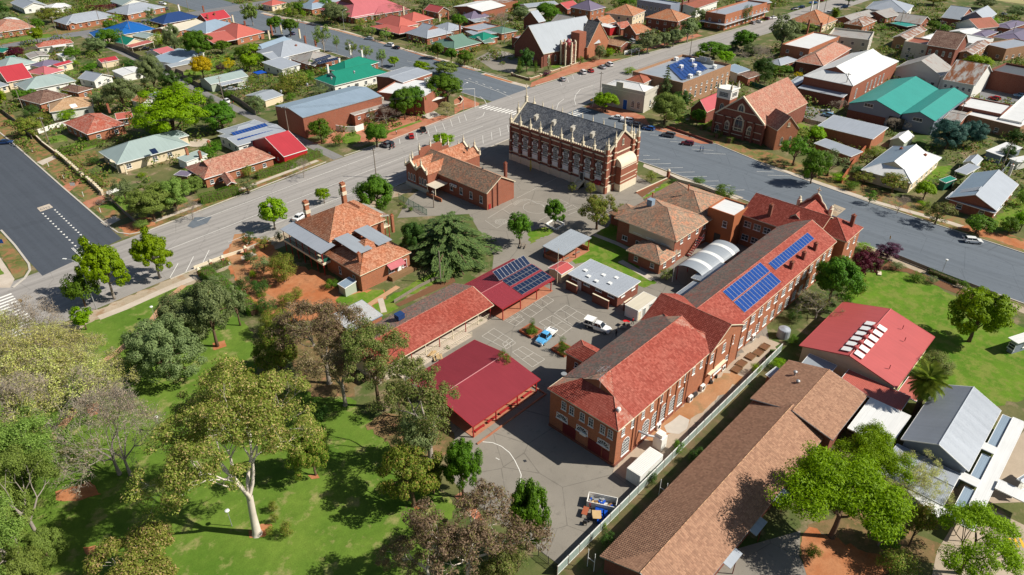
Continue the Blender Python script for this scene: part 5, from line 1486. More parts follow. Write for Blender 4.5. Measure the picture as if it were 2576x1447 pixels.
# ---- the old brown tiled range on the near right
bw,bwi,_=building('brown_roofed_range', 'very long single storey building under a brown tiled gable roof beside the green fence', 'school',[
 blk(**rect(50,19.8,92.5,31.9),z=3.2,roof='gable',pitch=22,rm='tiles_brown',singles=300,ov=.5,ridge='x',wm='brick_dark',fascia='grey_steel',win=[('+y',.9,1.4,1.2, 'sash',9)]),
 blk(**rect(91.,18.4,105.2,32.2),z=3.9,roof='gable',pitch=14,rm='tiles_brown',ov=.4,ridge='x',wm='brick_dark',fascia='grey_steel',win=[])])
for x,y in ((100.9,29.3),(98.9,27.9)): part(bw,bwi, 'roof_vent',MB().lathe([(.16,-.3),(.16,.5),(.32,.55),(.34,.8),(.12,.95)],n=10), 'grey_steel',x,y,4.7)
for x in (62,69,76):
 part(bw,bwi, 'verandah_awning',MB().slab([(x-1.6,18.7,2.8),(x+1.6,18.7,2.8),(x+1.6,20.,3.05),(x-1.6,20.,3.05)],.08), 'tin_silver')
 part(bw,bwi, 'verandah_post',MB().box(x-.05,18.75,0,x+.05,18.85,2.75), 'maroon_paint')
an=cached('hant',lambda: MB().tube([(0,-.55,0),(0,-.55,3.6)],.05,5).tube([(0,.55,0),(0,.55,3.6)],.05,5).tube([(0,-.55,1.9),(0,.55,1.9)],.04,5).mesh('frame', 'white_paint'))
for lb,x,y in (('white steel goal shaped frame standing by the near corner of the brown roof',49.6,32.9),('white steel goal shaped frame halfway along the brown roof gutter',66.3,32.7)):
 o=link('goal_frame',an,None,loc(x,y,0,0));tag(o,lb, 'frame')
# ---- red shelter shed,painted steel on posts
sh,shi,_=building('shelter_shed', 'open sided shelter with a big crimson ribbed steel gable roof between playground and gum trees', 'shelter',[
 blk(**rect(55.2,61.4,71.4,78.),z=3.,roof='gable',pitch=8.5,rm='tin_maroon',ridge='x',open=True,sheets=True,fascia='red_paint',wm='brick_red')])
for x in (55.7,60.9,66.1,70.9):
 for y in (61.9,69.7,77.5): part(sh,shi, 'post',MB().box(-.09,-.09,0,.09,.09,3. if y != 69.7 else 4.1), 'red_paint',x,y)
for y in (62.,77.4): part(sh,shi, 'beam',MB().box(55.4,y-.06,2.66,71.2,y+.06,2.86), 'red_paint')
part(sh,shi, 'floor_slab',MB().box(55.6,61.8,0,71.,77.6,.12), 'red_pave')
for x in (57.6,60.5,63.4,66.3,69.2):
 o=part(sh,shi, 'bench',MB().box(x-1.1,62.2,.42,x+1.1,62.65,.48).box(x-1.,62.3,.12,x-.9,62.55,.42).box(x+.9,62.3,.12,x+1.,62.55,.42), 'red_paint')
part(sh,shi, 'kerb_edge',MB().box(55.,60.2,0,71.6,60.45,.25).box(71.6,60.2,0,71.8,66,.25), 'red_pave')
# ---- long classroom with verandah
cl,cli,_=building('classroom_block', 'long low classroom with an orange red tiled roof and cream verandah railings', 'school',[
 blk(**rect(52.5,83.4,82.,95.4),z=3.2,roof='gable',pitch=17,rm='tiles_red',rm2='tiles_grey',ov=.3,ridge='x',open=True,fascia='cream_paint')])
part(cl,cli, 'wall',MB().box(53,86.3,0,81.6,95,3.15), 'render_cream');part(cl,cli, 'verandah_floor',MB().box(53,83.6,0,81.8,86.3,.45), 'path_concrete')
for i in range(9): part(cl,cli, 'verandah_post',MB().box(-.06,-.06,0,.06,.06,3.1), 'cream_paint' if i % 2 else 'red_paint',54+i*3.4,83.7)
for i in range(8):
 x=54+i*3.4
 part(cl,cli, 'railing',MB().box(.1,-.02,.75,3.3,.02,.80).box(.1,-.02,1.05,3.3,.02,1.10).box(.1,-.02,1.36,3.3,.03,1.42), 'cream_paint',x,83.7)
 put_window(cl,x+1.7,86.3,1.3, '-y',1.8,1.2, 'wide', 'cream_paint',mw=cli)
part(cl,cli, 'ramp',MB().box(57,82.,0,74.5,83.5,.25), 'path_concrete')
for z in (.75,1.15): part(cl,cli, 'ramp_rail',MB().tube([(57,82.,z),(74.5,82.,z)],.03,5), 'cream_paint')
rp=cached('ramppost',lambda: MB().tube([(0,0,0),(0,0,1.2)],.03,5).mesh('ramp_post', 'cream_paint'))
for i in range(10): link('ramp_post',rp,cl,cli @ loc(57+i*1.94,82.,0))
part(cl,cli, 'ridge_cooler',MB().box(-.75,-.7,0,.75,.7,.9).box(-.8,-.75,.9,.8,.75,.98), 'tin_navy',64.8,91.8,4.7)
# ---- crimson porch with solar racks at the far end
po,poi,_=building('solar_porch', 'crimson steel porch roof carrying two blocks of dark solar panels beside the cedar', 'shelter',[
 blk(**rect(82.2,81.2,98.2,93.5),z=3.1,roof='gable',pitch=9,rm='tin_maroon',ridge='x',open=True,sheets=True,fascia='red_paint')])
for x in (82.8,88,93,97.6):
 for y in (81.7,92.9): part(po,poi, 'post',MB().box(-.08,-.08,0,.08,.08,3.1), 'red_paint',x,y)
part(po,poi, 'wall',MB().box(83,87.5,0,97.6,93,3.), 'brick_red');part(po,poi, 'floor_slab',MB().box(82.6,81.4,0,98,87.4,.1), 'red_pave')
zp=lambda y: 3.1+(y-81.2)*tan(R(9))+.05
solar(po,poi,(88.6,84.6),(88.6,81.8),(98.,81.8),9,2,(zp(84.6),zp(81.8),zp(81.8)), 'solar_dark')
solar(po,poi,(88.6,87.6),(88.6,85.2),(98.,85.2),9,2,(zp(87.6),zp(85.2),zp(85.2)), 'solar_dark')
solar(po,poi,(88.2,90.),(88.2,87.9),(97.8,87.9),9,1,(5.5,4.2,4.2), 'solar_dark')
for x in (88.6,92.9,97.3): part(po,poi, 'rack_leg',MB().tube([(x,89.9,4.),(x,89.9,5.4)],.04,5), 'alloy')
# ---- rusty tin garage,toilets,portable office,pavilion,kiosk
house('small garage with a silver corrugated roof blotched with rust below the convent garden',(57,104.1),(57,97.3),(64.7,97.3),2.8, 'skillion-y',4, 'tin_ltrust', 'brick_orange',name='garage',cat='garage',ov=.15,sheets=True,win=[],fascia='tin_bluegrey')
tb,tbi,_=house('low brown brick toilet block with a white roof and square skylights',(102,80.8),(102,67.3),(110,67.3),2.9, 'skillion-x',2, 'tin_silver', 'brick_dark',name='amenities_block',cat='toilet block',ov=.3,win=[('-x',1.9,1.6,.6, 'wide',4),('-y',1.9,1.2,.6, 'wide',2)],door=[('-x',.78,.9,2.1, 'white_paint')],sheets=True)
for x,y in ((104,76.6),(105.4,78.6),(106.6,74.6),(104.9,71.6),(107.6,71.9),(103.6,74.2)): part(tb,tbi, 'skylight',MB().box(-.4,-.4,0,.4,.4,.22), 'lamp_glass',x,y,3.05)
for x,y,a,l in ((100.6,70.6,1.571,4.2),(100.6,78.4,1.571,3.),(103.6,65.9,0.,2.6)):
 wall('brown brick screen wall ' + ('beside the wash trough' if y>75 else ('in front of the toilet doors' if y>70 else 'standing at the corner of the white office')),[(x-cos(a)*l/2,y-sin(a)*l/2),(x+cos(a)*l/2,y+sin(a)*l/2)],2.,.25, 'brick_dark', 'cream_paint',name='screen_wall')
of,ofi,_=house('white portable office with a dirty flat roof at the edge of the yard',(101,64.8),(101,61.6),(107.6,61.6),2.7, 'flat',0, 'tin_cream', 'render_white',name='portable_office',cat='office',ov=.06,win=[('-y',1.,1.1,1.1, 'grid',[.72])],door=[('-y',.36,.85,2.1, 'grey_steel'),('-y',.1,.8,2.1, 'cream_paint')])
pv,pvi,_=house('small open pavilion with a flat grey roof on red posts above the playground lawn',(107.3,92.8),(107.3,86.5),(117.5,86.5),3., 'skillion-x',3, 'tin_grey',name='pavilion',cat='pavilion',open=True,sheets=True,fascia='grey_steel')
for x in (107.7,112.4,117.1):
 for y in (86.9,92.4): part(pv,pvi, 'post',MB().box(-.07,-.07,0,.07,.07,3.), 'red_paint',x,y)
part(pv,pvi, 'low_wall',MB().box(107.4,86.8,0,107.6,92.5,1.1).box(117.,86.8,0,117.2,92.5,1.1).box(107.4,92.3,0,117.2,92.5,1.1), 'brick_orange');part(pv,pvi, 'floor_slab',MB().box(107.6,86.6,0,117.4,92.6,.1), 'red_pave')
for x in (110,114): part(pv,pvi, 'bench',MB().box(x-1,87.6,.42,x+1,88,.48).box(x-.9,87.7,0,x-.8,87.9,.42).box(x+.8,87.7,0,x+.9,87.9,.42), 'timber_grey')
house('tiny cream shed with a red gable roof beside the white roofed toilets',(101.4,85.9),(101.4,82),(105.7,82),2.4, 'gable',14, 'tin_red', 'render_cream',name='kiosk',cat='shed',ov=.2,win=[],ridge='x')
# ---- barrel vaulted walkway and blue steel awnings between the wings
av=MB();N=14;st=[]
for i in range(N+1):
 a=pi*(.08+.84*i/N);st.append((61.6+3.35*cos(pi-a)*-1,3.1+1.5*sin(a)))
def arcband(x0,x1):
 m=MB()
 for p,q in zip(st[:-1],st[1:]): m.slab([(x0,p[0],p[1]),(x1,p[0],p[1]),(x1,q[0],q[1]),(x0,q[0],q[1])],.07)
 return m
va=empty('vaulted_walkway', 'arched grey walkway roof with three white stripes between the brick wings', 'walkway',(120,61.6,0));vi=loc(120,61.6,0).inverted()
xs=[120,123.2,124.4,128,129.2,132.8,134,136]
for i in range(7): part(va,vi, 'roof_band' if i % 2==0 else 'skylight_band',arcband(xs[i]+.01,xs[i+1]-.01), 'tin_grey' if i % 2==0 else 'lamp_glass')
for x in (120.4,125,130,135.5):
 for y in (58.5,64.7): part(va,vi, 'post',MB().box(-.06,-.06,0,.06,.06,3.4), 'red_paint',x,y)
aw,awi,_=house('pale blue ribbed steel awning against the grey slope of the school wing',(118,60),(118,55.3),(128,55.3),3.6, 'skillion+y',5, 'tin_silver',name='awning',cat='awning',open=True,sheets=True,more=[blk((111,59.2),(111,55.9),(117.9,55.9),3.2, 'skillion+y',5, 'tin_silver',open=True,sheets=True)])
part(aw,awi, 'wall',MB().box(118.3,56,0,127.6,59.6,3.5), 'render_cream')
for x in (111.3,117.6): part(aw,awi, 'post',MB().box(x-.05,59,0,x+.05,59.1,3.2), 'grey_steel')
# ---- brick annexe with mottled roofs and the orange stair tower
ax,axi,_=building('annexe', 'two storey brick annexe with mottled grey and orange tiled hip roofs', 'school',[
 blk(**rect(124.8,68.4,140.8,85.6),z=6.4,roof='hip',pitch=20,rm='tiles_mottled',ov=.7,wm='brick_red',fascia='cream_paint',win=[
  ('-x',4.3,2.2,1.3, 'wide',[.14,.4,.63]),('-x',1.2,1.5,1.2, 'wide',[.1,.38,.6,.85]),('-y',4.3,1.,1.3, 'sash',[.2,.42,.66,.88]),('-y',1.2,1.,1.3, 'sash',[.18,.7,.9])]),
 blk(**rect(138,69.5,153,86.4),z=6.4,roof='hip',pitch=20,rm='tiles_mottled',ov=.6,wm='brick_red',fascia='cream_paint',win=[('-x',4.3,1.3,1.2, 'sash',[.9])]),
 blk(**rect(119,68.3,127.2,77.6),z=3.,roof='hip',pitch=21,rm='tiles_mottled',ov=.5,wm='brick_red',fascia='cream_paint',win=[('-x',1.,1.,1.2, 'sash',[.22,.75]),('-y',1.,1.,1.2, 'sash',[.3,.8])]),
 blk(**rect(131.5,84,139,92),z=3.,roof='hip',pitch=20,rm='tiles_mottled',ov=.5,wm='brick_red',fascia='cream_paint',win=[('-x',1.,1.,1.2, 'sash',[.5])])])
part(ax,axi, 'cladding',MB().box(125.42,69.2,3.7,125.49,81.5,6.3), 'render_cream')
part(ax,axi, 'roof_cooler',MB().box(-.7,-.7,0,.7,.7,1.5).box(-.75,-.75,1.5,.75,.75,1.6), 'tin_bluegrey',133.2,81.2,8.2)
for x,y,z in ((136.5,83.,8.2),(143.8,77.6,9.6)): part(ax,axi, 'roof_flue',MB().lathe([(.14,0),(.14,1.3),(.26,1.35),(.2,1.6)],n=8), 'terracotta',x,y,z)
for i in range(9): part(ax,axi, 'stair_tread',MB().box(0,0,0,.5,1.,.06), 'maroon_paint',131.+i*.55,67.7,.35+i*.36)
part(ax,axi, 'stair_rail',MB().tube([(131,67.7,1.3),(136.2,67.7,4.6)],.04,5).tube([(131,67.7,.3),(136.2,67.7,3.5)],.06,4), 'maroon_paint')
for y,z in ((75.2,2.6),(73.9,2.6)): aircon('white air conditioner on the annexe wall ' + ('nearest the big window' if y>75 else 'nearest the corner'),(125.2,y),z,-90)
tw,twi,_=house('plain orange rendered stair tower with a flat white roof joining annexe and red wing',(140.3,69.8),(140.3,63),(148,63),8.7, 'flat',0, 'tin_white', 'render_orange',name='stair_tower',cat='tower',parapet=.35,win=[('-x',5.4,1.1,1.6, 'sash',[.3])],fascia=None)
part(tw,twi, 'doorway',MB().box(140.2,65.6,.05,140.29,67.2,3.2), 'dark_steel')
# ---- the great chapel: dark brick,cream stone dressings,pinnacles,slate roof
ch,chi,_=building('chapel', 'tall dark brick gothic chapel with slate roof, cream stone arches and rows of pinnacles', 'church',[
 blk(**rect(145.4,103.8,159.4,139.6),z=10.8,roof='gable',pitch=37,rm='tiles_slate',ov=.02,ridge='y',wm='brick_dark',fascia=None,win=[],cap='slate')])
S = 'stone_cream'
def P_(n,mb,mat=S,x=0,y=0,z=0,rz=0.): return part(ch,chi,n,mb,mat,x,y,z,rz)
P_('plinth',MB().box(145.,103.4,0,159.8,103.78,2.).box(145.,103.78,0,145.38,139.9,2.).box(159.42,103.78,0,159.8,139.9,2.))
for z,h in ((2.7,.22),(4.4,.18),(8.9,.2),(10.3,.35)):
 P_('string_course',MB().box(145.25,103.65,z,159.55,103.79,z+h).box(145.25,103.79,z,145.39,139.7,z+h))
P_('parapet',MB().box(145.2,103.6,10.82,145.6,139.8,11.5).box(159.2,103.6,10.82,159.6,139.8,11.5), 'brick_dark')
for k in range(45): P_('merlon',cached('merlon',lambda: MB().box(-.22,-.2,0,.22,.2,.35)),S,145.4,104.2+k*.8,11.5)
pinn=cached('pinn',lambda: MB().box(-.32,-.32,0,.32,.32,1.2).box(-.42,-.42,1.2,.42,.42,1.42).lathe([(.30,1.42),(.16,2.2),(.22,2.3),(.05,3.1),(.11,3.25),(.02,3.4)],n=8).mesh('pinnacle',S))
butt=cached('butt',lambda: MB().box(-.5,-.38,0,0,.38,6.4,0).box(-.36,-.34,6.402,0,.34,10.6,0).box(-.56,-.42,6.,-.02,.42,6.401,1).box(-.56,-.44,0,-.02,.44,2.05,1).box(-.54,-.42,2.7,-.02,.42,2.92,1).mesh('buttress',['brick_dark',S]))
for k in range(10):
 y=104.2+k*3.9
 for x in (145.3,159.5):
  link('pinnacle',pinn,ch,chi @ loc(x,y,11.4))
  link('buttress',butt,ch,chi @ loc(145.4 if x<150 else 159.4,y,0,0 if x<150 else pi))
surr=MB();N=12
for i in range(N):
 a0,a1=pi*i/N,pi*(i+1)/N
 for ro,ri in ((1.18,.86),):
  q=[(-.12,-ro*cos(a0),7.9+ro*sin(a0)),(-.12,-ri*cos(a0),7.9+ri*sin(a0)),(-.12,-ri*cos(a1),7.9+ri*sin(a1)),(-.12,-ro*cos(a1),7.9+ro*sin(a1))]
  surr.slab([(p[0],p[1],p[2]) for p in q],.02)
  surr.poly([(0,q[0][1],q[0][2]),q[0],q[3],(0,q[3][1],q[3][2])])
for s in (-1,1): surr.box(-.12,min(s*.86,s*1.18),7.,-.003,max(s*.86,s*1.18),7.9);surr.box(-.16,min(s*.8,s*1.3),5.2,-.003,max(s*.8,s*1.3),5.6)
surr.box(-.14,-1.05,2.95,-.003,1.05,4.25);surr.box(-.2,-1.2,4.,-.141,1.2,4.2)
sm=surr.mesh('stone_surround', 'white_paint')
for k in range(9):
 y=106.15+k*3.9
 put_window(ch,145.38,y,4.65, '-x',1.66,4.1, 'arch', 'white_paint',mw=chi)
 link('stone_surround',sm,ch,chi @ loc(145.38,y,0))
for x in (148.2,151.6,155.2): pass
for k,y in enumerate((111.6,118.6,125.6,132.4)):
 P_('roof_ventilator',MB().slab([(-.7,-.5,.9),(.6,-.5,1.3),(.6,.5,1.3),(-.7,.5,.9)],.07).box(-.6,-.45,-.4,.5,.45,.8), 'stone_grey',148.9,y,13.5)
zr=10.8+7.*tan(R(37))
for y in (103.75,139.65):                                     # stepped stone gables at both ends
 g=MB()
 for s in (-1,1):
  g.slab([(152.4,y-.3,zr+.5),(152.4,y+.3,zr+.5),(152.4+s*7.,y+.3,11.3),(152.4+s*7.,y-.3,11.3)],.55)
 P_('gable_coping',g)
 for x,z in ((148.9,13.6),(155.9,13.6),(152.4,zr+.3)): link('pinnacle',pinn,ch,chi @ loc(x,y,z))
P_('roof_cross',MB().box(152.3,139.55,zr+3.4,152.5,139.75,zr+5.4).box(151.8,139.55,zr+4.4,153.,139.75,zr+4.65))
ap=MB();ap.box(149.2,101.4,2.,156.4,103.78,7.);P_('apse',ap, 'brick_red')
hd=MB();N=10
for i in range(N):
 a,b=pi*i/(2*N),pi*(i+1)/(2*N)
 hd.poly([(149.2,103.78-2.38*cos(a),7.+2.3*sin(a)),(156.4,103.78-2.38*cos(a),7.+2.3*sin(a)),(156.4,103.78-2.38*cos(b),7.+2.3*sin(b)),(149.2,103.78-2.38*cos(b),7.+2.3*sin(b))])
for x in (149.2,156.4): hd.poly([(x,103.78,7.)]+[(x,103.78-2.38*cos(pi*i/(2*N)),7.+2.3*sin(pi*i/(2*N))) for i in range(N+1)][::-1])
P_('apse_roof',hd,S);P_('apse_base',MB().box(149.,101.2,0,156.6,103.38,2.))
for z in (2.7,4.4,6.6): P_('string_course',MB().box(149.1,101.3,z,156.5,101.39,z+.2))
for x in (145.4,148.6,157.,159.4): P_('corner_pier',MB().box(-.5,-.5,0,.5,.12,12.6,0), 'brick_red',x,103.7);link('pinnacle',pinn,ch,chi @ loc(x,103.6,12.6))
for z in (2.,4.5,7.,9.,11.):
 for x in (145.4,148.6,157.,159.4): P_('pier_band',cached('pband',lambda: MB().box(-.54,-.54,0,.54,.1,.25)),S,x,103.7,z)
put_window(ch,158.2,103.75,5.4, '-y',.9,2.4, 'sash', 'stone_cream',mw=chi)
put_window(ch,152.4,103.76,12.2, '-y',.8,1.8, 'arch', 'stone_cream',mw=chi)
for i in range(5): P_('step',MB().box(141.8+i*.5,110.6,0,145.3,112.4,.25+i*.3),S)
for y in (110.4,112.6): P_('stair_wall',MB().slab([(141.6,y-.14,.7),(144.9,y-.14,2.4),(144.9,y+.14,2.4),(141.6,y+.14,.7)],.6),S)
put_door(ch,144.9,111.5,1.75, '-x',1.2,2.3, 'dark_steel',mw=chi)
an_=MB();N=6
for i in range(N):
 a,b=pi/2*i/N,pi/2*(i+1)/N
 an_.poly([(-1.2*cos(a),-.9,1.*sin(a)),(-1.2*cos(b),-.9,1.*sin(b)),(-1.2*cos(b),.9,1.*sin(b)),(-1.2*cos(a),.9,1.*sin(a))])
for y in (-.9,.9): an_.poly([(0,y,0)]+[(-1.2*cos(pi/2*i/N),y,1.*sin(pi/2*i/N)) for i in range(N+1)])
P_('awning',an_, 'red_paint',144.9,105.6,2.6)
# ---- the old gabled schoolroom between chapel and convent
cb,cbi,_=building('schoolroom', 'old brick schoolroom with ornate gables, orange tiles and cream pinnacles beside the chapel', 'school',[
 blk(**rect(115.4,119.3,126.2,147.5),z=5.,roof='gable',pitch=29,rm='tiles_mottled',ov=.3,ridge='y',wm='brick_red',fascia='cream_paint',win=[('-x',1.4,1.1,2., 'sash',[.08,.22,.36,.5])]),
 blk(**rect(111.6,138.4,131.5,143.),z=5.6,roof='gable',pitch=38,rm='tiles_orange',ov=.12,ridge='x',wm='brick_red',fascia=None,win=[('-x',2.,.7,2.1, 'lancet',[.24,.5,.76])]),
 blk(**rect(111.6,143.,131.5,147.8),z=5.6,roof='gable',pitch=38,rm='tiles_orange',ov=.12,ridge='x',wm='brick_red',fascia=None,win=[('-x',2.,.7,2.1, 'lancet',[.24,.5,.76])])])
for y0,y1 in ((138.4,143.),(143.,147.8)):
 for x in (111.55,131.55):
  ym=(y0+y1)/2;g=MB();zt=5.6+(y1-y0)/2*tan(R(38))+.7
  for s,ye in ((-1,y0),(1,y1)): g.slab([(x-.25,ym,zt),(x+.25,ym,zt),(x+.25,ye,6.1),(x-.25,ye,6.1)],.5)
  part(cb,cbi, 'gable_coping',g,S)
  for y in (y0+.2,ym,y1-.2): link('pinnacle',pinn,cb,cbi @ loc(x,y,(5.9 if y != ym else zt-.2)) @ Matrix.Scale(.62,4))
part(cb,cbi, 'front_gable',MB().box(114.5,147.9,0,128,148.3,7.2).box(117,147.9,7.2,125.4,148.3,9.), 'brick_red')
for x in (114.5,117.2,121.2,125.2,128): link('pinnacle',pinn,cb,cbi @ loc(x,148.1,8.6 if 116<x<127 else 7.) @ Matrix.Scale(.7,4))
part(cb,cbi, 'base_course',MB().box(111.4,138.3,0,111.68,147.9,1.2), 'stone_grey')
part(cb,cbi, 'porch_roof',MB().slab([(110.8,134.4,3.1),(115.4,134.4,3.3),(115.4,138.3,3.3),(110.8,138.3,3.1)],.12), 'tin_cream')
for y in (134.7,138.): part(cb,cbi, 'porch_post',MB().box(110.9,y-.07,0,111.05,y+.07,3.), 'cream_paint')
part(cb,cbi, 'porch_wall',MB().box(110.6,132.,0,110.9,138.2,1.), 'brick_orange')
for x in (117.6,119.5): part(cb,cbi, 'brick_pier',MB().box(x,119.35,0,x+.3,119.6,5.6+(x-117)*.5), 'brick_dark')
part(cb,cbi, 'red_hatch',MB().box(116.2,119.5,.1,117.,119.58,1.5), 'red_paint')
for y in (126.5,139.6): part(cb,cbi, 'roof_vent',MB().lathe([(.2,0),(.2,.4),(.34,.5),(.2,.75)],n=8), 'dark_steel',127.6 if y>130 else 121,y,7.6)
chimney(cb,cbi,(127.8,124.6),8.4, 'brick_dark',.7)
for y in (133.2,132.3,131.4): aircon(['white air conditioner on the schoolroom wall, left of three', 'white air conditioner on the schoolroom wall, middle of three', 'white air conditioner on the schoolroom wall, right of three'][int(round((133.2-y)/.9))],(115.35,y),2.9,-90,.75,.7)
# ---- the convent house with its two storey verandah
cv,cvi,_=building('convent_house', 'two storey brick convent house with orange tiled hips, tall chimneys and iron verandahs', 'house',[
 blk(**rect(70.7,123.8,86.4,138.),z=6.6,roof='hip',pitch=29,rm='tiles_orange',ov=.45,wm='brick_orange',fascia='cream_paint',win=[('-y',4.,.9,1.6, 'sash',[.22]),('-y',4.2,.9,1.5, 'arch',[.4])]),
 blk(**rect(80.2,126.5,87.5,138.),z=6.6,roof='hip',pitch=29,rm='tiles_orange',ov=.4,wm='brick_orange',fascia='cream_paint',ridge='y',win=[]),
 blk(**rect(69.1,110.6,83,124.4),z=4.3,roof='hip',pitch=25,rm='tiles_orange',ov=.35,wm='brick_orange',fascia='cream_paint',ridge='y',win=[('-y',1.3,.8,1.6, 'arch',[.86]),('-x',1.2,.8,1.8, 'sash',[.2,.6])])])
for x0,x1 in ((71.8,75.6),(77.2,81.)): part(cv,cvi, 'roof_well',MB().slab([(x0,114.5,6.9),(x1,114.5,6.9),(x1,123.6,7.3),(x0,123.6,7.3)],.15), 'tin_grey')
for (x0,y0,x1,y1,sl) in ((67.2,122.,71.,138.8, '-x'),(86.,126.,89.2,136., '+x')):
 lo,hi=(5.9,6.6)
 za,zb=(lo,hi) if sl == '-x' else (hi,lo)
 part(cv,cvi, 'verandah_roof',MB().slab([(x0,y0,za),(x1,y0,zb),(x1,y1,zb),(x0,y1,za)],.1), 'tin_silver' if sl == '-x' else 'tin_old')
 part(cv,cvi, 'verandah_floor',MB().box(x0+.3,y0+.3,2.9,x1,y1-.3,3.2), 'cream_paint')
 xe=x0+.4 if sl == '-x' else x1-.4
 n=6
 for i in range(n+1):
  y=y0+.4+(y1-y0-.8)*i/n
  part(cv,cvi, 'verandah_post',MB().box(-.07,-.07,0,.07,.07,5.9), 'red_paint',xe,y)
  if i<n:
   L=(y1-y0-.8)/n;rl_=MB().box(-.03,.08,4.1,.03,L-.08,4.18).box(-.02,.08,3.3,.02,L-.08,3.36)
   for k in range(int(L/.16)): rl_.box(-.012,.12+k*.16,3.36,.012,.145+k*.16,4.1)
   part(cv,cvi, 'iron_balustrade',rl_, 'green_paint',xe,y)
part(cv,cvi, 'side_balustrade',MB().box(67.6,122.35,3.3,70.9,122.4,4.15), 'green_paint');part(cv,cvi, 'fascia_board',MB().box(67.4,122.2,2.75,70.9,122.3,3.25).box(67.35,122.3,2.75,67.44,138.5,3.25), 'cream_paint')
for i in range(4): put_window(cv,71.12,126+i*3.3,3.5, '-x',1.1,2.1, 'sash',mw=cvi);put_window(cv,71.12,126+i*3.3,.8, '-x',1.1,2., 'sash',mw=cvi)
for x,y,zt in ((73.4,136.4,11.9),(84.6,137.8,12.4),(86.6,121.6,8.6),(71.6,114.,7.6)):
 chimney(cv,cvi,(x,y),zt, 'brick_orange',1. if zt>9 else .6,4);part(cv,cvi, 'chimney_collar',MB().box(-.62,-.62,zt-1.,.62,.62,zt-.7).box(-.62,-.62,zt-3.2,.62,.62,zt-2.3),S,x,y) if zt>9 else None
part(cv,cvi, 'antenna',MB().tube([(0,0,0),(0,0,1.6)],.03,5).box(-.5,-.01,1.4,.5,.01,1.43), 'dark_steel',76.6,126.4,8.)
part(cv,cvi, 'red_awning',MB().slab([(76.2,109.3,3.1),(80.4,109.3,3.1),(80.4,111,4.),(76.2,111,4.)],.06), 'tin_pink')
part(cv,cvi, 'back_porch',MB().box(76.4,109.4,0,82.4,110.9,.9), 'timber');put_door(cv,79.6,110.9,.9, '-y',.9,2.1, 'white_paint',mw=cvi);put_door(cv,81.2,110.9,.9, '-y',.9,2.1, 'maroon_paint',mw=cvi);put_window(cv,77.4,110.9,1.4, '-y',1.6,1.3, 'sash',mw=cvi)
for i in range(4): part(cv,cvi, 'back_step',MB().box(0,0,0,.3,1.,.2*(4-i)), 'timber',82.4+i*.3,109.5)
part(cv,cvi, 'downpipe',MB().tube([(71.6,123.7,3.4),(72.8,123.7,4.8),(74.6,123.7,5.9),(78.4,123.7,5.),(78.4,123.7,4.2)],.06,6), 'maroon_paint')
house('little lean to shed with a blue grey roof against the convent wall',(65.6,114.2),(65.6,111.6),(68.6,111.6),2.3, 'skillion-x',8, 'tin_bluegrey', 'weatherboard_green',name='shed',cat='shed',ov=.1,win=[])
# ---- red roofed hall on the lawn,with its row of ridge skylights
rh,rhi,_=building('red_roofed_hall', 'cream hall under a broad glossy red steel roof with white ridge skylights', 'hall',[
 blk(**rect(110.9,15.6,131,32.8),z=3.7,roof='gable',pitch=15,rm='tin_red',ov=.5,ridge='x',wm='render_cream',fascia='tin_red',win=[('-x',.8,1.4,1.4, 'wide',[.3,.7])])])
for i in range(6):
 x=112.6+i*2.15
 for s in (1,-1):
  part(rh,rhi, 'skylight',MB().slab([(-.7,.35*s,.30),(.7,.35*s,.30),(.7,1.9*s,-.10),(-.7,1.9*s,-.10)][::s],.12), 'lamp_glass',x,24.2,5.9)
 if i<5: part(rh,rhi, 'ridge_vent',MB().lathe([(.5,-.2),(.5,.45),(.36,.65),(.1,.72)],n=12), 'tin_red',x+1.07,24.2,5.9)
for x,y,z in ((127,20.5,5.2),(114.2,18.2,4.5),(124,19,4.8)): part(rh,rhi, 'flue',MB().tube([(0,0,0),(0,0,.8)],.07,6), 'tin_maroon',x,y,z)
house('coral red steel verandah roof between the hall and the brown range',(106.3,23.6),(106.3,13.2),(110.8,13.2),3., 'skillion-x',4, 'tin_coral',name='covered_way',cat='awning',open=True,sheets=True,more=[blk((110.9,15.3),(110.9,12.2),(117,12.2),2.8, 'skillion-y',4, 'tin_coral',open=True)])
house('blue shaded flat sunroof sheet beside the brown range under the palm',(96.5,18.),(96.5,11.6),(106,11.6),2.9, 'skillion-x',2, 'tin_white',name='awning',cat='awning',open=True)
house('curved grey steel porch on the shaded end of the red roofed hall',(107.4,30.6),(107.4,25.6),(110.7,25.6),2.7, 'skillion-x',8, 'tin_grey',name='porch',cat='porch',open=True)
# ================================================================ HOUSES AND SHOPS AROUND
CW=dict(wm='render_cream');WW=dict(wm='render_white');OW=dict(wm='brick_orange');TW_=dict(wm='brick_tan');WB=dict(wm='weatherboard');GW=dict(wm='weatherboard_green')
def shed(label,A,B,C,z=2.5,roof='gable',pitch=12,rm='tin_silver',**kw):
 kw.setdefault('win',[]);kw.setdefault('ov',.2);return house(label,A,B,C,z,roof,pitch,rm,name='shed',cat='shed',**kw)
def carport(label,A,B,C,z=2.6,roof='skillion-x',pitch=3,rm='tin_silver',**kw):
 r=house(label,A,B,C,z,roof,pitch,rm,name='carport',cat='carport',open=True,**kw)
 o,a,L,W=frame_from(A,B,C);pm=cached(('cpost',z),lambda: MB().box(-.05,-.05,0,.05,.05,z).mesh('post', 'cream_paint'))
 for x in (.2,L - .2):
  for y in (.2,W - .2): link('post',pm,r[0],loc(x,y,0))
 return r
house('orange brick house with grey hip and front gable, left of two beside the top road',(112.9,436.6),(112.4,421.8),(138.6,425.8),3, 'hip',22, 'tin_silver',more=[blk((113.8,429.8),(113.1,421.1),(117,422.1),3, 'gable',25, 'tin_silver', 'brick_orange',ridge='y')],**OW)
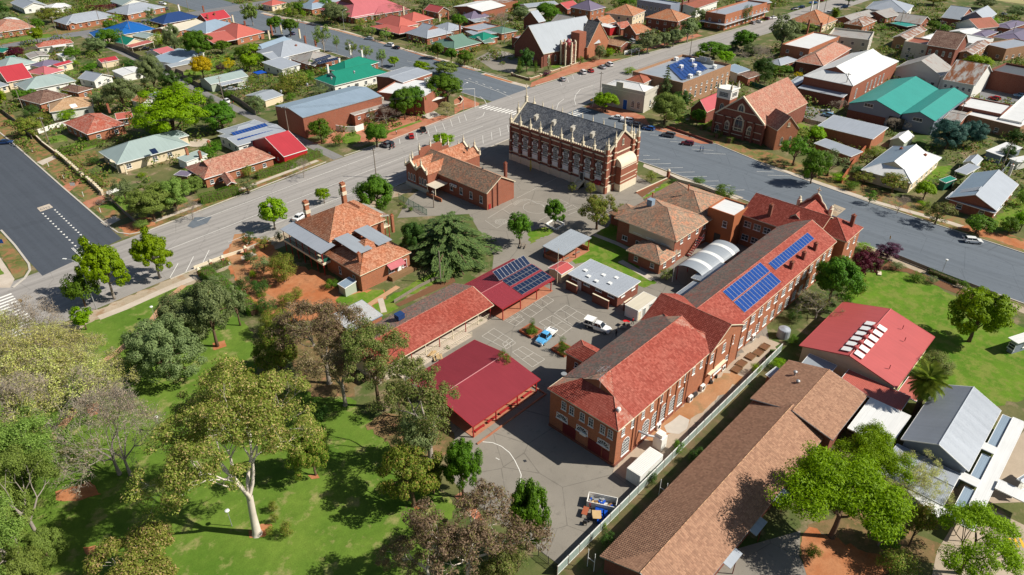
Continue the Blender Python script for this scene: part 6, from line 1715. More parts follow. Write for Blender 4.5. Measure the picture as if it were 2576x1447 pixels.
house('orange brick house with pale grey hip, right of two beside the top road',(140.9,441.5),(143.7,424.1),(166.8,432.6),3, 'hip',20, 'tin_silver',**OW)
house('house with a pale green gable roof at the top edge beside the plum hedge',(153.4,470.4),(152.1,452.6),(166.8,454.1),3, 'gable',20, 'tin_greygreen',**WW)
house('long white house with a grey roof at the top left edge behind the olive tree',(114.2,507.1),(110.3,484.1),(122.8,485.3),3, 'gable',20, 'tin_silver',**WW)
house('orange brown tiled brick house with white verandah posts at the far left',(85.3,450.3),(81.6,427.2),(99.9,428.4),3, 'hip',20, 'tile_pink',more=[blk((94.1,459.8),(93,450.6),(99.8,452.1),3, 'gable',12, 'tin_white', 'brick_orange')],**OW)
house('low white roofed house at the top left between two garden trees',(121.3,482.7),(120.2,471.7),(131.6,471.1),3, 'hip',15, 'tin_white',**WW)
house('house under a navy steel roof with a white chimney near the top left street corner',(148.3,401.4),(147.1,387.2),(167.7,391.7),3, 'hip',25, 'tin_navy',chim=[((169.7,418.7),7, 'render_white')],**OW)
house('small house with a bright crimson gable roof and white parapet at the road bend',(166.9,387.2),(165.4,376.5),(178.8,380),3, 'gable',30, 'tin_crimson',chim=[((177.9,406.3),6.5)],**OW)
house('large house under a vivid blue steel roof beside a long hedge',(126.1,397.8),(122.2,378.7),(139.7,381.9),3, 'hip',22, 'tin_blue',more=[blk((115.4,394.9),(111.8,380.8),(123.5,380.3),3, 'hip',20, 'tin_blue', 'render_cream')],**CW)
house('white house with a terracotta tiled hip roof and a white back verandah',(88.2,387.3),(87.1,380.6),(101.6,378.8),3, 'hip',25, 'tile_red',more=[blk((94,385.2),(92.3,377.6),(97.8,377.2),2.8, 'skillion-y',6, 'tin_white',open=True)],**WW)
house('long orange walled building with a pale weathered roof below the long hedge',(140.1,379.9),(141.7,365.8),(162.6,374.4),3, 'gable',12, 'tin_cream',**OW)
house('house under a blue grey hip roof with two red brick chimneys',(153.8,367.1),(152.9,352.5),(171,362.2),3, 'hip',25, 'tin_bluegrey',chim=[((167,378.4),8),((171.8,380.2),8)],**OW)
house('house under a wide coral red hip roof with cream chimneys near the dark road',(158.1,351.7),(157.8,331.2),(172.9,337.8),3, 'hip',28, 'tin_coral',chim=[((173.8,364.7),9, 'stone_cream'),((172.5,350),8, 'brick_dark')],more=[blk((150,343.6),(146.1,330.7),(158.4,333.3),2.8, 'skillion-y',8, 'tin_coral',open=True)],**OW)
shed('green grey shed with a low gable behind the vivid blue roof',(130.1,376),(129.2,365.1),(135.8,370),rm='tin_greygreen',**CW)
shed('cream shed with a teal gable roof beside the dark evergreen tree',(119.4,369.8),(117.8,358.9),(125.2,363.7),rm='tin_green',pitch=25,**CW)
carport('flat red carport beside the lane with white posts',(117.7,357.6),(117.2,351.9),(127.6,354),rm='tin_coral')
r_,i_,_=house('long shed with a red roof covered in rows of dark solar panels',(118.1,337.9),(120.3,325.6),(127.5,328),3, 'gable',14, 'tin_pink',ridge='x',**WW)
solar(r_,i_,(119.2,337),(119.3,335.4),(128.3,333),12,1,(3.9,3.6,3.6), 'solar_dark')
shed('white walled flat shed half covered by deep blue shade beside the big bright tree',(118.6,323.8),(118.2,310.2),(131.8,324.6),2.8, 'skillion-y',3, 'tin_bluegrey',**WW)  # the deep blue shade is painted as the roof's blue grey colour
shed('grey timber shed with a pale sloping roof behind the yellow tree',(116.7,312.8),(115.1,306.7),(127.8,308.1),rm='tin_grey',pitch=10,wm='timber_grey')
shed('cream garage with a small crimson gable roof beside the lane',(98.6,341),(97.8,334.9),(105,335.5),rm='tin_crimson',pitch=16,**CW)
house('house with a dull blue grey hip roof at the left edge above a crimson roof',(65.5,364.2),(65.7,350.9),(78.1,355.6),3, 'hip',22, 'tin_greygreen',**WW)
house('house under a glossy crimson gable at the left edge',(62,345.2),(61.1,329.6),(69.8,332),3, 'gable',28, 'tin_crimson',ridge='x',more=[blk((57.1,331.7),(57.2,325.8),(60.2,328.3),2.6, 'skillion-y',5, 'tin_grey', 'render_cream')],**CW)
house('cream house with a pink red double gable roof beside a white shrub',(70.3,339.6),(74.3,329.3),(82.7,331.9),3, 'hip',20, 'tin_pink',ridge='x',**CW)
house('long cream shed with a narrow crimson roof behind the pink double gable',(80.9,344.8),(82.4,341),(89.6,343.5),2.8, 'gable',14, 'tin_crimson',**CW)
house('house with a dusty pink grey roof between green and crimson roofs at left',(77,351.1),(77.4,342.9),(86,347.4),3, 'hip',18, 'tin_purple',**CW)
house('large house with a grey green hipped steel roof and shaded white verandah at left',(61.3,325.3),(62.6,312.5),(80.4,312),3, 'hip',22, 'tin_greygreen',**WW)
house('brick house with a dark brown tiled hip behind the tan tiled roof',(61.3,304.5),(61,290.7),(70.9,297.1),3, 'hip',22, 'tile_dark',**OW)
house('smaller brick house with a dark brown tiled roof behind a lime bush',(73.1,305.5),(75.1,295.3),(80.7,298.4),3, 'hip',22, 'tile_dark',**OW)
tn,tni,_=house('white house with a tan tiled hip roof and a square white skylight',(61.2,288.8),(60.3,278.1),(72.5,272.2),3.2, 'hip',25, 'tile_tan',**WW)
part(tn,tni, 'skylight',MB().slab([(-1,-.8,0),(1,-.8,0),(1,.8,.7),(-1,.8,.7)],.15), 'lamp_glass',*(67.2,274.3),4.4)
house('red brick house with a mottled red tiled hip roof and clipped hedge in front',(61.4,263),(61.2,245.7),(73.4,248.3),3.2, 'hip',24, 'tile_red',chim=[((69.1,260.9),5.6),((75.6,266.6),6.4)],more=[blk((74.4,259.6),(73.6,254.7),(78.3,252.6),2.8, 'skillion-y',8, 'tin_coral', 'brick_orange')],**OW)
house('white weatherboard cottage with a grey gable roof left of the tall dark tree',(84.3,316.8),(85,307.1),(92.3,311.5),2.8, 'gable',24, 'tin_silver',ridge='y',**WB)
shed('long pale shed roof behind the weatherboard cottage with a cluttered yard',(98.3,318.8),(96.2,308.4),(105,310.7),rm='tin_white',pitch=6,**WW)
shed('white gabled shed with an orange tiled roof beside the big bright green tree',(87.3,273.9),(87.1,266.7),(92.7,269.1),rm='tile_orange',pitch=25,ridge='y',**WW)
shed('grey flat shed behind the small orange tiled gable',(93.5,276.2),(92.7,269.2),(98.4,272.8),rm='tin_silver',pitch=4)
r_,i_,_=shed('pale green shed with a strip of solar panels and cars under its verandah',(116.6,279),(114.4,269.7),(130.1,270.9),3, 'gable',16, 'tin_greygreen',ridge='x',more=[blk((117.7,272.5),(117.1,266.5),(126.4,266.3),2.5, 'skillion-y',4, 'tin_silver',open=True)],**GW)
solar(r_,i_,(117.3,274.2),(117.1,273),(131.7,276),12,1,(4.1,3.7,3.7), 'solar_dark')
house('low grey roofed sheds clustered beside the plum tree at the left',(79.8,374),(78.9,364),(86.5,363.3),2.6, 'gable',10, 'tin_old',name='shed',cat='shed',win=[],**WW)
shed('little shed with a teal roof at the far left edge near the plum tree',(74,392),(74,384.4),(78.8,388.3),rm='tin_green')
shed('small shed with a green roof below the plum tree at the left',(72.3,373.8),(72,368.3),(75.6,368.1),rm='tin_green',roof='skillion-y',pitch=4)
shed('long white fence like lean to with a dark window below the white verandah',(91,364.7),(89.5,357.6),(94.3,360),rm='tin_white',roof='flat',**WW)
house('house with a pink crimson gabled roof and dormer behind a big dark street tree',(237.6,355.4),(222.1,329.7),(255.8,344.5),3.4, 'gablet',28, 'tin_pink',more=[blk((226.8,337.2),(223.4,328),(257.9,333.6),3, 'skillion-y',8, 'tin_pink', 'brick_red'),blk((243.8,342.4),(236,327.5),(258.2,331.3),3, 'hip',20, 'tin_pink')],chim=[((263.8,365.4),9)])
house('house with a blue grey roof and dark gable vent beside the dark street tree',(223.3,376),(219.7,363.7),(233.7,371.3),3.2, 'gablet',26, 'tin_bluegrey',ridge='y',**OW)
house('house with a pale grey roof at the top edge left of the pink crimson roof',(235.6,384.3),(233.7,371.3),(247.7,371.7),3.2, 'hip',22, 'tin_silver',**OW)
house('small cream house with a coral red hip at the top edge beside the footpath',(211.4,398.9),(210.2,389.7),(220.1,394),3, 'hip',22, 'tin_coral',**CW)
house('square house under a coral red pyramid roof with a bullnose verandah on the far footpath',(228.3,309.6),(222.9,290.6),(235.6,293.5),3.8, 'hip',28, 'tin_coral',chim=[((248.8,319.1),9, 'stone_cream')],more=[blk((222.7,306.9),(217.5,283.9),(232.2,288.7),2.8, 'hip',12, 'tin_coral',open=True),blk((243.2,311),(237.2,298),(250.2,305.4),3, 'hip',24, 'tin_coral')],**CW)
house('house with a silver gablet roof between the coral pyramid and the dark green roof',(222.9,282.4),(220.1,266.1),(236.2,268.5),3.2, 'gablet',26, 'tin_silver',chim=[((250.6,304.7),8.6, 'brick_dark'),((251.8,293.1),8, 'stone_cream'),((258.8,294.3),8)],more=[blk((239.3,282.5),(236.5,269.6),(248.5,272.9),3, 'hip',22, 'tin_silver')])
house('house with a dark green steel roof and gable vent above the hedge',(216.3,257.4),(215,241.6),(232.3,242.1),3.2, 'gablet',24, 'tin_sage',chim=[((240.5,265.1),8.2)],more=[blk((237.2,254),(235.6,244.2),(246.1,246.1),3, 'hip',24, 'tin_green', 'brick_orange'),blk((238.4,247.8),(234.6,241.9),(240.3,243),2.4, 'skillion-y',12, 'tin_sage',open=True),blk((240.9,265),(239.9,254.1),(252.4,246.9),3, 'flat',0, 'tin_silver', 'render_cream')],**OW)
house('orange brick flat roofed building with a sage green hip beside bare trees',(253.1,258.6),(251,246.9),(261.4,246.7),3.2, 'hip',18, 'tin_sage',**OW)
house('low orange brick building with a flat parapet roof behind the sage green roofs',(251.1,270.2),(246.7,259),(261.8,263.9),3, 'flat',0, 'tin_silver',parapet=.5,**OW)
house('brick house with a purple grey roof and shaded verandah beside the bare brown trees',(267.3,291.2),(263,281.3),(276.5,281.5),3.2, 'hip',25, 'tin_purple',more=[blk((263.7,282.7),(261.3,276.5),(271,276.8),2.7, 'skillion-y',6, 'tin_grey',open=True)])
house('large red brick hall with a ribbed white skylight roof near the top edge',(272.1,301.8),(271.3,281.5),(291,286),6, 'gable',8, 'tin_white',ridge='x',name='hall',cat='hall',win=[('-x',2,1.4,2, 'sash',4)],more=[blk((293.6,307.7),(287.5,293.4),(308.1,292.5),5, 'flat',0, 'tin_rusty', 'brick_orange',parapet=.4)])
house('cottage with a crimson gable partly hidden by autumn bushes behind a fence',(266.8,318.3),(262.8,307),(271.5,309.5),3, 'gable',28, 'tin_red',ridge='y',**OW)
house('house with a blue steel hip and many chimneys left of the silver roofed house',(155,308.3),(155,303.1),(173.8,311.8),3.4, 'gablet',27, 'tin_bluegrey',chim=[((175.1,329),9),((170,322.8),8, 'stone_cream'),((179.9,328.4),8, 'stone_cream')],**OW)
house('wide house with a silver grey roof of several hips beside the poplar like street trees',(153.3,301),(152.7,283.4),(173.8,287.4),3.4, 'hip',25, 'tin_silver',chim=[((181.2,314),8.4, 'stone_cream'),((175.2,299.5),8.4)],more=[blk((151.1,292.1),(148.8,281.6),(156.4,283.1),3, 'skillion-y',8, 'tin_silver', 'render_white')],**WW)
r_,i_,_=house('house with an old silver roof, two brick chimneys and two rows of solar panels',(152.7,281),(155.7,266.5),(170.5,263.5),3.2, 'hip',20, 'tin_old',chim=[((164.3,289.2),8),((174.5,289.8),8)],more=[blk((143.8,281.1),(144.7,269.2),(154.5,272.2),2.8, 'skillion-y',6, 'tin_silver', 'render_white'),blk((159,270.9),(156.6,263.3),(162.5,265),3, 'gable',25, 'tin_old', 'brick_orange',ridge='y')])
solar(r_,i_,(158.2,265.3),(157.7,263.9),(166.5,265.7),8,2,(5.2,4.4,4.4), 'solar_dark');solar(r_,i_,(158.3,263.5),(157.4,261.9),(168.5,262.3),10,1,(4.3,3.7,3.7), 'solar_dark')
house('long white house with an emerald green steel roof and tall white chimneys',(146.9,246.2),(145.4,232.5),(170.5,237),3.4, 'gablet',25, 'tin_green',ridge='x',chim=[((155.4,251.6),8.2, 'render_white'),((164.1,256.1),8.2, 'render_white'),((179.7,270.7),9, 'render_white'),((177.5,258.8),9, 'render_white')],more=[blk((159.7,255.7),(158.6,244.2),(177.3,250.7),3.4, 'hip',25, 'tin_green')],**WW)
hl,hli,_=building('corner_hall', 'long brick hall with a blue grey steel roof and a white flat roofed corner wing', 'hall',[
 blk((112,217),(111.8,199.9),(143.4,201.6),7, 'gable',9, 'tin_bluegrey', 'brick_red',ov=.1,ridge='x',win=[],fascia='grey_steel'),
 blk((157.7,221.4),(158.7,207.2),(174.4,209.8),7, 'gable',6, 'tin_silver', 'brick_red',ov=.1,ridge='x',win=[]),
 blk((147.5,206.3),(152.8,188.4),(169.5,198.4),6.5, 'flat',0, 'tin_white', 'brick_red',parapet=.3,win=[]),
 blk((115,205.5),(114.6,200.4),(130.1,201.4),3.5, 'skillion-y',3, 'tin_silver', 'brick_red',ov=.1,win=[('-y',1.3,1.3,1.3, 'wide',[.1,.2,.3,.45]),('-y',.2,.7,2.8, 'sash',[.72,.8,.86,.93,.98])]),
 blk((129.8,203.3),(129.7,197.5),(147.6,198.8),4, 'skillion-y',3, 'tin_old', 'brick_red',ov=.1,win=[('-y',2.2,1.1,.9, 'wide',5)])],auto=False)
for k,q in enumerate(((127.7,232.6),(138.5,233.2),(149.1,233.9),(159.5,234.4),(169.3,235))): part(hl,hli, 'roof_vent',MB().lathe([(.25,0),(.25,.5),(.45,.6),(.3,1.)],n=10), 'grey_steel',q[0]-9,q[1]-8.6,8.4)
part(hl,hli, 'corner_slab',MB().box(-1.6,-.5,0,1.6,.5,8.5), 'render_white',*(165.8,201.2),0);part(hl,hli, 'entrance_canopy',MB().box(-3,-2.6,3.6,4,2.6,3.9), 'render_white',*(160.4,193.5),0)
for k,q in enumerate(((138.7,204.2),(145.3,203.1),(130,203.7))): aircon('boxy rooftop cooler on the corner hall annexe, ' + ('middle of three', 'nearest the white wing', 'nearest the glass doors')[k],q,4.3,0,1.6,1.1,1.2,mat='stone_grey')
wall('curved white rendered garden wall below the corner hall',[(122.9,199),(124.1,195.6),(126.4,193.2),(130.1,193.5)],2.,.25, 'render_white',None,name='garden_wall')
wall('curved brick planter wall round the paved corner garden',[(166.6,188.6),(169.9,188.5),(173.7,191.2),(175.7,195.2)],.8,.3, 'brick_red')
r=empty('entrance_steps', 'wide concrete entrance steps at the corner hall canopy', 'steps',(154.2,188.1))
for k in range(5): MB().box(-2.8,-.3,0,2.8,.3,.9-k*.17).build('step', 'concrete',r,loc(k*.1,-k*.601,0))
house('purple slate roofed two storey house with a white arched verandah',(311.1,255),(312.1,240.7),(325.6,241.8),6, 'hip',28, 'tin_purple',chim=[((345,276),11),((354.3,275.1),11)],**OW)
house('large two storey house under a wide orange tiled roof with cream walls',(311.1,231.1),(315.6,215.7),(332.3,218),6.2, 'hip',25, 'tile_orange',chim=[((360.3,243.2),10.5, 'stone_cream')],more=[blk((303,231.4),(300.4,222.4),(310.5,223.6),3.4, 'gable',30, 'tile_orange',ridge='x'),blk((302.1,217.4),(299.1,210.9),(306.4,211.3),3.4, 'gable',32, 'tile_red')],**CW)
house('two storey shaded brick house with a speckled orange brown tiled hip',(317.8,209.9),(320.4,192.1),(336.4,194),6.2, 'hip',25, 'tile_orange',chim=[((360.8,214.9),11, 'brick_dark'),((370.3,216.6),11, 'brick_dark')],wm='brick_dark')
house('small brick cottage with an orange tiled gable next to the church hall',(298.4,208.5),(294.6,198.7),(306.4,197),3.4, 'gable_hip',33, 'tile_orange',ridge='x')
shed('red and white flat roofed kiosk behind the church hall',(295.7,223.2),(294.8,214.5),(300.1,213.8),4, 'flat',rm='tin_white',wm='red_steel')
shed('low brick outbuilding with a rusty orange tiled roof beside the pale fence',(271.9,200.6),(271.1,190.6),(279.9,192.2),3, 'gable',18, 'tile_brown',wm='brick_dark')
house('pale grey gabled cottage behind the old slate roofed church',(287.9,246.5),(287.2,235.6),(297.5,234.8),3.5, 'gable',30, 'tin_old',**OW)
house('dark brick hall with a steep grey roof and small dormer behind the church',(276.6,256.4),(276,245.2),(281.2,246.5),5, 'gable',38, 'tin_silver',ridge='x',wm='brick_dark')
house('flat roofed dark brick building left of the church',(243.8,233.2),(245.1,224.9),(252.3,225.8),4.5, 'flat',0, 'tin_silver',parapet=.4,wm='brick_dark')
house('long silver warehouse roof at the top edge above the green trees',(302.8,283.4),(299.8,274.6),(318.9,268.7),5, 'gable',10, 'tin_silver',ridge='x',**WW)
house('brick shop with a red and green patched roof left of the purple slate house',(318.5,268.7),(314.8,258.6),(325.6,261.2),4, 'gable',25, 'tin_red',ridge='x')
house('pale blue painted two storey warehouse at the top edge',(341.4,229.8),(339,208.6),(347.4,211.5),9, 'flat',0, 'tin_silver',parapet=.5,wm='cladding_blue',name='warehouse',cat='warehouse',win=[('-x',5.5,1.2,1.6, 'sash',8),('-x',1.5,1.2,1.6, 'sash',8)])
house('white shopfront row with a patched brown and white roof near the top',(358,219.6),(361.5,206),(388.7,206),5, 'gable',10, 'tin_rustred',ridge='x',name='shop',cat='shop',parapet=0,**WW)
house('brick and cream two storey corner shop with a street awning and parapet',(345.6,190.9),(344.7,179.5),(389.6,179),7, 'flat',0, 'tin_silver',wm='brick_orange',parapet=.8,name='shop',cat='shop',more=[blk((343.8,192.1),(341.6,177.7),(389.5,179.1),3.4, 'flat',0, 'tin_silver',open=True)])
house('blue roofed building beyond the corner shop at the top edge',(395.7,200.8),(390.6,189.5),(406.3,185.5),5, 'gable',14, 'tin_grey',ridge='x',**OW)
bk,bki,_=house('grey rendered corner bank with arched windows, blue door and rusty patched roof',(207.8,152.2),(208.8,134.8),(218.7,137.3),6.6, 'hip',20, 'tin_white',wm='stone_grey',name='bank',cat='bank',ov=.1,win=[('-x',1.2,1.2,2.6, 'arch',[.12,.25,.62,.85]),('-y',1.2,1.2,2.6, 'arch',[.5])],door=[('-x',.43,1.6,3.4, 'blue_paint')],more=[blk((215.2,148.6),(217.1,141.1),(225.7,141.3),7.6, 'hip',22, 'tin_rustred', 'stone_grey',win=[])])
o_,a_,L_,W_=frame_from((207.8,152.2),(208.8,134.8),(218.7,137.3))
part(bk,bki, 'parapet',MB().box(-.2,-.2,6.6,.15,W_,7.7).box(.15,-.2,6.6,L_,.15,7.7).box(-.25,W_*.5,7.7,.1,W_*.66,9.4), 'stone_grey',o_[0],o_[1],0,a_)
r_,i_,_=house('large flat roofed brick hall with a field of blue solar panels and white curved parapet',(228,150.4),(223.7,128.9),(258.1,131.1),8, 'flat',0, 'tin_grey',wm='brick_tan',parapet=.9,name='hall',cat='hall',win=[('-y',2,1.1,2.2, 'sash',9),('-y',5.2,1.1,1., 'sash',9)])
solar(r_,i_,(241.3,146.6),(228.5,131.9),(248,133.5),8,12,(8.25,8.25,8.25))
q=(255.3,139);cr=MB()
for i in range(12):
 a,b=[R(60+240*(i+j)/12) for j in (0,1)];cr.poly([(0,.9*cos(a),.9*sin(a)),(0,.9*cos(b),.9*sin(b)),(0,.62*cos(b) + .12,.62*sin(b)),(0,.62*cos(a) + .12,.62*sin(a))])
part(r_,i_, 'parapet_pediment',MB().box(.05,-4,7.9,.3,4,9.6).box(.05,-2.6,9.6,.3,2.6,10.4), 'stone_grey',q[0],q[1]);part(r_,i_, 'crescent_emblem',cr, 'white_paint',q[0],q[1],9.4)
for k,q in enumerate(((250.9,149.2),(253.4,143.4),(242.3,141.5),(247.1,138.5),(251.2,132.2),(233.6,132.1),(239.2,131.9))): aircon('white air conditioner on the solar roofed hall, ' + ('at the far corner', 'behind the panels', 'among the panels at left', 'among the panels at right', 'near the right parapet', 'in front of the panels', 'right of the front panels')[k],q,8.05,0,1.6,1.3,1.2)
house('small orange brick lean to with a blue shaded roof right of the solar roofed hall',(268,136),(264.8,128.9),(273.6,130.1),4, 'skillion-y',5, 'tin_bluegrey',**WW)  # blue grey roof colour stands in for shade on the lean to
shed('brick shed with an open shingled roof frame beside the tall dark trees',(267.5,130.2),(264.8,124),(273.4,125),3, 'gable',10, 'tile_dark')
c2,c2i,_=building('church', 'stone banded brick church with a long pale slate roof and an octagonal turret', 'church',[
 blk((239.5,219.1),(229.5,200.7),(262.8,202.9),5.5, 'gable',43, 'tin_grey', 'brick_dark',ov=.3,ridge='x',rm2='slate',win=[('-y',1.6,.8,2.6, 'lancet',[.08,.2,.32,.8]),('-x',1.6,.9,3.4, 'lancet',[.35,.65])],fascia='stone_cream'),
 blk((254.4,201.3),(252.7,195.4),(271.1,200.1),5, 'gable',45, 'slate', 'brick_orange',ov=.2,ridge='y',win=[('-y',1.2,1.8,3., 'arch',[.5])],fascia='stone_cream')])
q=(241.1,196.9)
part(c2,c2i, 'turret',MB().lathe([(3.2,0),(3.2,7.6),(3.6,7.8),(3.6,8.6),(3.3,8.6),(3.2,8.)],n=8), 'brick_dark',q[0],q[1]);part(c2,c2i, 'turret_roof',MB().lathe([(1.2,8),(1.2,9.2),(1.4,9.3),(.1,10.6)],n=8), 'tin_maroon',q[0],q[1])
for k in range(8):
 a=k*pi/4 + .39;part(c2,c2i, 'turret_pinnacle',MB().box(-.3,-.3,0,.3,.3,9.6).box(-.36,-.36,3.5,.36,.36,4).box(-.36,-.36,6,.36,.36,6.6),S,q[0]+3.3*cos(a),q[1]+3.3*sin(a)); 
 if k % 2==0: put_window(c2,q[0]+3.05*cos(a - .39),q[1]+3.05*sin(a - .39),1.5,a - .39+pi/2,.9,3.2, 'lancet', 'stone_cream',mw=c2i)
part(c2,c2i, 'tower',MB().box(-2.4,-2.4,0,2.4,2.4,11.6), 'brick_red',*(250.6,199))
part(c2,c2i, 'spirelet',MB().lathe([(4.2,0),(4.2,5),(.1,11)],n=6), 'slate',*(235.9,211.9))
for k,t in enumerate(((234.1,206.9),(238.7,207.2),(243.3,207.7),(247.2,207.6),(251.2,207.5))): part(c2,c2i, 'roof_dormer',MB().slab([(-.4,-.5,.9),(.4,-.5,.9),(0,.6,1.3)],.8), 'dark_steel',t[0],t[1],8.6)
for x in range(7): part(c2,c2i, 'buttress',MB().box(-.4,-.7,0,.4,0,4.6).box(-.45,-.75,2,.45,0,2.3).box(-.45,-.75,4,.45,0,4.6),S if x % 2 else 'brick_dark',(228.3,198.9)[0]+x*4.4,(228.3,198.9)[1]+2.2)
wall('low cream capped wall with piers round the slate roofed church garden',[(211,201.7),(210.8,191.5),(245,192.8)],.8,.3, 'brick_tan', 'stone_cream',6)
c3,c3i,_=building('church', 'red brick gothic church with pink tiled roof, white traceried window and pale bell turret', 'church',[
 blk((209.5,107.1),(209,89.7),(240.3,89.7),6.5, 'gable',39, 'tiles_pink', 'brick_dark',ov=.15,ridge='x',win=[('-x',.2,1.4,2.8, 'lancet',[.93], 'stone_cream')],fascia='stone_cream'),
 blk((216,119.3),(214.5,113.1),(225.9,113.6),4, 'gable',48, 'tin_crimson', 'brick_dark',ov=.15,ridge='x',win=[('-x',1.2,.8,2, 'lancet',[.3,.7], 'stone_cream')],fascia='stone_cream'),
 blk((214.3,89.2),(207.4,84.7),(215.2,84.3),6.5, 'gable',46, 'tiles_pink', 'brick_orange',ov=.15,ridge='y',win=[('-y',1.6,.9,2.6, 'lancet',[.3,.7], 'stone_cream'),('-y',7.4,.8,1.2, 'fan',[.5], 'stone_cream')],fascia='stone_cream')])
q=(213.5,106.2)
part(c3,c3i, 'bell_tower',MB().box(-2.4,-2.4,0,2.4,2.4,11), 'brick_red',q[0],q[1]);part(c3,c3i, 'belfry',MB().box(-2.5,-2.5,11,2.5,2.5,14).box(-2.8,-2.8,13.8,2.8,2.8,14.2), 'render_white',q[0],q[1])
for x in (-2.3,2.3):
 for y in (-2.3,2.3): part(c3,c3i, 'tower_pinnacle',MB().box(-.3,-.3,14.2,.3,.3,15.4).lathe([(.3,15.4),(.05,16.4)],n=4), 'stone_cream',q[0]+x,q[1]+y)
for f,dx,dy in (('-x',-2.42,0),('-y',0,-2.42)): put_window(c3,q[0]+dx,q[1]+dy,6.2,f,1.6,3.4, 'lancet', 'stone_cream',mw=c3i);put_window(c3,q[0]+dx*1.04,q[1]+dy*1.04,11.6,f,3.2,1.6, 'grid', 'render_white',mw=c3i)
o_,a_,L_,W_=frame_from((209.5,107.1),(209,89.7),(240.3,89.7));zt_=6.5+W_/2*tan(R(39))
gq=MB()
for s in (0,W_): gq.slab([(-.25,W_/2,zt_+.5),(.35,W_/2,zt_+.5),(.35,s,6.9),(-.25,s,6.9)],.6)
part(c3,c3i, 'gable_coping',gq,S,o_[0],o_[1],0,a_)
for tt,z,w,h in ((.5,2.6,2.8,4.8),(.27,2.2,1.2,2.6),(.73,2.2,1.2,2.6),(.5,9,1.8,2.2)):
 q2=Vector((o_[0] - .08,o_[1]))+Vector((0,17.4*tt));link('stone_surround',pane_mesh(w + .9,h + .7, 'lancet',S),c3,c3i @ loc(q2[0] + .15,q2[1],z - .2,-pi/2));put_window(c3,q2[0] + .04,q2[1],z, '-x',w,h, 'lancet',S,mw=c3i)
for t in (0.,.2,.36,.64,.8,1.): part(c3,c3i, 'buttress',MB().box(-.5,-.35,0,.1,.35,6.5).box(-.56,-.4,3,.1,.4,3.3), 'brick_dark',*(Vector((o_[0],o_[1]))+Vector((-sin(a_),cos(a_)))*W_*t),0,a_)
for z in (1.2,3.4,6.2,8.8): part(c3,c3i, 'string_course',MB().box(-.08,max(0,(z-6.5))*1.24,z,.1,W_-max(0,(z-6.5))*1.24,z + .18),S,o_[0],o_[1],0,a_)
part(c3,c3i, 'transept',MB().box(0,0,0,6,3.5,6), 'brick_red',*(214.5,89.1)); 
house('house with an orange pink hip roof and three tall white chimneys by the main street',(376.1,158.7),(373.5,141.3),(393,144.6),3.6, 'hip',30, 'tile_orange',chim=[((413,164.1),10, 'render_white'),((407.5,158.6),9, 'render_white'),((423.4,165),10, 'render_white')],**CW)
house('long pale grey roofed building with a dark chimney at the top of the picture',(428.9,141.1),(433.9,120.6),(457.6,123.1),4, 'hip',20, 'tin_silver',chim=[((472.5,138.3),8)],**WW)
house('low house with a weathered grey roof right of the palm tree',(401.1,143.8),(396.7,134.5),(423.3,135.3),3, 'gable',20, 'tin_old',ridge='x',more=[blk((425.2,137.1),(418.4,125.7),(443.1,126),3, 'gable',18, 'tin_old',ridge='x')])
house('small brick building with a rusty striped hip roof',(389.1,133.8),(384.8,125.2),(403,127.8),4, 'hip',25, 'tin_rusty',**OW)
house('grey gabled house with a green verandah right of the rusty striped roof',(413.9,120.2),(413.6,106.9),(428.3,108.6),3.2, 'gable',20, 'tin_old',ridge='y',more=[blk((409.1,119.4),(404.8,110.7),(412.4,109.3),2.8, 'flat',0, 'tin_aqua',open=True)])
house('big hall with a silver gable roof and blue shaded end wall at the top right',(437.8,94.7),(436.7,83.8),(458.7,83.6),5, 'gable',32, 'tin_silver',ridge='x',wm='cladding_blue',name='hall',cat='hall',more=[blk((432.9,103.5),(434.8,94.5),(458.3,95.1),4, 'gable',20, 'tin_grey',ridge='y')])  # end wall's blue shade is put into the wall colour
house('small house with a rust brown gable roof below the blue shaded hall',(430.2,89.1),(418.5,82),(433.2,82.6),4, 'gable',25, 'tin_rustred',ridge='x',**WW)
house('white roofed shed right of the round green courtyard tree',(410.3,90.8),(404.4,81.9),(418.7,82.1),3, 'gable',12, 'tin_white',ridge='x',**WW)
house('wide purple brown roofed building with a sunken courtyard at the right edge',(404.5,72.5),(403.1,59.9),(431.6,56),4, 'hip',14, 'tin_purple',more=[blk((431,78.4),(429.3,70.6),(450.9,67.5),4, 'hip',14, 'tin_purple'),blk((401.8,81.1),(401.1,74.6),(418,73.2),4, 'hip',14, 'tin_purple')],**CW)
house('flat white roofed orange brick building with stepped parapet by the leafy tree',(312.8,132.4),(310.1,120.2),(342.2,126),6.5, 'flat',0, 'tin_white',parapet=.5,chim=[((355.1,140.7),9.4),((356.3,135),8.6)],**OW)
house('dark shopfront with a curved grey parapet behind the white gable hall',(339.7,124.8),(345.3,108.1),(363.5,111.2),6, 'flat',0, 'tin_old',wm='stone_grey',parapet=.8,name='shop',cat='shop')
house('pink mottled tiled roof house with a grey tiled end beside the white gable hall',(298.9,119.7),(297.2,108.1),(333.5,113.7),4.5, 'hip',28, 'tile_pink',rm2='tile_grey',wm='brick_dark')
gh,ghi,_=house('great brick hall with a broad white gable roof and a row of tall windows',(267.9,102.9),(265.3,84.5),(311.7,85.6),8, 'gablet',24, 'tin_white',ridge='x',name='hall',cat='hall',ov=.3,win=[('-y',2.2,1.3,3.6, 'grid',[.12,.35,.44,.53,.62,.71])],more=[blk((260.2,102.4),(261.4,85.6),(273.7,86.5),4.5, 'skillion-x',5, 'tin_silver', 'brick_dark',win=[])])
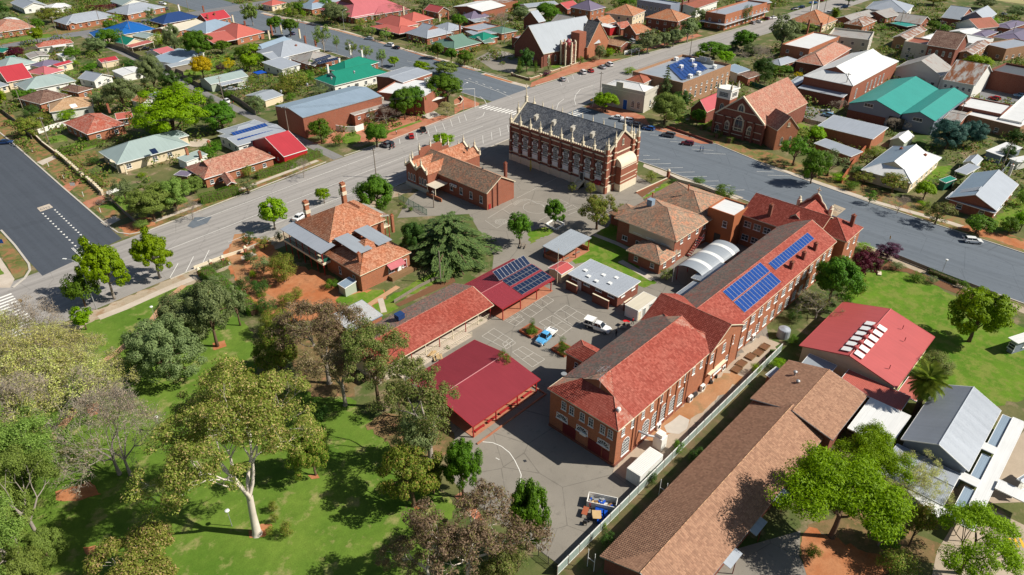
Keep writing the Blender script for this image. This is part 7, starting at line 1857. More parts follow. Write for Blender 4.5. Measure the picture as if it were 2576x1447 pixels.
for k,t in enumerate((.2,.45,.68,.88)): q=(265.4,102.3);p=(266.1,87.8);part(gh,ghi, 'roller_door',MB().box(-.1,-2,0,0,2,3.4),('cladding_blue', 'maroon_paint', 'weatherboard_green', 'cladding_blue')[k],q[0]+(p[0]-q[0])*t - .3,q[1]+(p[1]-q[1])*t)
house('small white hip roofed shed left of the pink mottled tiles',(294,129.6),(291.3,123.4),(305,123.9),3, 'hip',22, 'tin_silver')
house('little lean to with a pale roof at the foot of the white gable hall',(267.2,109.2),(266.6,105.2),(280,107.5),3.5, 'hip',15, 'tin_silver',wm='brick_dark')
house('grey gabled store with white end wall and diamond vent behind the green shed',(311.2,85.4),(312.3,67.9),(327.8,68),5, 'gable',27, 'tin_old',wm='weatherboard',ridge='x',name='shop',cat='shop')
house('white block with two rusty sawtooth hip roofs beside the shopping street',(304.2,65.5),(304.3,54.4),(327.7,56.6),6, 'gable',24, 'tin_rusty',ridge='y',wm='weatherboard',name='shop',cat='shop',win=[('-x',3.2,1,1.2, 'sash',5)],more=[blk((309.1,67.4),(307.6,61.4),(324.1,61.6),6, 'gable',26, 'tin_rusty', 'weatherboard',ridge='x',win=[])])
tw2,twi2,_=house('huge green steel shed with twin gables and a dark open doorway',(254.5,81),(254.5,63.7),(294,63.7),5, 'gable',19, 'tin_aqua',wm='cladding_blue',ridge='x',ov=.2,name='warehouse',cat='warehouse',win=[('-x',5.1,3,1.2, 'wide',[.62])],fascia='tin_aqua',more=[blk((255.5,63.7),(255.5,53.3),(292.5,53.3),5, 'gable',20, 'tin_aqua', 'cladding_blue',ridge='x',ov=.2,win=[('-x',3.6,3,1.2, 'wide',[.5])],fascia='tin_aqua')])
part(tw2,twi2, 'doorway',MB().box(254.5,62,0,254.66,67,3.8), 'dark_steel');part(tw2,twi2, 'brick_base',MB().box(254.45,68,0,254.66,80.7,2.8), 'brick_dark')  # dark panel stands in for the unlit inside of the open doorway
house('deep red brick bank with stepped gables and a brown tiled roof',(351,84.6),(347.5,73.4),(364.4,75.7),8, 'gable',30, 'tile_dark',wm='brick_dark',ridge='y',name='bank',cat='bank',win=[('-x',4.5,1,2, 'arch',4)])
house('cream parapet shopfront left of the deep red bank',(349.5,94.9),(350.1,84),(361.4,85),7, 'flat',0, 'tin_rustred',wm='stone_grey',parapet=.6,name='shop',cat='shop')
house('pale building with a rusted striped roof right of the deep red bank',(357.2,73.5),(355.2,68.4),(382.9,69.5),5.5, 'gable',20, 'tin_rusty',ridge='x',**TW_)
house('row of small white roofs behind the shop parapets',(366.5,94.8),(362.7,90.6),(385.3,92),5, 'gable',22, 'tin_white',ridge='x',**WW)
house('red and white striped roof shed among the small shops',(367.9,104.4),(365.7,98.4),(394,100.8),5, 'gable',22, 'tin_rusty',ridge='x',**TW_)
house('long flat white roofed store with a skylight at the right of the shops',(384.1,85),(379.3,73.7),(396.3,72.3),4.5, 'flat',0, 'tin_white',parapet=.4,**WW)
house('grey flat building with teal awning at the right edge above the brick arcade',(383.2,69.2),(376.6,60.6),(398.3,56.1),5, 'flat',0, 'tin_silver',parapet=.3,**TW_)
house('long dark red brick arcade with a teal street awning at the right edge',(341.8,60.2),(326.4,55.4),(317,31.6),6.5, 'flat',0, 'tin_dark',wm='brick_dark',parapet=.7,name='shop',cat='shop',win=[],more=[blk((334.6,58.9),(333.1,56.4),(325.9,35.3),3.4, 'flat',0, 'tin_sage',open=True)])
house('white flat roofed shop with two rooftop vents beside the car street',(279.3,52.4),(278.6,39.4),(292.1,40.4),4.5, 'flat',0, 'tin_white',parapet=.4,name='shop',cat='shop',wm='brick_dark',more=[blk((273.9,48.8),(271.1,32),(281,31.3),3.8, 'flat',0, 'tin_white', 'brick_tan',parapet=.3),blk((277.5,39),(275.5,32.6),(310.2,32.6),4.2, 'flat',0, 'tin_white', 'render_white',parapet=.3)])
house('small grey roofed shed between the green shed and the white shop',(265.1,53.1),(264.7,47.8),(276.9,48),3.6, 'gable',8, 'tin_old',ridge='y',win=[])
house('orange brick workshop with a flat pale roof striped by one white sheet',(226.3,80),(227,62.4),(239.9,63.1),4.2, 'skillion-x',2, 'tin_silver',name='workshop',cat='workshop',win=[],**OW)
shed('little white gabled shed below the green steel shed',(235.4,59.7),(235.3,55.3),(244.1,55.1),pitch=30,ridge='x',rm='tin_white',wm='weatherboard_green')
house('orange brick store with a silver skillion porch beside the rust coloured boundary wall',(215,75.1),(211.2,62.6),(216.6,62),3, 'skillion-x',5, 'tin_silver',win=[],**OW)
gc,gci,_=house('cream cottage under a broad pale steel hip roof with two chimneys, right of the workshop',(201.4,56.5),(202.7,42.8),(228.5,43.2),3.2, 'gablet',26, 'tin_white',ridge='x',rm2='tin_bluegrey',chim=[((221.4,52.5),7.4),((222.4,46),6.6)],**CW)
house('silver roofed cottage with twin front gables, white verandah and blue shaded slope',(198.9,32.9),(200,21.6),(222.2,21.7),3.2, 'gable',25, 'tin_silver',rm2='tin_bluegrey',ridge='x',wm='brick_red',chim=[((230.2,25.5),7, 'render_white')],more=[blk((202.1,32.5),(203.4,22.5),(206.1,22.2),3.3, 'gable',28, 'tin_silver', 'weatherboard',ridge='x',gm='cladding_blue'),blk((200.5,33.5),(199.3,21.6),(203.6,21.3),2.7, 'skillion-x',8, 'tin_silver',open=True)])  # second roof colour paints the blue shade on the far slope
shed('blue grey shed with a pale gable roof behind the twin gabled cottage',(230.2,37.5),(230.9,34),(238,33.7),pitch=28,ridge='x',**WB)
shed('green roofed garden shed beside the twin gabled cottage',(212.7,38.2),(211.5,36.6),(216.7,36),rm='tin_green',roof='skillion-y',pitch=6,wm='green_paint')
carport('low white carport behind the twin gabled cottage',(222.4,37.2),(221.4,34.1),(229.3,33.1))
shed('long blue grey flat shed at the right edge by the backyard fences',(245.2,35.1),(244,30.5),(256.4,28),roof='skillion-y',pitch=3,rm='tin_white',wm='cladding_blue')
shed('long pale shed with a flat roof at the far right backyard',(244.5,27.8),(242.2,25.7),(250,23.1),roof='flat',rm='tin_white',**WW)
hq,hqi,_=house('large grey blue steel gable roofed classroom at the right edge of the lawn',(98.4,10.8),(98.4,1.3),(116.4,1.3),4, 'gable',25, 'tin_silver',ridge='x',rm2='tin_grey',name='classroom',cat='school',wm='cladding_blue',sheets=True,win=[])  # blue wall colour carries the shade of the gable end
house('white transportable classroom with a flat roof at the right edge of the lawn',(142,5.3),(140.7,3.9),(147.3,1.5),3, 'flat',0, 'tin_white',wm='cladding_blue',name='classroom',cat='school')
house('lower grey folded roof classroom in front of the large steel gable',(90.2,11),(90.2,2),(98.2,2),3, 'gable',9, 'tin_silver',name='classroom',cat='school',wm='cladding_blue',ridge='y',sheets=True,win=[('-x',1,1.6,1.2, 'wide',4)])
carport('long white covered walkway along the right edge classrooms',(88.8,-.5),(88.8,-2.3),(118,-2.3),rm='tin_white',roof='flat')
for k,x in enumerate((106.2,97.2)): tag(MB().box(x,-.49,2.85,x+1.9,2.2,2.97).build('link_roof', 'tin_white'),('upper', 'lower')[k] + ' short white link roof joining the covered walkway to the classrooms', 'awning')
for k,(x,x1) in enumerate(((89.4,97),(99.3,106),(108.3,118))): house(('lowest', 'middle', 'uppermost')[k] + ' blue grey glazed strip beside the long white walkway',(x,.9),(x,-.4),(x1,-.4),2.3, 'flat',0, 'tin_bluegrey',name='awning',cat='awning',open=True)
house('white curved covered way with blue shade in the bottom right courtyard',(98.8,-2.4),(98.8,-8),(101,-8),3, 'flat',0, 'tin_white',name='covered_way',cat='awning',open=True)
house('pale strip roof below the big leafy tree at the bottom right',(89.4,6.9),(87.6,2.1),(89.6,.8),2.8, 'flat',0, 'tin_white',name='awning',cat='awning',open=True)
house('grey pitched roof corner at the bottom right edge of the courtyard',(101.9,-4.3),(101.4,-5),(109.6,-7.5),4, 'gable',15, 'tin_silver',name='classroom',cat='school',**WW)
bh,bhi,_=house('large cream bungalow with a grey green hip roof and curved columned porch',(57.6,227.8),(58.3,213.8),(79.9,211.6),3.1, 'hip',24, 'tin_greygreen',ov=.7,win=[('-y',.8,1.4,1.4, 'sash',[.12,.5,.72]),('-x',.8,1.3,1.4, 'sash',[.3,.7])],more=[blk((67.4,228.3),(69,221.8),(83.2,219.2),3.1, 'hip',24, 'tin_greygreen', 'render_cream',win=[])],**CW)
part(bh,bhi, 'dark_skylight',MB().slab([(-.9,-1,0),(.9,-1,0),(.9,1,.85),(-.9,1,.85)],.1), 'solar_dark',*(68.4,211.5),4.5)
for k,t in enumerate(((58.5,215.4),(59.7,212.6))): part(bh,bhi, 'porch_column',MB().lathe([(.22,0),(.17,.3),(.15,2.8),(.24,3)],n=10), 'cream_paint',t[0],t[1])
part(bh,bhi, 'porch_roof',MB().lathe([(2.6,2.95),(2.6,3.2)],n=18), 'cream_paint',*(60.3,217.2))
house('orange red tiled brick cottage with twin gable porch and white shutters',(71.8,197.6),(70.9,185.8),(92.7,184.3),3, 'gablet',24, 'tiles_pink',wm='brick_orange',ov=.5,chim=[((76,206.9),6, 'brick_orange'),((78.2,203.4),5),((83.5,208.1),6, 'brick_orange')],win=[('-y',.8,1.1,1.2, 'sash',[.08,.2,.46,.68,.86])],more=[blk((75.8,185.2),(73.5,177.8),(76,177.6),2.8, 'gable',30, 'tiles_pink', 'brick_orange',ridge='y',win=[])])
shed('dark timber carport with a mauve roof beside the orange tiled cottage',(66.5,195.9),(68.9,192.3),(71.7,193.4),roof='flat',rm='tin_purple',wm='timber')
shed('pale green roofed shed between bungalow and tiled cottage',(73.6,206.9),(73.4,202.6),(80.4,204.9),roof='skillion-y',pitch=5,rm='tin_greygreen',**WW)
rs,rsi,_=house('bright red steel garage with white trimmed gable beside the hedge',(95.6,203),(94.6,183.9),(102.7,184.6),3.2, 'gable',20, 'tin_crimson',ridge='x',wm='red_steel',name='garage',cat='garage',ov=.15,sheets=False,win=[('-x',1,.9,.8, 'sash',[.2])],door=[('-x',.45,.9,2.1, 'white_paint')],gm='red_steel')
house('white house with a flat grey roof and blue solar panels beside the blue pool',(91.7,219.5),(92.4,209.7),(106.3,210.9),3, 'hip',12, 'tin_silver',**WW)
r_,i_,_=shed('long grey shed with dark solar panels along the lane',(117.8,249),(119.2,238),(127.4,239.8),roof='gable',pitch=10,ridge='x',rm='tin_grey',**CW)
r_,i_,_=house('pale grey roofed pool house carrying two rows of blue solar panels',(87.6,214.8),(89.6,202.2),(106.9,201.7),3, 'gable',8, 'tin_silver',ridge='x',**WW)
solar(r_,i_,(93,212),(92,209.3),(104.2,209.7),11,1,(3.9,3.7,3.7));solar(r_,i_,(92,207.8),(91.3,205.2),(103.6,205.7),11,1,(3.6,3.4,3.4))
q=(85.7,221.3);tag(MB().lathe([(3.6,.02),(3.6,.18),(3.1,.18)],q,20).lathe([(3.1,.1),(3.1,.14)],q,20,1).build('swimming_pool',['path_concrete', 'pool_water']), 'bright blue swimming pool behind the grey green bungalow', 'pool')
# ================================================================ TREES AND GARDENS
L_=dict(b='leaf_bright',m='leaf_mid',d='leaf_dark',e='leaf_emerald',g='leaf_gumgreen',o='leaf_olive',n='leaf_grey',p='leaf_plum',u='leaf_purple',y='leaf_yellow',w='leaf_brown',l='leaf_lime',x='leaf_bare',q='leaf_bud',a='leaf_gum',k='leaf_pepper',s='leaf_blue',c='leaf_cedar')
K_=dict(r='round',p='plane',d='dense',o='open',y='young',c='column',s='shrub',b='ball',g='gum',n='bare',f='conifer')
def t(code,label,xy,h,r,**k):
 sh=code[0] in 'sb' and h<4.5
 if hypot(*xy)>200: r*=1.15;h*=1.08
 return plant(label,xy,h,r,K_[code[0]],L_[code[1]], 'shrub' if sh else 'tree',k.pop('name', 'shrub' if sh else 'tree'),big='+' in code,**k)
tm,cm=gum(1, 'leaf_gum', 'bark_white',25.,.10,1.35,.5,5,1.25,.40);bespoke('tall white trunked gum tree standing alone in the foreground park',(21.7,70.2),tm,cm, 'gum_tree',rz=5.6,sx=.92,sz=.93)
tm,cm=gum(5, 'leaf_brown', 'bark_white',15.,.2,1.3,.7,4,1.,.36);bespoke('bronze leaved gum with thin white limbs at the bottom edge by the iron fence',(36.5,42.8),tm,cm, 'gum_tree',rz=.4)
bespoke('small bronze gum left of the other at the bottom edge',(33.4,46.8),tm,cm, 'gum_tree',rz=3.4,sx=.6,sz=.7)
tm,cm=gum(8, 'leaf_gumgreen', 'bark_grey',18.,.1,1.5,.5,4,1.25,.38);bespoke('tall green gum with a pale upper trunk in front of the crimson shelter',(47.9,63.4),tm,cm, 'gum_tree',rz=1.,sx=.95)
tm,cm=gum(11, 'leaf_gumgreen', 'bark',17.,0.,1.6,.42,4,1.2,.38);bespoke('tall narrow olive green gum left of the crimson shelter',(49.5,78.9),tm,cm, 'gum_tree',rz=2.,sx=.85)
tm,cm=gum(14, 'leaf_brown', 'bark_grey',17.,0.,1.7,.5,4,1.25,.36);bespoke('large purplish brown tree in front of the rusty garage',(47.2,90.4),tm,cm,rz=.7,sx=.95)
bespoke('second purplish brown tree nearer the park lawn',(45.8,83.5),tm,cm,rz=4.,sx=.8,sz=.85)
t('do+', 'yellow green wattle tree between brown tree and gravel',(42.3,97.9),11.3,4.2)
t('so+', 'rounded olive bush on the red gravel edge',(49,109.9),6.3,3.5)
t('do', 'low olive tree left of the wattle in the park',(34.5,92.8),8.7,4.7);t('og', 'dark green tree under the tall narrow gum',(50.4,74.4),7.6,2.8)
t('sd', 'dark bush below the second brown tree',(40.6,83.6),4.,2.5);t('sg', 'grey green bush by the shelter corner post',(50.5,69.2),5.8,3.4)
t('do+', 'dense yellow green tree close behind the white gum',(33.4,73.6),11.7,3.3);t('oo+', 'open olive tree with leaning shadow on the lawn',(40,58.1),12.5,4.9);t('ro+', 'golden olive tree between open olive and emerald bush',(43.6,57.8),6.9,2.4)
t('re+', 'rounded emerald tree beside the iron fence and yard',(46.1,54.1),11.4,2.9);t('dn', 'dull green tree trunked between gum and emerald tree',(46.2,64.3),10.8,3.3)
for k,(q) in enumerate((((25.4,72.1),2.3,.8),((24.5,70),2.3,.6),((24.5,66.8),3.3,1.1),((23,68.6),2.1,.7))): t('so',('leafy sucker highest beside the white gum trunk', 'leafy sucker second down beside the white gum', 'broadest leafy sucker right of the white gum', 'smallest sucker at the foot of the white gum')[k],*q)
t('re+', 'bushy emerald tree in the yard corner near the rubbish skip',(46,41.2),13.7,2.9);t('sg', 'greyish bush at the bottom below the emerald yard tree',(42.7,39.7),5.5,1.7);t('dg', 'dull green tree at the bottom edge left of the gate',(38.4,38.9),9.,2.7)
tm,cm=gum(21, 'leaf_gum', 'bark_white',12.,0.,2.4,.75,4,1.15,.36);bespoke('low spreading golden gum at the bottom edge',(7.1,69.5),tm,cm, 'gum_tree',rz=.5,sx=1.)
tm,cm=gum(24, 'leaf_pepper', 'bark_grey',16.,0.,2.4,.7,4,1.35,.34)
for q_,rz,s,lb in (((.1,98),0,1.,'large fresh green tree at the left edge above the others'),((-4,89.9),2,1.05,'large fresh green tree at the left edge in the middle'),((-4.7,98.5),4,1.,'fresh green tree cut by the left edge'),((.3,90.4),1,.75,'fresh green tree right of the others at the left edge'),((-1.4,106.5),5,1.1,'fresh green tree behind the others at the left edge'),((-3,84.1),3,.9,'fresh green tree lowest at the left bottom corner')): bespoke(lb,q_,tm,cm,rz=rz,sx=s)
t('dk+', 'broad fresh green tree in the bottom left corner',(-2.7,80.1),11.1,3.3)
t('dk+', 'dense fresh green crown at the left edge, uppermost of three',(0,99.1),12.1,4.5);t('dk+', 'dense fresh green crown at the left edge, middle of three',(-2.9,92.3),10.8,4.8);t('dk+', 'dense fresh green crown at the left edge, lowest of three',(.1,85.8),6.7,2.8)
for k,(xy,lb) in enumerate((((14.1,133.3), 'bare tree with dark rusty trunk nearest the zebra crossing'),((8.7,133.1), 'budding tree at the left edge near the street'),((14.4,123.2), 'pale budding tree in front of the dirt path'),((16.6,116.3), 'budding tree where the dirt path fades'),((7.7,119.5), 'grey budding tree in the middle of the left thicket'),((3.6,125.5), 'budding tree cut by the left edge'),((9.1,108.9), 'bare grey tree over the orange earth patch'),((3.2,110.6), 'budding tree low in the left thicket'))): plant(lb,xy,(14,12,11,12,15,14,16,14)[k],(4.5,6,5.5,5.5,7.5,7,6.5,7)[k], 'bare', 'leaf_bare' if k in (0,6) else 'leaf_bud',nv=3)
plant('dark trunked bare tree, left of two by the golden gum',(12.7,95.5),15,5.5, 'bare', 'leaf_bare',nv=3);plant('dark trunked bare tree, right of two by the golden gum',(13.8,94),16,5, 'bare', 'leaf_bare',nv=3)
t('dn+', 'broad grey green tree beside the dirt path',(28,112.9),12.6,6.5);t('dn+', 'grey green tree behind the dirt path tree',(35.4,119.8),12.2,6.);t('on+', 'grey green tree with a visible trunk on red earth',(38.5,115.2),15.9,5.4);t('on', 'grey green tree against the garden hedge',(45,118.4),10.4,3.)
t('rb', 'small bright tree at the end of the park footpath',(23.1,139.3),5.1,2.3);t('pb', 'bright tree cut by the left edge at the zebra crossing',(9,145.7),9.,2.7);t('rm', 'dark green small tree under the street lamp',(26,148.1),7.6,3.4)
t('pb+', 'large bright lime plane tree in the parking lane',(31.3,146.7),14.2,4.9);t('pb+', 'smaller lime plane tree with clear trunk in the parking lane',(41.6,148.1),11.6,4.3)
t('pl', 'lime street tree in front of the convent verandah',(71.5,150.3),8.1,4.1);t('rb', 'round lime street tree behind the convent roof',(88.4,154.1),4.9,2.1);t('re+', 'large round green tree right of the convent chimneys',(94.2,137.8),11.1,4.9)
tm,cm=conifer(2, 'leaf_cedar',14.5,9.5,.05,17,1.9,.2,.62);bespoke('great spreading cedar between convent house and playground',(92.7,108.7),tm,cm, 'cedar_tree',rz=.3,sx=1.34,sz=.72)
t('rd+', 'dark leafy tree at the left foot of the cedar',(86.2,113.5),10.3,3.);t('sm', 'leafy shrub under the cedar behind the convent',(83.7,114.8),4.7,1.8)
t('bo', 'clipped golden dome shrub beside the convent drive',(64.5,143.1),3.6,2.1);t('sd', 'dark shrub behind the golden dome',(68.8,143.5),3.2,1.1);t('sn', 'grey green shrub below the golden dome',(58.6,133.3),4.6,2.6);t('so+', 'large rusty olive shrub on the convent gravel',(59.9,126.5),7.1,3.6);t('sb', 'tiny bright ball shrub at the drive edge',(56,133),2.1,1.);t('se', 'glossy green shrub at the convent steps',(65.6,117),2.3,1.7);t('sd', 'dark round bush below the rusty olive shrub',(54.1,126.2),3.3,2.4)
for k,q in enumerate((((51.1,118.4),3.4,2.5),((55.2,117.3),3.5,2.1),((51.8,129.7),3.8,2.),((58.2,118.6),2.7,1.6))): t('so' if k % 2 else 'sd', 'shrub on the convent gravel below the rusty olive one, ' + ('lowest', 'second lowest', 'nearest the drive', 'rightmost')[k],*q)
t('bm', 'small round bush on the red gravel',(53.3,124.8),1.2,1.2,name='shrub');t('cm', 'slim pencil pine behind the convent chimneys',(93.5,154.1),3.1,.4)
t('bd', 'dark dome shrub nearest the gate pillars',(63.2,147.9),3.5,2.2);t('sd', 'dark shrub left of the grey green one',(58.9,139.5),3.9,1.9)
for k,q in enumerate((((101.9,138.3),.9,.7),((101.5,136.1),1.1,.8),((101.4,133.6),1.4,.9))): t('sm',('left', 'middle', 'right')[k] + ' flowering shrub along the green schoolroom fence',*q)
t('pe', 'round green tree in a square white planter on the playground',(120.7,100.4),8.1,2.9);t('re', 'darker round tree left of the planter tree',(108.2,100.8),8.5,3.1);t('oo+', 'wide olive tree with fine leaves by the annexe',(127.1,92.2),10.1,5.)
t('bo', 'clipped dome shrub at the chapel corner on the sunny side',(160.7,98.7),3.8,2.);t('bo', 'clipped cone shrub left of the chapel door',(139.7,110.5),3.4,1.4);t('bo', 'clipped cone shrub under the red chapel awning',(141.6,105.7),4.3,1.8);t('cy', 'slim golden pencil pine against the chapel wall',(141.4,127.6),4.6,.4)
t('sm', 'leafy bush by the annexe street gable, upper of two',(169.2,88.3),2.1,2.);t('sm', 'leafy bush by the annexe street gable, lower of two',(165.5,78.4),4.2,3.1);t('so', 'olive bush beside the annexe far corner',(138.9,93.5),2.6,1.4);t('se', 'green climber bush beside the solar porch bin',(95.5,87.5),2.3,.5);t('sg', 'ivy covered bush at the flag pole by the low annexe',(118.7,66.2),3.1,1.7);t('sd', 'low dark hedge bush right of the chapel gate pier',(164.7,94),1.2,1.4)
t('ce', 'slim tree in the left brick planter',(83.7,74.5),3.9,.8);t('sm', 'flowers filling the left brick planter',(83.1,74.1),1.7,1.5);t('ce', 'slim tree in the right brick planter',(83.1,66.3),4.,.9);t('sm', 'flowers filling the right brick planter',(82.7,65.3),2.2,1.4);t('bm', 'clipped dome bush notched into the crimson shelter roof',(70,68.9),6.8,1.7)
t('sl', 'bright bush behind the green fence near the garden beds',(102.5,36.6),2.5,1.)
t('sm', 'clipped green bush beside the white shipping container',(75.7,36.1),2.6,1.3);t('sd', 'small dark bush beyond the fence under the goal frame',(54,33.6),2.9,1.2);t('sb', 'small green bush against the fence by the blue tubs',(55.9,35.4),1.5,.4);t('sd', 'dark climber along the brown range gutter',(75.6,32.6),3.2,1.6);t('sd', 'dark bush in the narrow yard by the container',(67.6,35.5),2.1,1.1)
tm,cm=gum(31, 'leaf_bright', 'bark',14.,0.,2.6,.85,4,1.45,.36);bespoke('very large bright green tree at the bottom right',(76.9,11.7),tm,cm,sx=1.15,sz=.95);bespoke('bright green tree close behind the very large one at bottom right',(88.4,12.6),tm,cm,rz=2,sx=.7,sz=.75);t('pm', 'leafy lower bough tree under the very large bright tree',(80,6.4),6.,2.9);t('oo', 'rusty yellow bush tree right of the very large bright tree',(82.8,3.4),9.5,2.3);tm,cm=gum(34, 'leaf_lime', 'bark',11.,0.,1.8,.9,4,1.1,.3);bespoke('spreading yellow green tree at the bottom right by the yellow hatching',(82.9,-2.9),tm,cm)
plant('wispy budding tree in front of the folded roof classroom',(92,6.7),7,3.6, 'bare', 'leaf_bud');t('so', 'autumn tinted shrub at the bottom edge garden',(76.4,3.4),4.5,2.8);t('sm', 'low shrub bed beside the driveway curve',(72,12.4),2.1,1.2)
t('rb+', 'large bright green tree on the far lawn',(140.1,11.1),12.4,5.8);palm('palm tree with dead frond skirt beside the red roofed hall',(110.7,11.7),8,2.9);t('sg+', 'rounded dull green shrub behind the palm',(122.9,12.8),6.1,3.1);t('sm', 'dark bush under the palm',(106.6,14.2),2.2,1.3);t('sn', 'low planting below the palm path',(102.9,15),2.2,1.4)
plant('grey shrub tree with orange new leaves beside the red wing',(127.1,36),6.5,3.8, 'bare', 'leaf_gum');t('sd', 'dark shrubs under the grey shrub tree',(123.2,39),2.4,1.9);t('sm', 'green bush beside the green fence near the white tank',(115.7,35.7),2.1,1.2);t('sl', 'yellow green bush at the fence corner of the brown range',(106.5,34.1),2.3,1.7)
t('re+', 'large emerald tree at the street end of the red wing',(134.5,36.4),10.9,5.);t('so', 'olive shrub right of the large emerald tree',(141,32.9),5.2,1.3);t('dp', 'deep red plum tree at the lawn corner',(150.4,35.5),7.1,3.6);t('du', 'purple plum tree next to the deep red one',(161.8,34.3),4.2,2.7);t('sl', 'yellow green shrub behind the deep red plum',(162,39.6),2.1,2.2)
for k,q in enumerate((((158.3,30.9),2.1,1.9),((157.1,26),2.,2.),((157.9,23.4),1.8,1.3),((160.6,17.8),1.7,1.4))): t('sm' if k % 2 else 'sn',('first', 'second', 'third', 'fourth')[k] + ' shrub from the plum trees along the lawn border',*q)
hedge('dark clipped hedge along the lawn border beside the footpath',[(162.1,25.1),(161.1,19.1)],1.3,1., 'leaf_dark')
t('dm', 'dense dark street tree with dark trunk by the workshop',(191.1,65.4),10.1,3.5);t('ym', 'small green street tree left of the bare one',(189,48.4),4.2,1.9);plant('small bare grey street tree opposite the speed patch',(188.4,40.9),5,2.4, 'bare', 'leaf_bare');t('og', 'olive street tree in front of the twin gabled cottage',(188.5,31.8),6.4,3.8);t('rm', 'rounded green street tree nearest the white hatchback',(190.3,22.9),4.9,3.8)
t('on', 'grey olive tree beside the dense dark street tree',(199.9,64.3),7.,4.3);t('om', 'garden tree left of the dense dark street tree',(200,74.9),8.7,4.9);t('oo', 'olive garden tree before the broad pale hip roof',(201.4,54.6),3.3,2.8);t('oo', 'wispy olive tree against the broad pale roof corner',(200.8,46.5),5.6,4.5);t('rl', 'yellow green tree between the two pale cottages',(202,38.8),4.7,2.8);t('sl', 'bright lime shrub at the cottage path',(198.4,60.7),2.4,2.1);t('sd', 'dark garden shrubs right of the boundary wall',(207,59),3.1,2.2);t('sm', 'garden bush left of the pale roof corner',(195.5,55.9),2.4,2.1);t('sb', 'lime shrub under the yellow green tree',(196.1,37),2.3,2.);t('dm', 'dark tree at the right edge by the side lawn',(196,17),4.4,2.7);t('rl', 'yellow green tree at the right edge',(199,15.3),5.2,2.5);t('sm', 'green bush at the right edge above the side lawn',(216,18.8),4.,2.1);t('dd', 'dark narrow tree by the right hand power pole',(247.8,29.4),5.1,2.1);t('so', 'olive bush behind the workshop wall',(222.5,59.3),3.8,2.9)
t('ds+', 'dark blue green tree below the green shed, left of two',(246,46.1),9.1,5.2);t('ds+', 'dark blue green tree below the green shed, right of two',(253.5,40.7),8.1,3.8);t('dd', 'dark tree at the right edge by the flat white shops',(266.6,31.1),4.5,3.);plant('bare brown creeper tree at the brick hall corner',(259.2,85.3),4.5,2.2, 'bare', 'leaf_bare');plant('bare brown bush against the green shed, upper',(258.3,80),4.5,2.5, 'bare', 'leaf_bare');plant('bare brown bush against the green shed, lower',(252.9,63.6),4.5,2.8, 'bare', 'leaf_bare');plant('bare twig bush beside the little gabled shed',(258.6,56.2),4.5,1.8, 'bare', 'leaf_bare')
t('rl', 'lime tree in front of the orange brick workshop',(222,77.8),5.2,3.);t('ro', 'small orange tinted tree beside the church lawn',(217.3,82.6),5.5,3.4)
t('pn', 'tall pale street tree left of the stepped parapet building',(324.9,139),13.6,6.2);t('pk', 'leafy street tree behind the tall pale one',(373.3,149.4),3.9,5.6);t('rl', 'round lime tree beside the brick arcade',(350.7,64.1),6.,5.7);t('rm', 'round green tree in the courtyard of small roofs',(416.8,97.5),3.9,3.);t('ro', 'olive street tree at the top of the picture by the parked cars',(489.1,123.1),5.2,6.2);t('dn', 'dark olive tree at the top edge by the dry paddock',(498.5,98.6),7.,5.5);t('dn', 'dark olive tree at the right edge of the paddock',(483.8,78.7),6.7,5.2);t('rm', 'street tree at the top left of the main street',(456.1,159.9),6.1,4.1);t('sy', 'yellow bush beside the small white hip roofed shed',(290,114.8),2.2,1.8);t('sl', 'lime hedge bush by the blue shaded hall',(449.3,83),4.5,2.9);t('dm', 'dark tree in the church back garden',(286,123.2),4.1,3.7);t('sm', 'garden bush beside the grey gabled house',(403.4,121.1),1.9,2.8)
q=(401.9,146.3);palm('small palm between the orange hip roof and grey roof',q,5.5,2.6)
t('rb+', 'round bright green street tree at the bank corner',(201.3,145.9),6.8,4.3);tm,cm=conifer(6, 'leaf_cedar',15,4.6,.1,15,.7,.2,.9);bespoke('tall dark pine rising beside the grey bank',(221.6,134.4),tm,cm, 'pine_tree');t('dk+', 'drooping dark tree below the tall pine',(204.3,123),10.7,5.6);t('dd', 'dark leafy tree between pine and red brick church',(220,126.2),7.2,3.6);t('rm', 'small round tree on the church lawn',(211.2,114.4),5.2,2.4);t('sb', 'lime bush behind the two flag poles',(247.3,168),2.4,2.9)
for k,q in enumerate((((280.8,182.5),8.4,5.),((294,182),6.8,3.5),((298.5,180),7.7,3.3),((309.8,179.4),10.5,4.6))): t('pn', 'grey green street tree by the orange roofs, ' + ('nearest the pale fence', 'second along the kerb', 'third along the kerb', 'tallest at the far corner')[k],*q)
for k,q in enumerate((((294.2,155.9),6.9,6.7),((288.9,146.9),5.1,3.7),((316.7,152.8),8.9,5.3),((317.2,157.6),3.2,3.5),((286.5,158.9),3.4,2.4))): t(('pm', 'rl', 'pm', 'dd', 'rl')[k], 'street tree behind the solar hall parapet, ' + ('broad one in the middle', 'lime one nearest the curved parapet', 'tallest one on the corner', 'dark one in shade', 'small lime one at left')[k],*q)
plant('grey leafless tree behind the solar roofed hall',(288.5,133.6),10,5.5, 'bare', 'leaf_bare');t('dd', 'very dark tree right of the grey leafless tree',(278.2,125.1),8.4,4.3);t('sd', 'dark hedge tree at the church back corner',(274.1,121.3),5.1,3.)
t('rm+', 'green garden tree at the top left of the old church',(303,264.2),8.2,7.1);t('rm', 'lower green tree beside the garden tree above the church',(301.5,258.5),5.6,4.8);t('dn', 'olive tree left of the church at the car park',(291.8,272.3),6.6,4.3);t('on', 'street tree in front of the corner shop',(350.8,196.3),8.,5.6);t('cd', 'dark cypress like tree before the corner shop wall',(365.1,178),10.4,2.9)
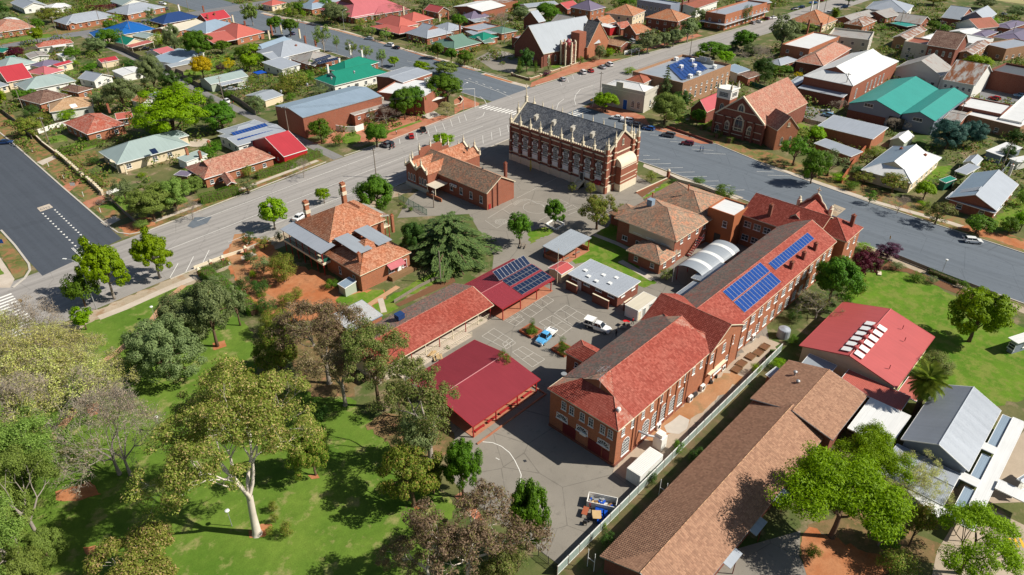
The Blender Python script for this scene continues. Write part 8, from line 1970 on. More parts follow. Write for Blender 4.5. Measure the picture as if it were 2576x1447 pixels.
t('cm', 'tall cypress in the church corner garden, leftmost',(212,198.5),7.7,.9);t('cm', 'slim cypress in the church garden, middle',(215.7,192.6),7.2,.9);t('cm', 'slim cypress against the church buttress',(224.8,193.6),6.8,.8);t('rd', 'broad green tree in the church corner garden',(219.6,201.3),8.2,3.1);t('cm', 'slim cypress beside the church turret',(239.9,198.1),4.7,.6);t('sm', 'round bush beside the turret porch',(245,192.8),3.,1.7);t('dn', 'dark shrub tree before the orange church hall',(256,190.9),6.,2.2);t('sl', 'yellow green bush right of the orange church hall',(262.8,191.1),3.9,2.2);t('sw', 'reddish shrub before the orange church hall',(251.8,190.4),2.6,1.5);t('su', 'purple flowering shrub in the church garden',(220.9,191.3),2.,1.9)
for k,q in enumerate((((207.8,110.8)),((204.7,103.2)),((203.5,98)))): hedge('clipped square hedge block outside the red brick church, ' + ('uppermost', 'middle', 'lowest')[k],[q,(q[0]+1.8,q[1])],1.7,1.8, 'leaf_mid')
t('dn+', 'big dark street tree before the pink crimson roof',(216.5,336.8),11.,7.4);t('re', 'dark leafy garden tree behind the far footpath',(217.2,372.9),5.8,2.8);t('rm+', 'round street tree in the wide road, left of two',(183.7,341.3),7.9,3.8);t('rm+', 'round street tree in the wide road, right of two',(184.4,328.3),8.9,3.7)
for k,q in enumerate((((178.4,289.7),12.3,3.9),((183.5,286.9),7.5,1.6),((181.1,271.7),8.2,2.7),((184.4,265.8),6.4,3.1),((181.3,250.3),7.9,2.1))): t('yk',('tallest pale poplar like', 'thin pale', 'slender pale', 'bushy pale', 'last pale')[k] + ' street tree in the wide road',*q)
t('rl', 'lime bush tree beyond the white chimneys',(185.9,247.7),4.2,2.4);t('rb', 'round lime tree behind the silver flat roof',(186.2,229.8),5.5,3.1);t('pk', 'pale street tree at the corner hall back',(191.8,221.8),4.9,4.7);t('rm+', 'leafy tree over the corner hall entrance',(168.2,193.6),10.3,6.1);t('re+', 'large green tree before the white corner wing, left trunk',(146.1,191.3),10.5,3.8);t('re+', 'large green tree before the white corner wing, right trunk',(151.2,192),9.9,3.5);plant('grey leafless tree beside the corner hall annexe',(138.4,192),6,3.6, 'bare', 'leaf_bare');plant('small budding tree by the corner hall stairs',(157.8,182),5.5,2.4, 'bare', 'leaf_bud')
t('rm+', 'round green tree on the kerb before the corner hall',(123.2,177),7.7,4.3);t('re', 'leafy tree against the corner hall brick end',(113.5,193.5),6.9,3.5);t('cm', 'cone shaped tree on the paved corner garden',(115.4,186.4),4.6,1.9);t('cd', 'tall dark hedge shrub by the annexe wall',(135.7,196.3),5.2,1.2);t('rb', 'lime tree behind the schoolroom gables',(137.3,161),4.9,3.3);t('sm', 'small bush in the paved corner garden',(113.6,192.1),1.3,1.)
for k,q in enumerate((((207.5,244.1),6.7,2.9),((206.1,233.6),6.3,2.8),((207.9,227),6.5,3.4))): t('rm', 'round green tree in the red kerb strip, ' + ('left of three', 'middle of three', 'right of three')[k],*q)
for k,q in enumerate((((213.1,320.2),3.4,1.5),((212.4,299),4.7,2.2),((212.1,287.4),6.,2.9))): t('yk', 'young pale tree on the far footpath, ' + ('thinnest', 'bushiest', 'beside the coral pyramid roof')[k],*q)
plant('bare autumn tree over the pink crimson verandah',(254.6,329.9),8,6, 'bare', 'leaf_gum');plant('bare brown tree by the sage green hip',(268,262.8),9,4, 'bare', 'leaf_bare');plant('russet budding tree behind the crimson cottage',(267.2,301.7),6,4.5, 'bare', 'leaf_gum');plant('bare tree before the purple grey verandah',(270.2,273.8),6,3.2, 'bare', 'leaf_gum');t('rm', 'green tree left of the purple grey verandah',(255.5,282.5),6.4,3.6);t('sw', 'rust hedge shrub before the pink verandah',(239.8,330.4),3.6,4.9);t('so', 'olive garden shrub in the pink house garden',(221.8,321.1),4.5,3.1);t('sm', 'low hedge bush by the coral verandah',(215.3,314.7),2.4,2.8);t('so', 'big olive hedge left of the emerald roof',(138,250.1),7.7,5.8);t('so', 'olive bush below the big hedge',(133.1,247.8),5.3,4.2);t('sw', 'orange flowering hedge before the emerald roof',(153.2,239.9),2.7,3.9);t('sn', 'grey bushes along the blue hall wall',(140.7,236.3),4.2,3.4);t('sm', 'dark bush left of the emerald roof',(145.5,252),5.9,3.4);t('sm', 'lime bush at the shed corner by the blue hall',(129.8,238.9),2.6,2.1);t('sm', 'garden bush at the white house rear',(159.5,262),2.5,2.9);t('sn', 'dark hedge beside the grey shed',(114,234),6.5,2.5)
for k,q in enumerate((((208.1,378.6),3.1,1.9),((210.1,372.6),4.2,1.7),((211.4,367.5),4.4,1.7),((213,362.1),4.1,1.4))): t('sl' if k % 2 else 'so',('first', 'second', 'third', 'fourth')[k] + ' front garden shrub from the left along the far footpath',*q)
hedge('long rusty green hedge before the dark green gablet roof',[(225.4,248.4),(227.3,241.1),(236.6,242)],2.4,1.8, 'leaf_olive',dens=60,ll=.32)
for c,lb,q in (('rd', 'dark leafy tree at the top left corner',((99.2,485),7.3,3.9)),('dn', 'dull green tree under the top left corner',((96.9,469.1),5.1,3.5)),('do', 'olive tree beside the left of two brick houses',((113.4,448.2),7.5,5.9)),('re', 'round green tree beside the far left tiled house',((103.1,435.4),5.4,3.3)),('rb', 'lime tree on the far left verge',((93.1,403.3),6.9,3.3)),('dp', 'dark plum tree at the left',((77.6,380),5.4,3.1)),('de', 'dark evergreen tree before the vivid blue roof',((114.4,372.6),8.6,5.9)),('dn', 'olive tree left of the lane',((105.6,363.2),6.6,4.5)),('on', 'pale olive tree on the top verge',((151.2,412.2),7.1,3.2)),('sd', 'dark bush at the hedge end',((147,402.8),4.,2.4)),('pk', 'pale plane tree at the wide road bend',((183.9,364.2),10.9,3.4)),('re+', 'big bright green tree beside the yellow tree',((132.4,317.7),12.3,5.5)),('dn+', 'tall olive tree beside the solar shed',((131.3,339),11.8,3.9)),('sl', 'pale yellow bush left of the tall olive tree',((131.3,355),6.8,3.1)),('dn+', 'tall dark evergreen in the middle of the gardens',((100.6,289.3),13.7,5.3)),('dd', 'dark rounded tree at the foot of the tall evergreen',((104.3,281.7),7.7,4.1)),('ry', 'brilliant yellow flowering tree',((120.7,289.9),8.,3.9)),('rm', 'round tree behind the yellow one, left',((145.2,321.8),5.7,3.4)),('rm', 'round tree behind the yellow one, right',((146.7,305.3),5.6,3.3)),('su', 'dark purple bush right of the yellow tree',((130.4,294.6),3.7,1.9)),('sy', 'yellow flowered bush among garden beds',((134.5,294.7),4.6,2.5)),('rl', 'lime tree at the garden edge by the silver roofs',((139.1,285.5),7.4,3.8)),('db+', 'very large bright green spreading tree',((83,231.9),16.1,10.5)),('re+', 'round dark green tree right of the very large one',((96.1,225),9.6,5.3)),('on+', 'wide olive grey tree left of the very large one',((81.5,269.6),12.1,6.8)),('on', 'grey green tree beside the white skylight',((76.2,278.4),6.5,3.6)),('rm', 'green tree near the weatherboard cottage',((94.7,359.7),5.2,3.5)),('sl', 'lime bush before the dark brown roof',((73.3,303.2),3.4,3.4)),('rb', 'bright tree at the left edge',((52.4,306.5),7.3,3.1)),('rm', 'small round tree beside the grey green hip roof',((59.3,309.2),4.5,2.)),('do', 'olive garden tree before the tan roof',((50.6,267.2),6.7,3.6)),('sd', 'dark bush left of the tan roof',((57.2,288.8),3.9,2.8)),('sl', 'white flowering bush before the tan roof',((64.3,273.8),4.2,3.1)),('so', 'olive bush behind the olive garden tree',((57.2,278.3),3.5,2.6)),('sm', 'bush along the long blue roof hedge',((133.7,468.2),2.1,2.5)),('sd', 'dark small tree in the lane garden',((106.6,333),2.5,2.6)),('sm', 'green bush by the crimson garage',((90.8,333.9),2.5,2.5)),('sl', 'lime shrub beside the small crimson roof',((90.9,347.1),2.9,1.7)),('sm', 'shrub behind the solar shed verandah',((112.7,286.2),3.1,1.8)),('sd', 'dark shrub by the laneway pole',((106.7,256.3),3.,2.2)),('sm', 'shrub on the laneway verge',((106.9,264.6),2.2,2.1)),('sm', 'hedge bush at the laneway lawn',((115.8,258.8),2.6,2.1)),('sn', 'grey shrub beside the grey lane shed',((117.1,245.4),3.,2.)),('se', 'small palm like shrub by the pool',((85.8,208.8),4.5,1.5)),('so', 'orange tinted shrub at the solar shed corner',((131,269.1),3.2,1.6))): t(c,lb,*q)
hedge('plum coloured hedge beside the pale green gable',[(138.2,467.4),(144.3,463.1),(151.4,461.7)],3.2,2.6, 'leaf_plum',dens=40,ll=.4);hedge('long green hedge between the vivid blue and navy roofs',[(131.2,387),(152.8,395),(170,401.6)],2.4,2., 'leaf_olive',dens=40,ll=.4);hedge('clipped hedge before the mottled red roofed house',[(59.6,248.6),(73.2,251.7)],1.3,1.6)
hedge('hedge strip inside the white pillared wall, upper',[(50.5,241.5),(51.2,233.9),(51.5,224.9)],1.4,1.1, 'leaf_olive');hedge('hedge strip inside the white pillared wall, lower',[(51.2,220.9),(51.4,207.7)],1.4,1.1, 'leaf_olive');hedge('long clipped hedge across the bungalow side garden',[(51.6,243.9),(57.4,243.9),(63.9,244.5)],1.6,1.5)
hedge('tall clipped hedge along the old street before the tiled cottage',[(65.9,177.7),(75.6,176.6)],2.2,2.4); 
t('dk+', 'large weeping pepper tree on the street corner',(52.6,176.5),10.,6.1);t('dk+', 'weeping pepper tree second from the corner',(59,178),9.9,4.7);t('dk', 'pepper tree nearest the tiled cottage',(67.3,185.3),4.7,3.);t('on', 'thin grey tree before the bungalow porch',(51.9,192.4),7.5,2.9);plant('small bare street tree at the pepper trees',(59.8,170.5),5,2.2, 'bare', 'leaf_bare');t('sm', 'dark fir shrub between bungalow and cottage',(83.1,207.4),4.2,3.7);t('sd', 'dark bush at the bungalow left corner',(56,226.7),3.1,1.8);t('so', 'shrub beside the cottage steps',(83.5,185),3.4,1.7);t('on', 'grey green bush at the hedge end',(77.5,174.6),4.4,2.9);t('sb', 'lime shrub below the bungalow windows',(62,207.5),1.2,1.3);t('sk', 'low shrub at the pepper tree foot',(48.9,174.8),2.8,2.);plant('leaning bare sapling on the bungalow verge',(49.1,195.3),3.5,2.4, 'bare', 'leaf_bare')
for k,q in enumerate((((51.2,141.7),2.1,1.9),((50.9,136.5),2.,1.5),((48,135.6),2.7,2.7))): t('sn', 'grey green clump by the convent gate, ' + ('nearest the street wall', 'middle', 'lowest')[k],*q)
hedge('long clipped hedge from the red garage along the old street',[(84.5,182),(95.5,182),(106.5,184.1)],2.,2.);plant('grey bare sapling on the hedge verge',(94.1,173),5.5,2.2, 'bare', 'leaf_bare')
hedge('low hedge along the convent fence, upper stretch',[(48.8,143),(55,142.9)],1.6,1.2)
hedge('dark hedge between convent drive and park',[(49.1,141.6),(49.3,130.9),(49.1,119.7)],2.6,1.8, 'leaf_mid')
for k,(xy,lb) in enumerate((((14,128.3), 'pale yellow budding tree behind the rusty trunk'),((9.6,126.2), 'pale yellow budding tree left of the dirt path end'),((13.6,115.1), 'pale yellow budding tree low beside the path'),((6.3,130.5), 'pale yellow budding tree by the street at left'),((8.5,114.8), 'pale yellow budding tree in the heart of the thicket'))): plant(lb,xy,(10,12,11,12,14)[k],(4.5,6,5.5,6,7)[k], 'bare', 'leaf_bud',nv=3)
for c,lb,q in (('yl', 'pale bush tree between the two brick houses',((134.5,415.8),5.5,3.4)),('yo', 'thin tree before the left of two brick houses',((126.7,459.9),4.2,3.3)),('rm', 'green tree left of the tan skylight roof',((63.4,310.1),3.8,2.2)),('dm', 'dark tree behind the mottled red roof',((73,281.8),3.3,2.3)),('rm', 'green tree behind the teal gable shed',((126.1,401.6),5.8,3.5)),('dd', 'dark tree at the lane bend',((105.9,324.7),3.7,2.8)),('rl', 'lime tree by the silver hips and lawn',((153.5,308),5.2,3.4)),('rm', 'green tree at the crimson garage lawn',((93,333.7),3.3,2.7))): t(c,lb,*q)
for c,lb,q in (('dn', 'olive tree at the top edge left of the white ribbed hall',((272.9,326.5),6.9,5.4)),('rm', 'green tree at the top beside the blue grey gable',((232,369.4),6.4,4.3)),('rm', 'green tree behind the emerald roof',((159.8,268.3),4.1,2.8)),('dm', 'dark tree left of the old silver roof',((148,292),4.6,3.2))): t(c,lb,*q)
for c,lb,q in (('dm', 'dark tree behind the purple slate house',((362.6,253.4),4.4,5.)),('rm', 'green tree before the speckled tiled hip',((329.9,188.4),4.8,3.5)),('rm', 'green tree at the top left edge of the church block',((308,289.8),4.8,4.)),('dn', 'olive tree right of the dark church corner',((309.4,144.9),5.2,3.8))): t(c,lb,*q)
for c,lb,q in (('rm', 'green tree between grey gabled houses',((420.8,102.9),4.4,3.1)),('dm', 'dark tree before the rust brown gable',((425.5,88.4),4.8,3.)),('rm', 'green tree at the yard behind the great hall',((289.1,119.9),4.1,2.7))): t(c,lb,*q)
r_g=np.random.RandomState(3);VV=[]
def clear(x,y):
 for ox,oy,a,L,W in FOOT:
  dx,dy=x-ox,y-oy;u=dx*cos(a)+dy*sin(a);v=-dx*sin(a)+dy*cos(a)
  if -.6<u<L + .6 and -.6<v<W + .6: return False
 return True
for k in range(7000):
 x,y=r_g.uniform(46,480),r_g.uniform(8,520)
 if 144<y<186 and x>20 or 163<x<208 or 403<y<426 or 106<x<117 and y>178 or y<150 and x<165 or 205<x<260 and 150<y<215 or hypot(x,y)>560 or not clear(x,y): continue
 d=hypot(x,y);s=r_g.uniform(.4,1.3) ** 1.6*1.7*(1+d/700);n=int(16+15*s)
 u=unit(r_g,n);P=np.array([x,y,s*.45])+u*s*np.array([1,1,.6]);P[:,2]=np.abs(P[:,2]) + .05
 VV.append(leaf_cards(P,u+[0,0,.4],r_g,.55+d/1400,.38+d/2000))
o=link('garden_plants',quads_mesh('garden_plants',np.concatenate(VV), 'leaf_garden'));tag(o, 'loose shrubs and weeds scattered through the yards between the houses', 'garden plants',kind='stuff')
# ================================================================ CARS,PEOPLE,POLES,YARD THINGS
def ute(label,pos,color,canopy,front):
 r=car(label,pos, 'ute',color,name='utility_truck',cat='ute')
 MB().box(-2.75,-.93,.78,-.66,.93,.86).build('tray', 'white_paint',r)
 sm_=MB().box(-2.75,-.02,.862,-.66,.02,1.12).mesh('tray_side', 'white_paint')
 for y in (-.91,.91): link('tray_side',sm_,r,loc(0,y,0))
 MB().box(-2.77,-.93,.862,-2.73,.93,1.12).build('tail_board', 'white_paint',r)
 h=MB()
 for y in (-.9,-.45,0,.45,.9): h.box(-.72,y-.03,.87,-.66,y+.03,2.1)
 for z in (1.3,1.7,2.06): h.box(-.72,-.9,z,-.66,.9,z+.05)
 h.build('head_board', 'white_paint',r)
 MB().box(-2.5,-.6,.25,-.5,.6,.77).build('chassis', 'dark_steel',r);MB().box(2.5,-.9,.35,2.72,.9,.62).build('bumper',front,r)
 if canopy:
  c=MB()
  for x in (-2.7,-1.7,-.75):
   for y in (-.88,.88): c.box(x-.03,y-.03,.87,x+.03,y+.03,1.95)
  c.box(-2.75,-.92,1.95,-.7,.92,2.).build('canopy_frame', 'white_paint',r);MB().box(-2.5,-.7,.87,-1,.7,1.3).build('tool_box', 'dark_steel',r)
 return r
ute('white tray back utility with an open headboard frame and bright blue bonnet between the planters',((83.9,71),-172), 'sky',False, 'white_paint').children[1].color=(.75,.75,.74,1)
ute('white crew cab utility with a canopy frame near the shed gable',((93.5,65.8),-78), 'white',True, 'white_paint')
for a,b,c,lb in (((82.5,76.4),(82,73.2),(85.2,73.3), 'left'),((82.3,68),(81.9,64.7),(85,64.7), 'right')):
 r=empty('planter', 'square red brick planter box, ' + lb + ' of two by the blue ute', 'planter',b);o_,a_,L_2,W_2=frame_from(a,b,c)
 for q in ((0,0,L_2,.25),(0,W_2 - .25,L_2,W_2),(0,.25,.25,W_2 - .25),(L_2 - .25,.25,L_2,W_2 - .25)): MB().box(q[0],q[1],0,q[2],q[3],.5).build('side', 'terracotta',r)
 MB().box(.25,.25,0,L_2 - .25,W_2 - .25,.42).build('soil', 'soil_bed',r)
person('worker in dark clothes beside the white crew cab utility',(94.1,61.7),200, 'cloth_dark');person('person in a red top working by the portable office',(99.7,61.7),90, 'red_plastic')
tag(MB().slab([(-.8,-.4,.3),(.7,-.5,.1),(.8,.4,.2),(-.6,.5,.6)],.04).build('tarpaulin', 'red_plastic',None,loc(*(99.3,63),0)), 'orange red tarpaulin heaped beside the portable office', 'tarpaulin')
for k,q in enumerate(((97.9,63.2),(98.5,62.2),(97.1,62.1))): tag(MB().box(-.6,-.4,.55,.6,.4,.6).box(-.55,-.35,0,-.5,-.3,.55).box(.5,.3,0,.55,.35,.55).build('work_bench', 'timber_grey',None,loc(*q,0,k)),('left', 'right', 'nearest')[k] + ' grey work bench on the yard behind the crew cab utility', 'bench')
cn=empty('shipping_container', 'white ribbed shipping container beside the green fence and brick corner', 'container',(89,55.8))
L_2,W_2=6.06,2.44
cn.location=(65.5,36.25,0);MB().box(0,0,.12,L_2,W_2,2.55).build('body', 'render_white',cn)
rb=MB().box(-.08,-.03,.2,.08,0,2.5).mesh('rib', 'white_paint')
for i in range(20): link('rib',rb,cn,loc(.2+i*.298,0,0));link('rib',rb,cn,loc(.2+i*.298,W_2,0,pi))
for i in range(8): link('rib',rb,cn,loc(0,.2+i*.29,0,-pi/2))
for i in range(19): MB().box(.2+i*.31,.05,2.552,.33+i*.31,W_2 - .05,2.59).build('roof_rib', 'white_paint',cn)
sk=empty('skip_bin', 'pale grey open skip bin full of rubbish by the green fence', 'skip',(58.2,37.2),R(-62))
for pts in ([(-2.1,-.9),(2.1,-.9)],[(2.1,-.9),(2.1,.9)],[(2.1,.9),(-2.1,.9)],[(-2.1,.9),(-2.1,-.9)]): m=MB();wallrun(m,pts,.08,0,1.25);m.build('side', 'render_white',sk)
MB().box(-2.05,-.85,.02,2.05,.85,.1).build('floor', 'grey_steel',sk);sk.location=(*(59.1,38.3),0)
for k in range(26): o=MB().box(-.35,-.16,0,.35,.16,.12).build('rubbish',('timber_pale', 'render_white', 'timber', 'grey_steel', 'blue_plastic')[k % 5],sk,Matrix.Translation((rnd.uniform(-1.6,1.6),rnd.uniform(-.55,.55),rnd.uniform(.2,.8))) @ Matrix.Rotation(rnd.uniform(0,6),4, 'Z') @ Matrix.Rotation(rnd.uniform(-.5,.5),4, 'X'))
def chairp(label,q,mat,a): 
 r=empty('chair',label, 'chair',q,a);MB().box(-.3,-.3,.38,.3,.3,.46).build('seat',mat,r);MB().box(-.3,.24,.47,.3,.32,1.).build('backrest',mat,r)
 lm=cached(('chl',mat),lambda: MB().box(-.03,-.03,0,.03,.03,.38).mesh('leg',mat))
 for x in (-.25,.25):
  for y in (-.25,.25): link('leg',lm,r,loc(x,y,0))
chairp('red plastic armchair beside the skip bin',(57.8,39.3), 'red_plastic',1)
def tablep(label,q,mat,a,w=1.3,d=.8,h=.72):
 r=empty('table',label, 'table',q,a);MB().box(-w/2,-d/2,h - .05,w/2,d/2,h).build('tabletop',mat,r)
 for x in (-w/2 + .06,w/2 - .06):
  for y in (-d/2 + .06,d/2 - .06): MB().box(x - .025,y - .025,0,x + .025,y + .025,h - .06).build('leg', 'dark_steel',r)
tablep('brown topped school table dumped near the skip bin',(56.2,39.1), 'terracotta',.4,1.5);tablep('pale plywood crate table beside the blue tubs',(56.8,37.5), 'timber_pale',.7,1.5,1.3)
for k,q in enumerate(((57.7,38),(57.9,37.4),(57.9,36.8),(57.1,36.8),(56.6,36.8))): o=MB().box(-.55,-.3,0,.55,.3,.55).box(-.58,-.33,.55,.58,.33,.6).build('storage_tub', 'blue_plastic',None,loc(*q,0,.6));tag(o,('topmost', 'second', 'rightmost', 'fourth', 'lowest')[k] + ' blue plastic tub heaped round the plywood crate', 'tub')
chairp('broken black chair left of the plywood crate, nearer one',(54.8,38), 'dark_steel',2);chairp('broken black chair left of the plywood crate, farther one',(55.7,37.8), 'dark_steel',4)
dc=empty('duct_unit', 'white dust extractor tank with a bent silver duct against the brick wing', 'machine',(74.9,38.9))
MB().box(-.8,-.8,0,.8,.8,2.4).box(-.6,-.6,2.4,.6,.6,3.).build('tank', 'render_white',dc);MB().tube([(-1.2,.5,2.7),(-1.8,1.2,2.9),(-2.6,3.2,3.4),(-3.4,4.6,3.6)],.2,8).build('duct', 'alloy',dc)
fence('long grey green steel fence with posts between school yard and brown range',[(45.8,35.5),(76,35.85)],1.8, 'fence_green',2.4, 'timber_grey',rail='weatherboard')
fence('far run of the steel fence along the dirt strip',[(76.2,35.9),(112,36.1)],1.8, 'fence_green',2.4, 'timber_grey',rail='weatherboard')
for k,q in enumerate(((78.1,41.3),(87.7,41.1),(91.7,41.1),(99.2,41.3),(109.3,42.5),(111.7,41.8))): aircon('white air conditioner below the red wing, ' + ('nearest the container', 'second from the container', 'beside two black machines', 'under the wide window', 'past the cross gable', 'farthest away')[k],q,0,0,1.,1.2,.5)
for k,q in enumerate(((89.4,41.2),(94.6,41.2),(96.3,41.4))): tag(MB().box(-.6,-.25,0,.6,.25,.6).tube([(-.4,0,.6),(-.4,0,1.),(.4,0,1.)],.05,5).build('garden_machine', 'dark_steel',None,loc(*q,0,k)),('nearest', 'middle', 'farthest')[k] + ' black machine on the dirt strip below the red wing', 'machine')
for k,q in enumerate(((101,39.4),(103.2,39.6),(106.3,39.4),(108.4,38.9),(110.9,38.9))):
 r=empty('garden_bed',('nearest', 'second', 'third', 'fourth', 'farthest')[k] + ' timber edged vegetable bed beside the green fence', 'garden bed',q)
 for x0,y0,x1,y1 in ((-1,-.7,1,-.62),(-1,.62,1,.7),(-1,-.62,-.92,.62),(.92,-.62,1,.62)): MB().box(x0,y0,0,x1,y1,.35).build('sleeper', 'timber',r)
 MB().box(-.92,-.62,0,.92,.62,.28).build('soil', 'soil_bed',r)
tag(MB().lathe([(1.2,0),(1.2,1.7),(1.1,1.9),(.2,2.2)],n=18).build('water_tank', 'tin_silver',None,loc(*(116.7,38),0)), 'pale silver round roofed water tank beside the green fence', 'water tank')
shed('small white roofed shed beside the brown range gutter',(100.6,33.8),(100.2,33),(103.3,32.9),roof='skillion-x',pitch=4)
iron_fence('black iron bar fence along the yard beside the emerald tree',[(46,54.7),(46.2,51.3),(46.7,50.1)]); 
iron_fence('black iron gate fence at the bottom of the yard',[(46.3,39.3),(46.3,37.5),(46.4,36.1)])
for k,(q,d) in enumerate((((65.2,82.8),20),((65.2,81.5),60))): picnic_table(('yellow timber picnic table below the verandah ramp', 'second yellow picnic table near the shelter')[k],q,d)
for k,q in enumerate(((79.1,84.2),(68.5,82.4),(62.3,83.4))): t('sm', 'potted plant on the verandah edge, ' + ('nearest the porch', 'middle one', 'nearest the gums')[k],q,1.,.5)
for k,q in enumerate(((48.1,142.5),(51.6,143.9),(54.3,143.6),(60.2,144.1))):
 r=empty('gate_pillar', 'brick gate pillar with a cream cap, ' + ('nearest the park', 'second from the park', 'third from the park', 'nearest the dome shrubs')[k], 'pillar',q);MB().box(-.3,-.3,0,.3,.3,1.7).build('shaft', 'brick_red',r);MB().box(-.4,-.4,1.7,.4,.4,1.85).lathe([(.38,1.85),(.3,2.1),(.05,2.3)],n=8).build('cap', 'stone_cream',r)
wall('low cream street wall before the convent drive',[(48.6,146.4),(55.5,146.3),(63,145.3)],.7,.3, 'stone_cream',None)
wall('white pillared garden wall of the cream bungalow, upper run',[(50.8,243.6),(50.5,231.9),(50,220.1)],1.,.3, 'render_cream', 'stone_cream',1.6);wall('white pillared garden wall of the cream bungalow, lower run',[(50,218.6),(49.9,210.2),(49.4,202.7)],1.,.3, 'render_cream', 'stone_cream',1.6)
wall('brick boundary wall on the lawn above the white pillared wall',[(52.2,281.2),(50.7,255.8),(50.7,244.8)],.9,.3, 'brick_tan')
fence('white picket fence at the corner garden of the bungalow',[(50.1,201.4),(55.1,202.8)],1.1, 'white_paint',1.6, 'white_paint');fence('grey corner fence below the pepper trees',[(49.7,200),(49,187.6),(48.6,176.6)],1.2, 'timber_grey')
for k,q in enumerate(((45.8,235.1),(45.7,221.6),(45.4,205.5),(44.9,191.8),(46.3,251.9))): tag(MB().tube([(0,0,0),(0,0,1.4)],.07,6).build('sapling_guard', 'white_paint',None,loc(*q,0)), 'white sapling guard stake on the bungalow verge, ' + ('second', 'third', 'fourth', 'nearest the corner', 'farthest')[k], 'stake')
road_sign('small white notice board on the bungalow verge',(45.4,212.9),1.8,-45, 'white_paint',1.4,.9);road_sign('blue and white sign board at the left edge corner',(21.5,189.4),2.2,-45, 'blue_paint',1.6,1.1,name='sign_board')
street_lamp('tall grey street lamp leaning over the give way line',(27.2,145.3),12,2.4,130); 
road_sign('round yellow crossing sign at the zebra crossing',(16.8,155.8),2.8,-45, 'yellow_paint',.8,.8,True);park_lamp('park lamp beside the upper dirt path',(34,132.6));park_lamp('park lamp on the lawn behind the golden gum',(21.1,100))
park_lamp('park lamp in the white gum tree shadow',(19.9,74))
power_pole('timber pole beside the cedar and solar porch',(83.5,101.5),8,0);power_pole('pale timber pole at the schoolroom porch',(107.1,131),5,.8);power_pole('tall grey pole behind the round convent tree',(108.5,157.9),9,1.2,60)
iron_fence('dark green mesh fence by the convent lawn and schoolroom',[(103.8,141.6),(103.2,132.5),(102.8,128.8)],1.8, 'green_paint')
fence('pale retaining fence along the convent back garden',[(71.4,102.5),(78.8,103.3),(85.1,103.2)],.8, 'timber_grey',2)
flag_pole('tall cream flag pole beside the little kiosk',(100.4,82.3),9, 'cream_paint');flag_pole('white flag pole beside the low annexe wing',(118.9,64.8),8);wall('square white timber edge round the playground tree',[(120.2,102.9),(119.6,99.2),(123.4,99.5),(123.8,103.2),(120.2,102.9)],.4,.25, 'white_paint',None,name='planter_edge')
r=empty('wheelie_bin', 'yellow wheelie bin beside the solar porch', 'bin',(94.8,88.2));MB().box(-.3,-.35,0,.3,.35,1.).build('body', 'yellow_plastic',r);MB().box(-.33,-.4,1.,.33,.38,1.08).build('lid', 'yellow_plastic',r)
wall('low brick garden wall edging the chapel lawn bed',[(151.4,97.3),(165.3,96.4)],.5,.25, 'brick_red');wall('brick street wall between chapel and annexe',[(167.3,97.4),(166.2,93),(167.2,86.5),(166,76.6)],.9,.3, 'stone_grey',None)
r=empty('gate_pillar', 'cream capped brick gate pier right of the chapel', 'pillar',(166.4,96.8));MB().box(-.35,-.35,0,.35,.35,2.2).build('shaft', 'brick_red',r);MB().lathe([(.5,2.2),(.5,2.4),(.2,2.8)],n=8).build('cap', 'stone_cream',r)
person('person in blue crossing the wide street, left of two',(191,101),-60);person('person in blue crossing the wide street, right of two',(191.2,100.2),-60)
picnic_table('timber seat under the shade tree on the playground edge',(107.7,99.2),30, 'timber_grey')
def cars(group,L):
 for lb,pos,kd,cl in L: car(lb,pos,kd,cl,group)
cars(None,[('dark maroon hatchback parked beside the crossing people',((193,106.9),114), 'hatch', 'maroon')])
cars('cars angle parked beside the chapel',[('white sedan leftmost in the row beside the bank',((197.3,137.9),110), 'sedan', 'white'),('white hatchback second in the row beside the bank',((197.2,133.5),111), 'suv', 'white'),('dark grey car third in the row beside the bank',((196.2,129.1),102), 'sedan', 'grey'),('bright blue hatchback fourth in the row beside the bank',((196,123.7),105), 'hatch', 'blue'),('dark grey wagon alone between the blue hatchback and maroon car',((195.1,115.4),106), 'suv', 'grey')])
cars('cars parked at the old church kerb',[('silver blue hatchback nearest the church corner',((220,181.9),62), 'hatch', 'silver'),('white van like car second at the church kerb',((233.7,182.3),60), 'suv', 'white'),('red hatchback third at the church kerb',((237.7,181.4),62), 'hatch', 'red'),('silver sedan fourth at the church kerb',((245.7,181.4),67), 'sedan', 'silver'),('white wagon fifth at the church kerb',((250.9,181.6),67), 'suv', 'white')])
car('silver van in the driveway beside the orange tiled cottage',((291,198),56), 'van', 'silver');car('white car on the roof height yard at the top beside the corner shop',((394.9,203.9),97), 'sedan', 'white');car('white car at the corner shop kerb, left of three',((369.7,176.5),60), 'hatch', 'silver');car('white car at the corner shop kerb, middle of three',((374.5,175.8),82), 'sedan', 'white');car('purple car at the corner shop kerb, right of three',((384.4,176.2),81), 'hatch', 'maroon')
flag_pole('white flag pole by the solar roofed hall, left of two',(247.8,168.6),9);flag_pole('white flag pole by the solar roofed hall, right of two',(251.2,167.2),9);flag_pole('tall white pole at the bank crossing',(202.1,152.3),9);road_sign('bright yellow round sign at the bank crossing',(201.7,152.7),3,-45, 'yellow_paint',.9,.9,True)
for k,q in enumerate(((214.8,158.8),(289.8,165.5),(349.6,187.3),(292.8,207.4),(276.4,148.5))): power_pole('street pole on the main road, ' + ('before the bank', 'at the curved parapet', 'at the corner shop', 'behind the brick outbuilding', 'on the solar roofed hall kerb')[k],q,9,1.6,45)
wall('pale timber wall with a green sign beside the brick outbuilding',[(270.6,188),(281.6,186.9)],1.6,.2, 'render_white',None);road_sign('green hoarding sign above the pale wall',(279.4,186.5),5,-45, 'green_paint',3.4,1.6,name='sign_board')
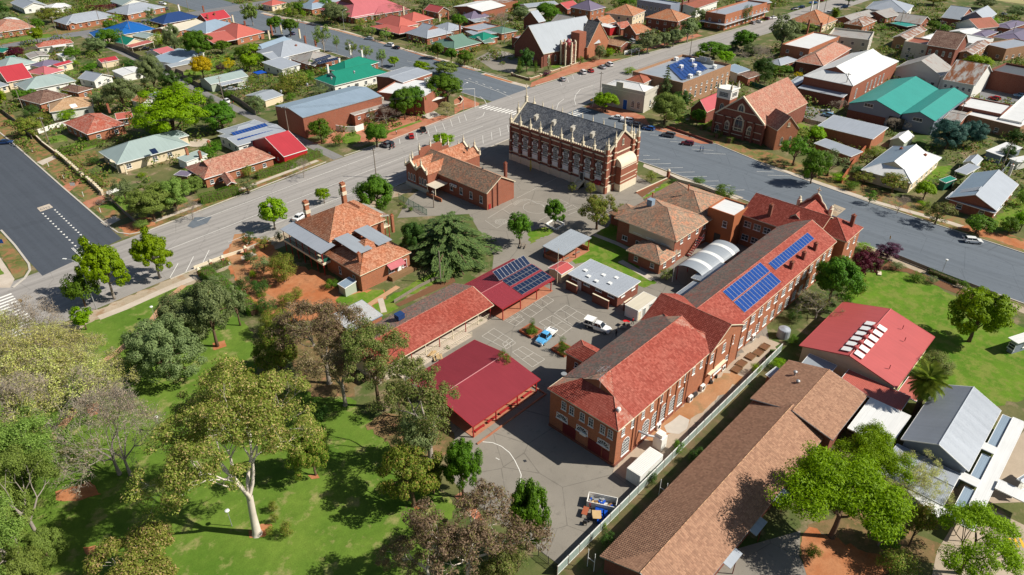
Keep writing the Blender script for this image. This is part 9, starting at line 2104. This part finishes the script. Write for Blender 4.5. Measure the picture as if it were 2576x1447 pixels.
wall('brick wall before the red brick church lawn',[(202,120.4),(200.6,110.2),(199.4,101.4)],.8,.3, 'brick_dark',None)
fence('dark green fence at the church back corner',[(266.2,123.7),(263.9,114.7)],1.8, 'green_paint')
cars(None,[('bright red hatchback angle parked before the paved corner garden',((136.2,175.8),56), 'hatch', 'red'),('black utility angle parked beside the bright red hatchback',((142.2,176.8),60), 'ute', 'black'),('black car half under the kerb tree',((126.3,175.6),101), 'suv', 'black'),('silver sedan kerb parked in the wide road, farthest',((207.7,295.3),111), 'sedan', 'silver'),('white wagon kerb parked in the wide road',((206.3,277.5),106), 'suv', 'white'),('black car nose to the white wagon',((205.5,271.5),101), 'hatch', 'black'),('silver blue car under the red strip trees',((203,235.7),82), 'sedan', 'ltblue'),('blue car behind the round street trees',((187.5,331.7),82), 'hatch', 'navy')])
person('pedestrian in white on the red paving',(134.4,181.4),0, 'cloth_white');power_pole('timber power pole with insulators before the brick hall end',(107.9,203.2),11,2.4,30)
p0=(107.9,203.2);wires('overhead power lines running down from the hall pole',[(p0[0]-34,p0[1]+18,10.6),(*p0,10.4),(p0[0]+52,p0[1]-26,10.4)],.9)
for k,(q,d) in enumerate((((185.5,315.3),150),((221,252.9),200),((210.4,319.8),0),((223.4,250.4),0),((165.6,182.4),0),((247.6,241.6),0))): street_lamp('street lamp on the wide cross road, ' + ('by the silver hips', 'at the dark green roof', 'under the dark street tree', 'beside the green gablet', 'at the paved corner', 'beside the bare brown tree')[k],q,10,2,d)
sg_=empty('traffic_signal', 'tall white signal mast with a long arm at the paved corner', 'traffic signal',(171.6,182.6));MB().tube([(0,0,0),(0,0,7),(-4.5,3,7.1)],.1,6).build('mast', 'white_paint',sg_)
tag(MB().slab([(-2,-2,2.6),(2,-2,2.6),(2,2,2.6),(-2,2,2.6)],.15).tube([(-1.9,-1.9,0),(-1.9,-1.9,2.5)],.04,4).tube([(1.9,-1.9,0),(1.9,-1.9,2.5)],.04,4).tube([(1.9,1.9,0),(1.9,1.9,2.5)],.04,4).tube([(-1.9,1.9,0),(-1.9,1.9,2.5)],.04,4).build('gazebo', 'blue_plastic',None,loc(*(136.8,273),0)), 'bright blue square gazebo on the lawn behind white house', 'gazebo')
cars(None,[('dark car on the far left cross street',((103.1,408.6),-4), 'sedan', 'grey'),('blue car parked at the left edge of the dark road',((42.6,265.5),-35), 'sedan', 'navy'),('white car at the top road junction',((175.1,454),-66), 'suv', 'white'),('silver car under the solar shed verandah',((120.1,266.5),141), 'sedan', 'silver'),('white sedan parked right of the solar shed verandah',((124.6,264.6),158), 'sedan', 'white'),('white utility parked in the laneway',((111.7,252.6),104), 'ute', 'white'),('black car under the red carport',((123.2,354.3),160), 'sedan', 'black'),('dark car behind the street gardens at top',((170.8,438.7),71), 'sedan', 'grey')])
for k,q in enumerate(((112.5,257),(92.4,311.5),(105.5,415.4),(126.9,417),(128.7,382),(115.5,356.8),(175,419),(168.7,429.6),(57,298.5),(52.3,255.3),(96.9,424.4))): power_pole('timber pole among the back gardens, ' + ('at the laneway mouth', 'by the weatherboard cottage', 'on the far left street', 'before the left of two brick houses', 'before the vivid blue roof', 'at the lane bend', 'at the wide junction', 'near the navy roof', 'beside the white fence', 'leaning by the lower lawn', 'at the far left tiled house')[k],q,9,1.8,80 if k<7 else 40)
for lb,P,h in (('long timber fence along the lane gardens',((115.2,297.8),(113.9,279.2),(117.1,281.6)),1.7),('grey paling fence beside the lane, lower stretch',((116.5,267.1),(115.1,249.1),(112.3,232.8)),1.7),('grey paling fence beside the crimson garage lane',((114.1,374.3),(115.6,358),(115.1,335.9)),1.8),('fence along the grassy left boundary',((51.1,304.6),(51,283.4),(49.9,263.9)),1.3),('white panel fence right of the olive garden tree',((52.8,267.6),(58.6,269.7),(63.7,270.1)),1.6),('pale fence behind the plum tree sheds',((84.1,393.6),(90.4,389.6)),1.6),('fence behind the brilliant yellow tree',((117.1,315.2),(117,300)),1.7)): fence(lb,list(P),h, 'render_white' if 'white' in lb else 'timber_grey')
for lb,P in (('power lines along the far left cross street',((105.5,415.4),(126.9,417),(128.7,382))),('power lines beside the laneway',((115.5,356.8),(92.4,311.5))),('power lines at the top road junction',((126.9,417),(168.7,429.6),(175,419)))): wires(lb,[(*q,8.5) for q in P],.7)
cars(None,[('white sports car with an open door parked behind the convent house',((79,151),23), 'sedan', 'white'),('dark utility parked at the kerb under the corner garden tree',((125.4,174.3),95), 'ute', 'grey')])
cars(None,[('white hatchback parked alone on the right of the wide street',((184.6,22.1),-58), 'hatch', 'white')]);wall('rust orange boundary wall beside the pale hip cottage',[(231.3,64.4),(216.1,62.5),(197.1,59.1)],1.7,.3, 'render_orange', 'terracotta');fence('backyard fence at the right edge behind twin gables',[(230.9,27.8),(251.2,28)],1.8, 'tin_silver',2.4, 'grey_steel');fence('dark timber fence beside the narrow drive',[(213.5,35.2),(231.9,38.2)],1.7);power_pole('dark power pole at the right edge backyards',(235.3,28.3),10,1.8);park_lamp('small dark lamp on the lawn border',(163.5,22.9),3.5);fence('low wire fence along the lawn footpath',[(164.1,32.7),(162.8,23.7),(161.6,11.5)],.9, 'timber_grey',3,w=.02)
road_sign('round yellow sign behind the purple plum',(169,36.5),2.6,30, 'yellow_paint',.9,.9,True);aircon('white rooftop unit beside the lawn drain',(153.9,33),0,20,1.6,.3,.8,mat='stone_cream')
cars('cars parked in the shopping street',[('white car parked first along the brick arcade',((334,53.7),97), 'suv', 'white'),('silver blue car at the right edge of the shopping street',((323.5,42.2),116), 'sedan', 'ltblue'),('red hatchback driving in the shopping street',((313,48.4),77), 'hatch', 'red'),('white car half hidden at the arcade',((337.1,57.9),85), 'sedan', 'silver')])
cars('cars parked at the top of the main street',[('blue car topmost beside the grassy median',((445.3,176.7),134), 'sedan', 'blue'),('red car topmost of the main street',((455.2,176.5),106), 'hatch', 'red'),('black car left of two on the median',((420.1,176.5),154), 'sedan', 'black'),('dark car right of two on the median',((427.5,176),134), 'hatch', 'navy'),('white car beside the orange hip chimneys',((422.7,157.9),108), 'suv', 'white'),('silver car beside the orange hip chimneys',((430.4,157.7),108), 'sedan', 'silver'),('white car at the left edge of the main street',((388.7,174.4),153), 'sedan', 'white'),('blue car in the tree shadow at the top',((444.9,157.9),134), 'hatch', 'navy'),('dark car at the paddock road',((486,85.9),150), 'sedan', 'grey')])
cars('cars in the yard behind the white gable hall',[('silver car nearest the old brick hall',((254.2,87.6),87), 'sedan', 'silver'),('blue grey car below the silver one',((251.1,85.8),92), 'hatch', 'ltblue'),('white car under the lean to wall',((274.1,114.9),148), 'hatch', 'white'),('white car beside the church corner',((267.9,109.1),145), 'suv', 'white'),('grey utility by the flat white shop yard',((273,36.9),97), 'ute', 'grey')])
fence('long dark wall between car yard and church lawn',[(241.8,95.7),(239.7,87.3),(240.1,79.9)],1.4, 'stone_grey');fence('mesh fence beside the green steel shed',[(256.9,78.4),(256.9,70.9),(256.1,63.1)],1.6, 'timber_grey',w=.03)
for k,(q,h) in enumerate((((266.5,87.4),12),((376.3,139.8),10),((394.8,93.3),10),((423.7,160.8),10),((411.4,116),9),((386.3,173.4),9),((419.5,67.5),9),((277.4,50.9),7))): power_pole('power pole in the shop quarter, ' + ('tallest with many insulators by the great hall', 'beside the orange hip house', 'before the small white roofs', 'at the top of the street', 'beside the grey gabled house', 'at the left kerb', 'at the purple brown roofs', 'beside the white shop')[k],q,h,1.8,20*k)
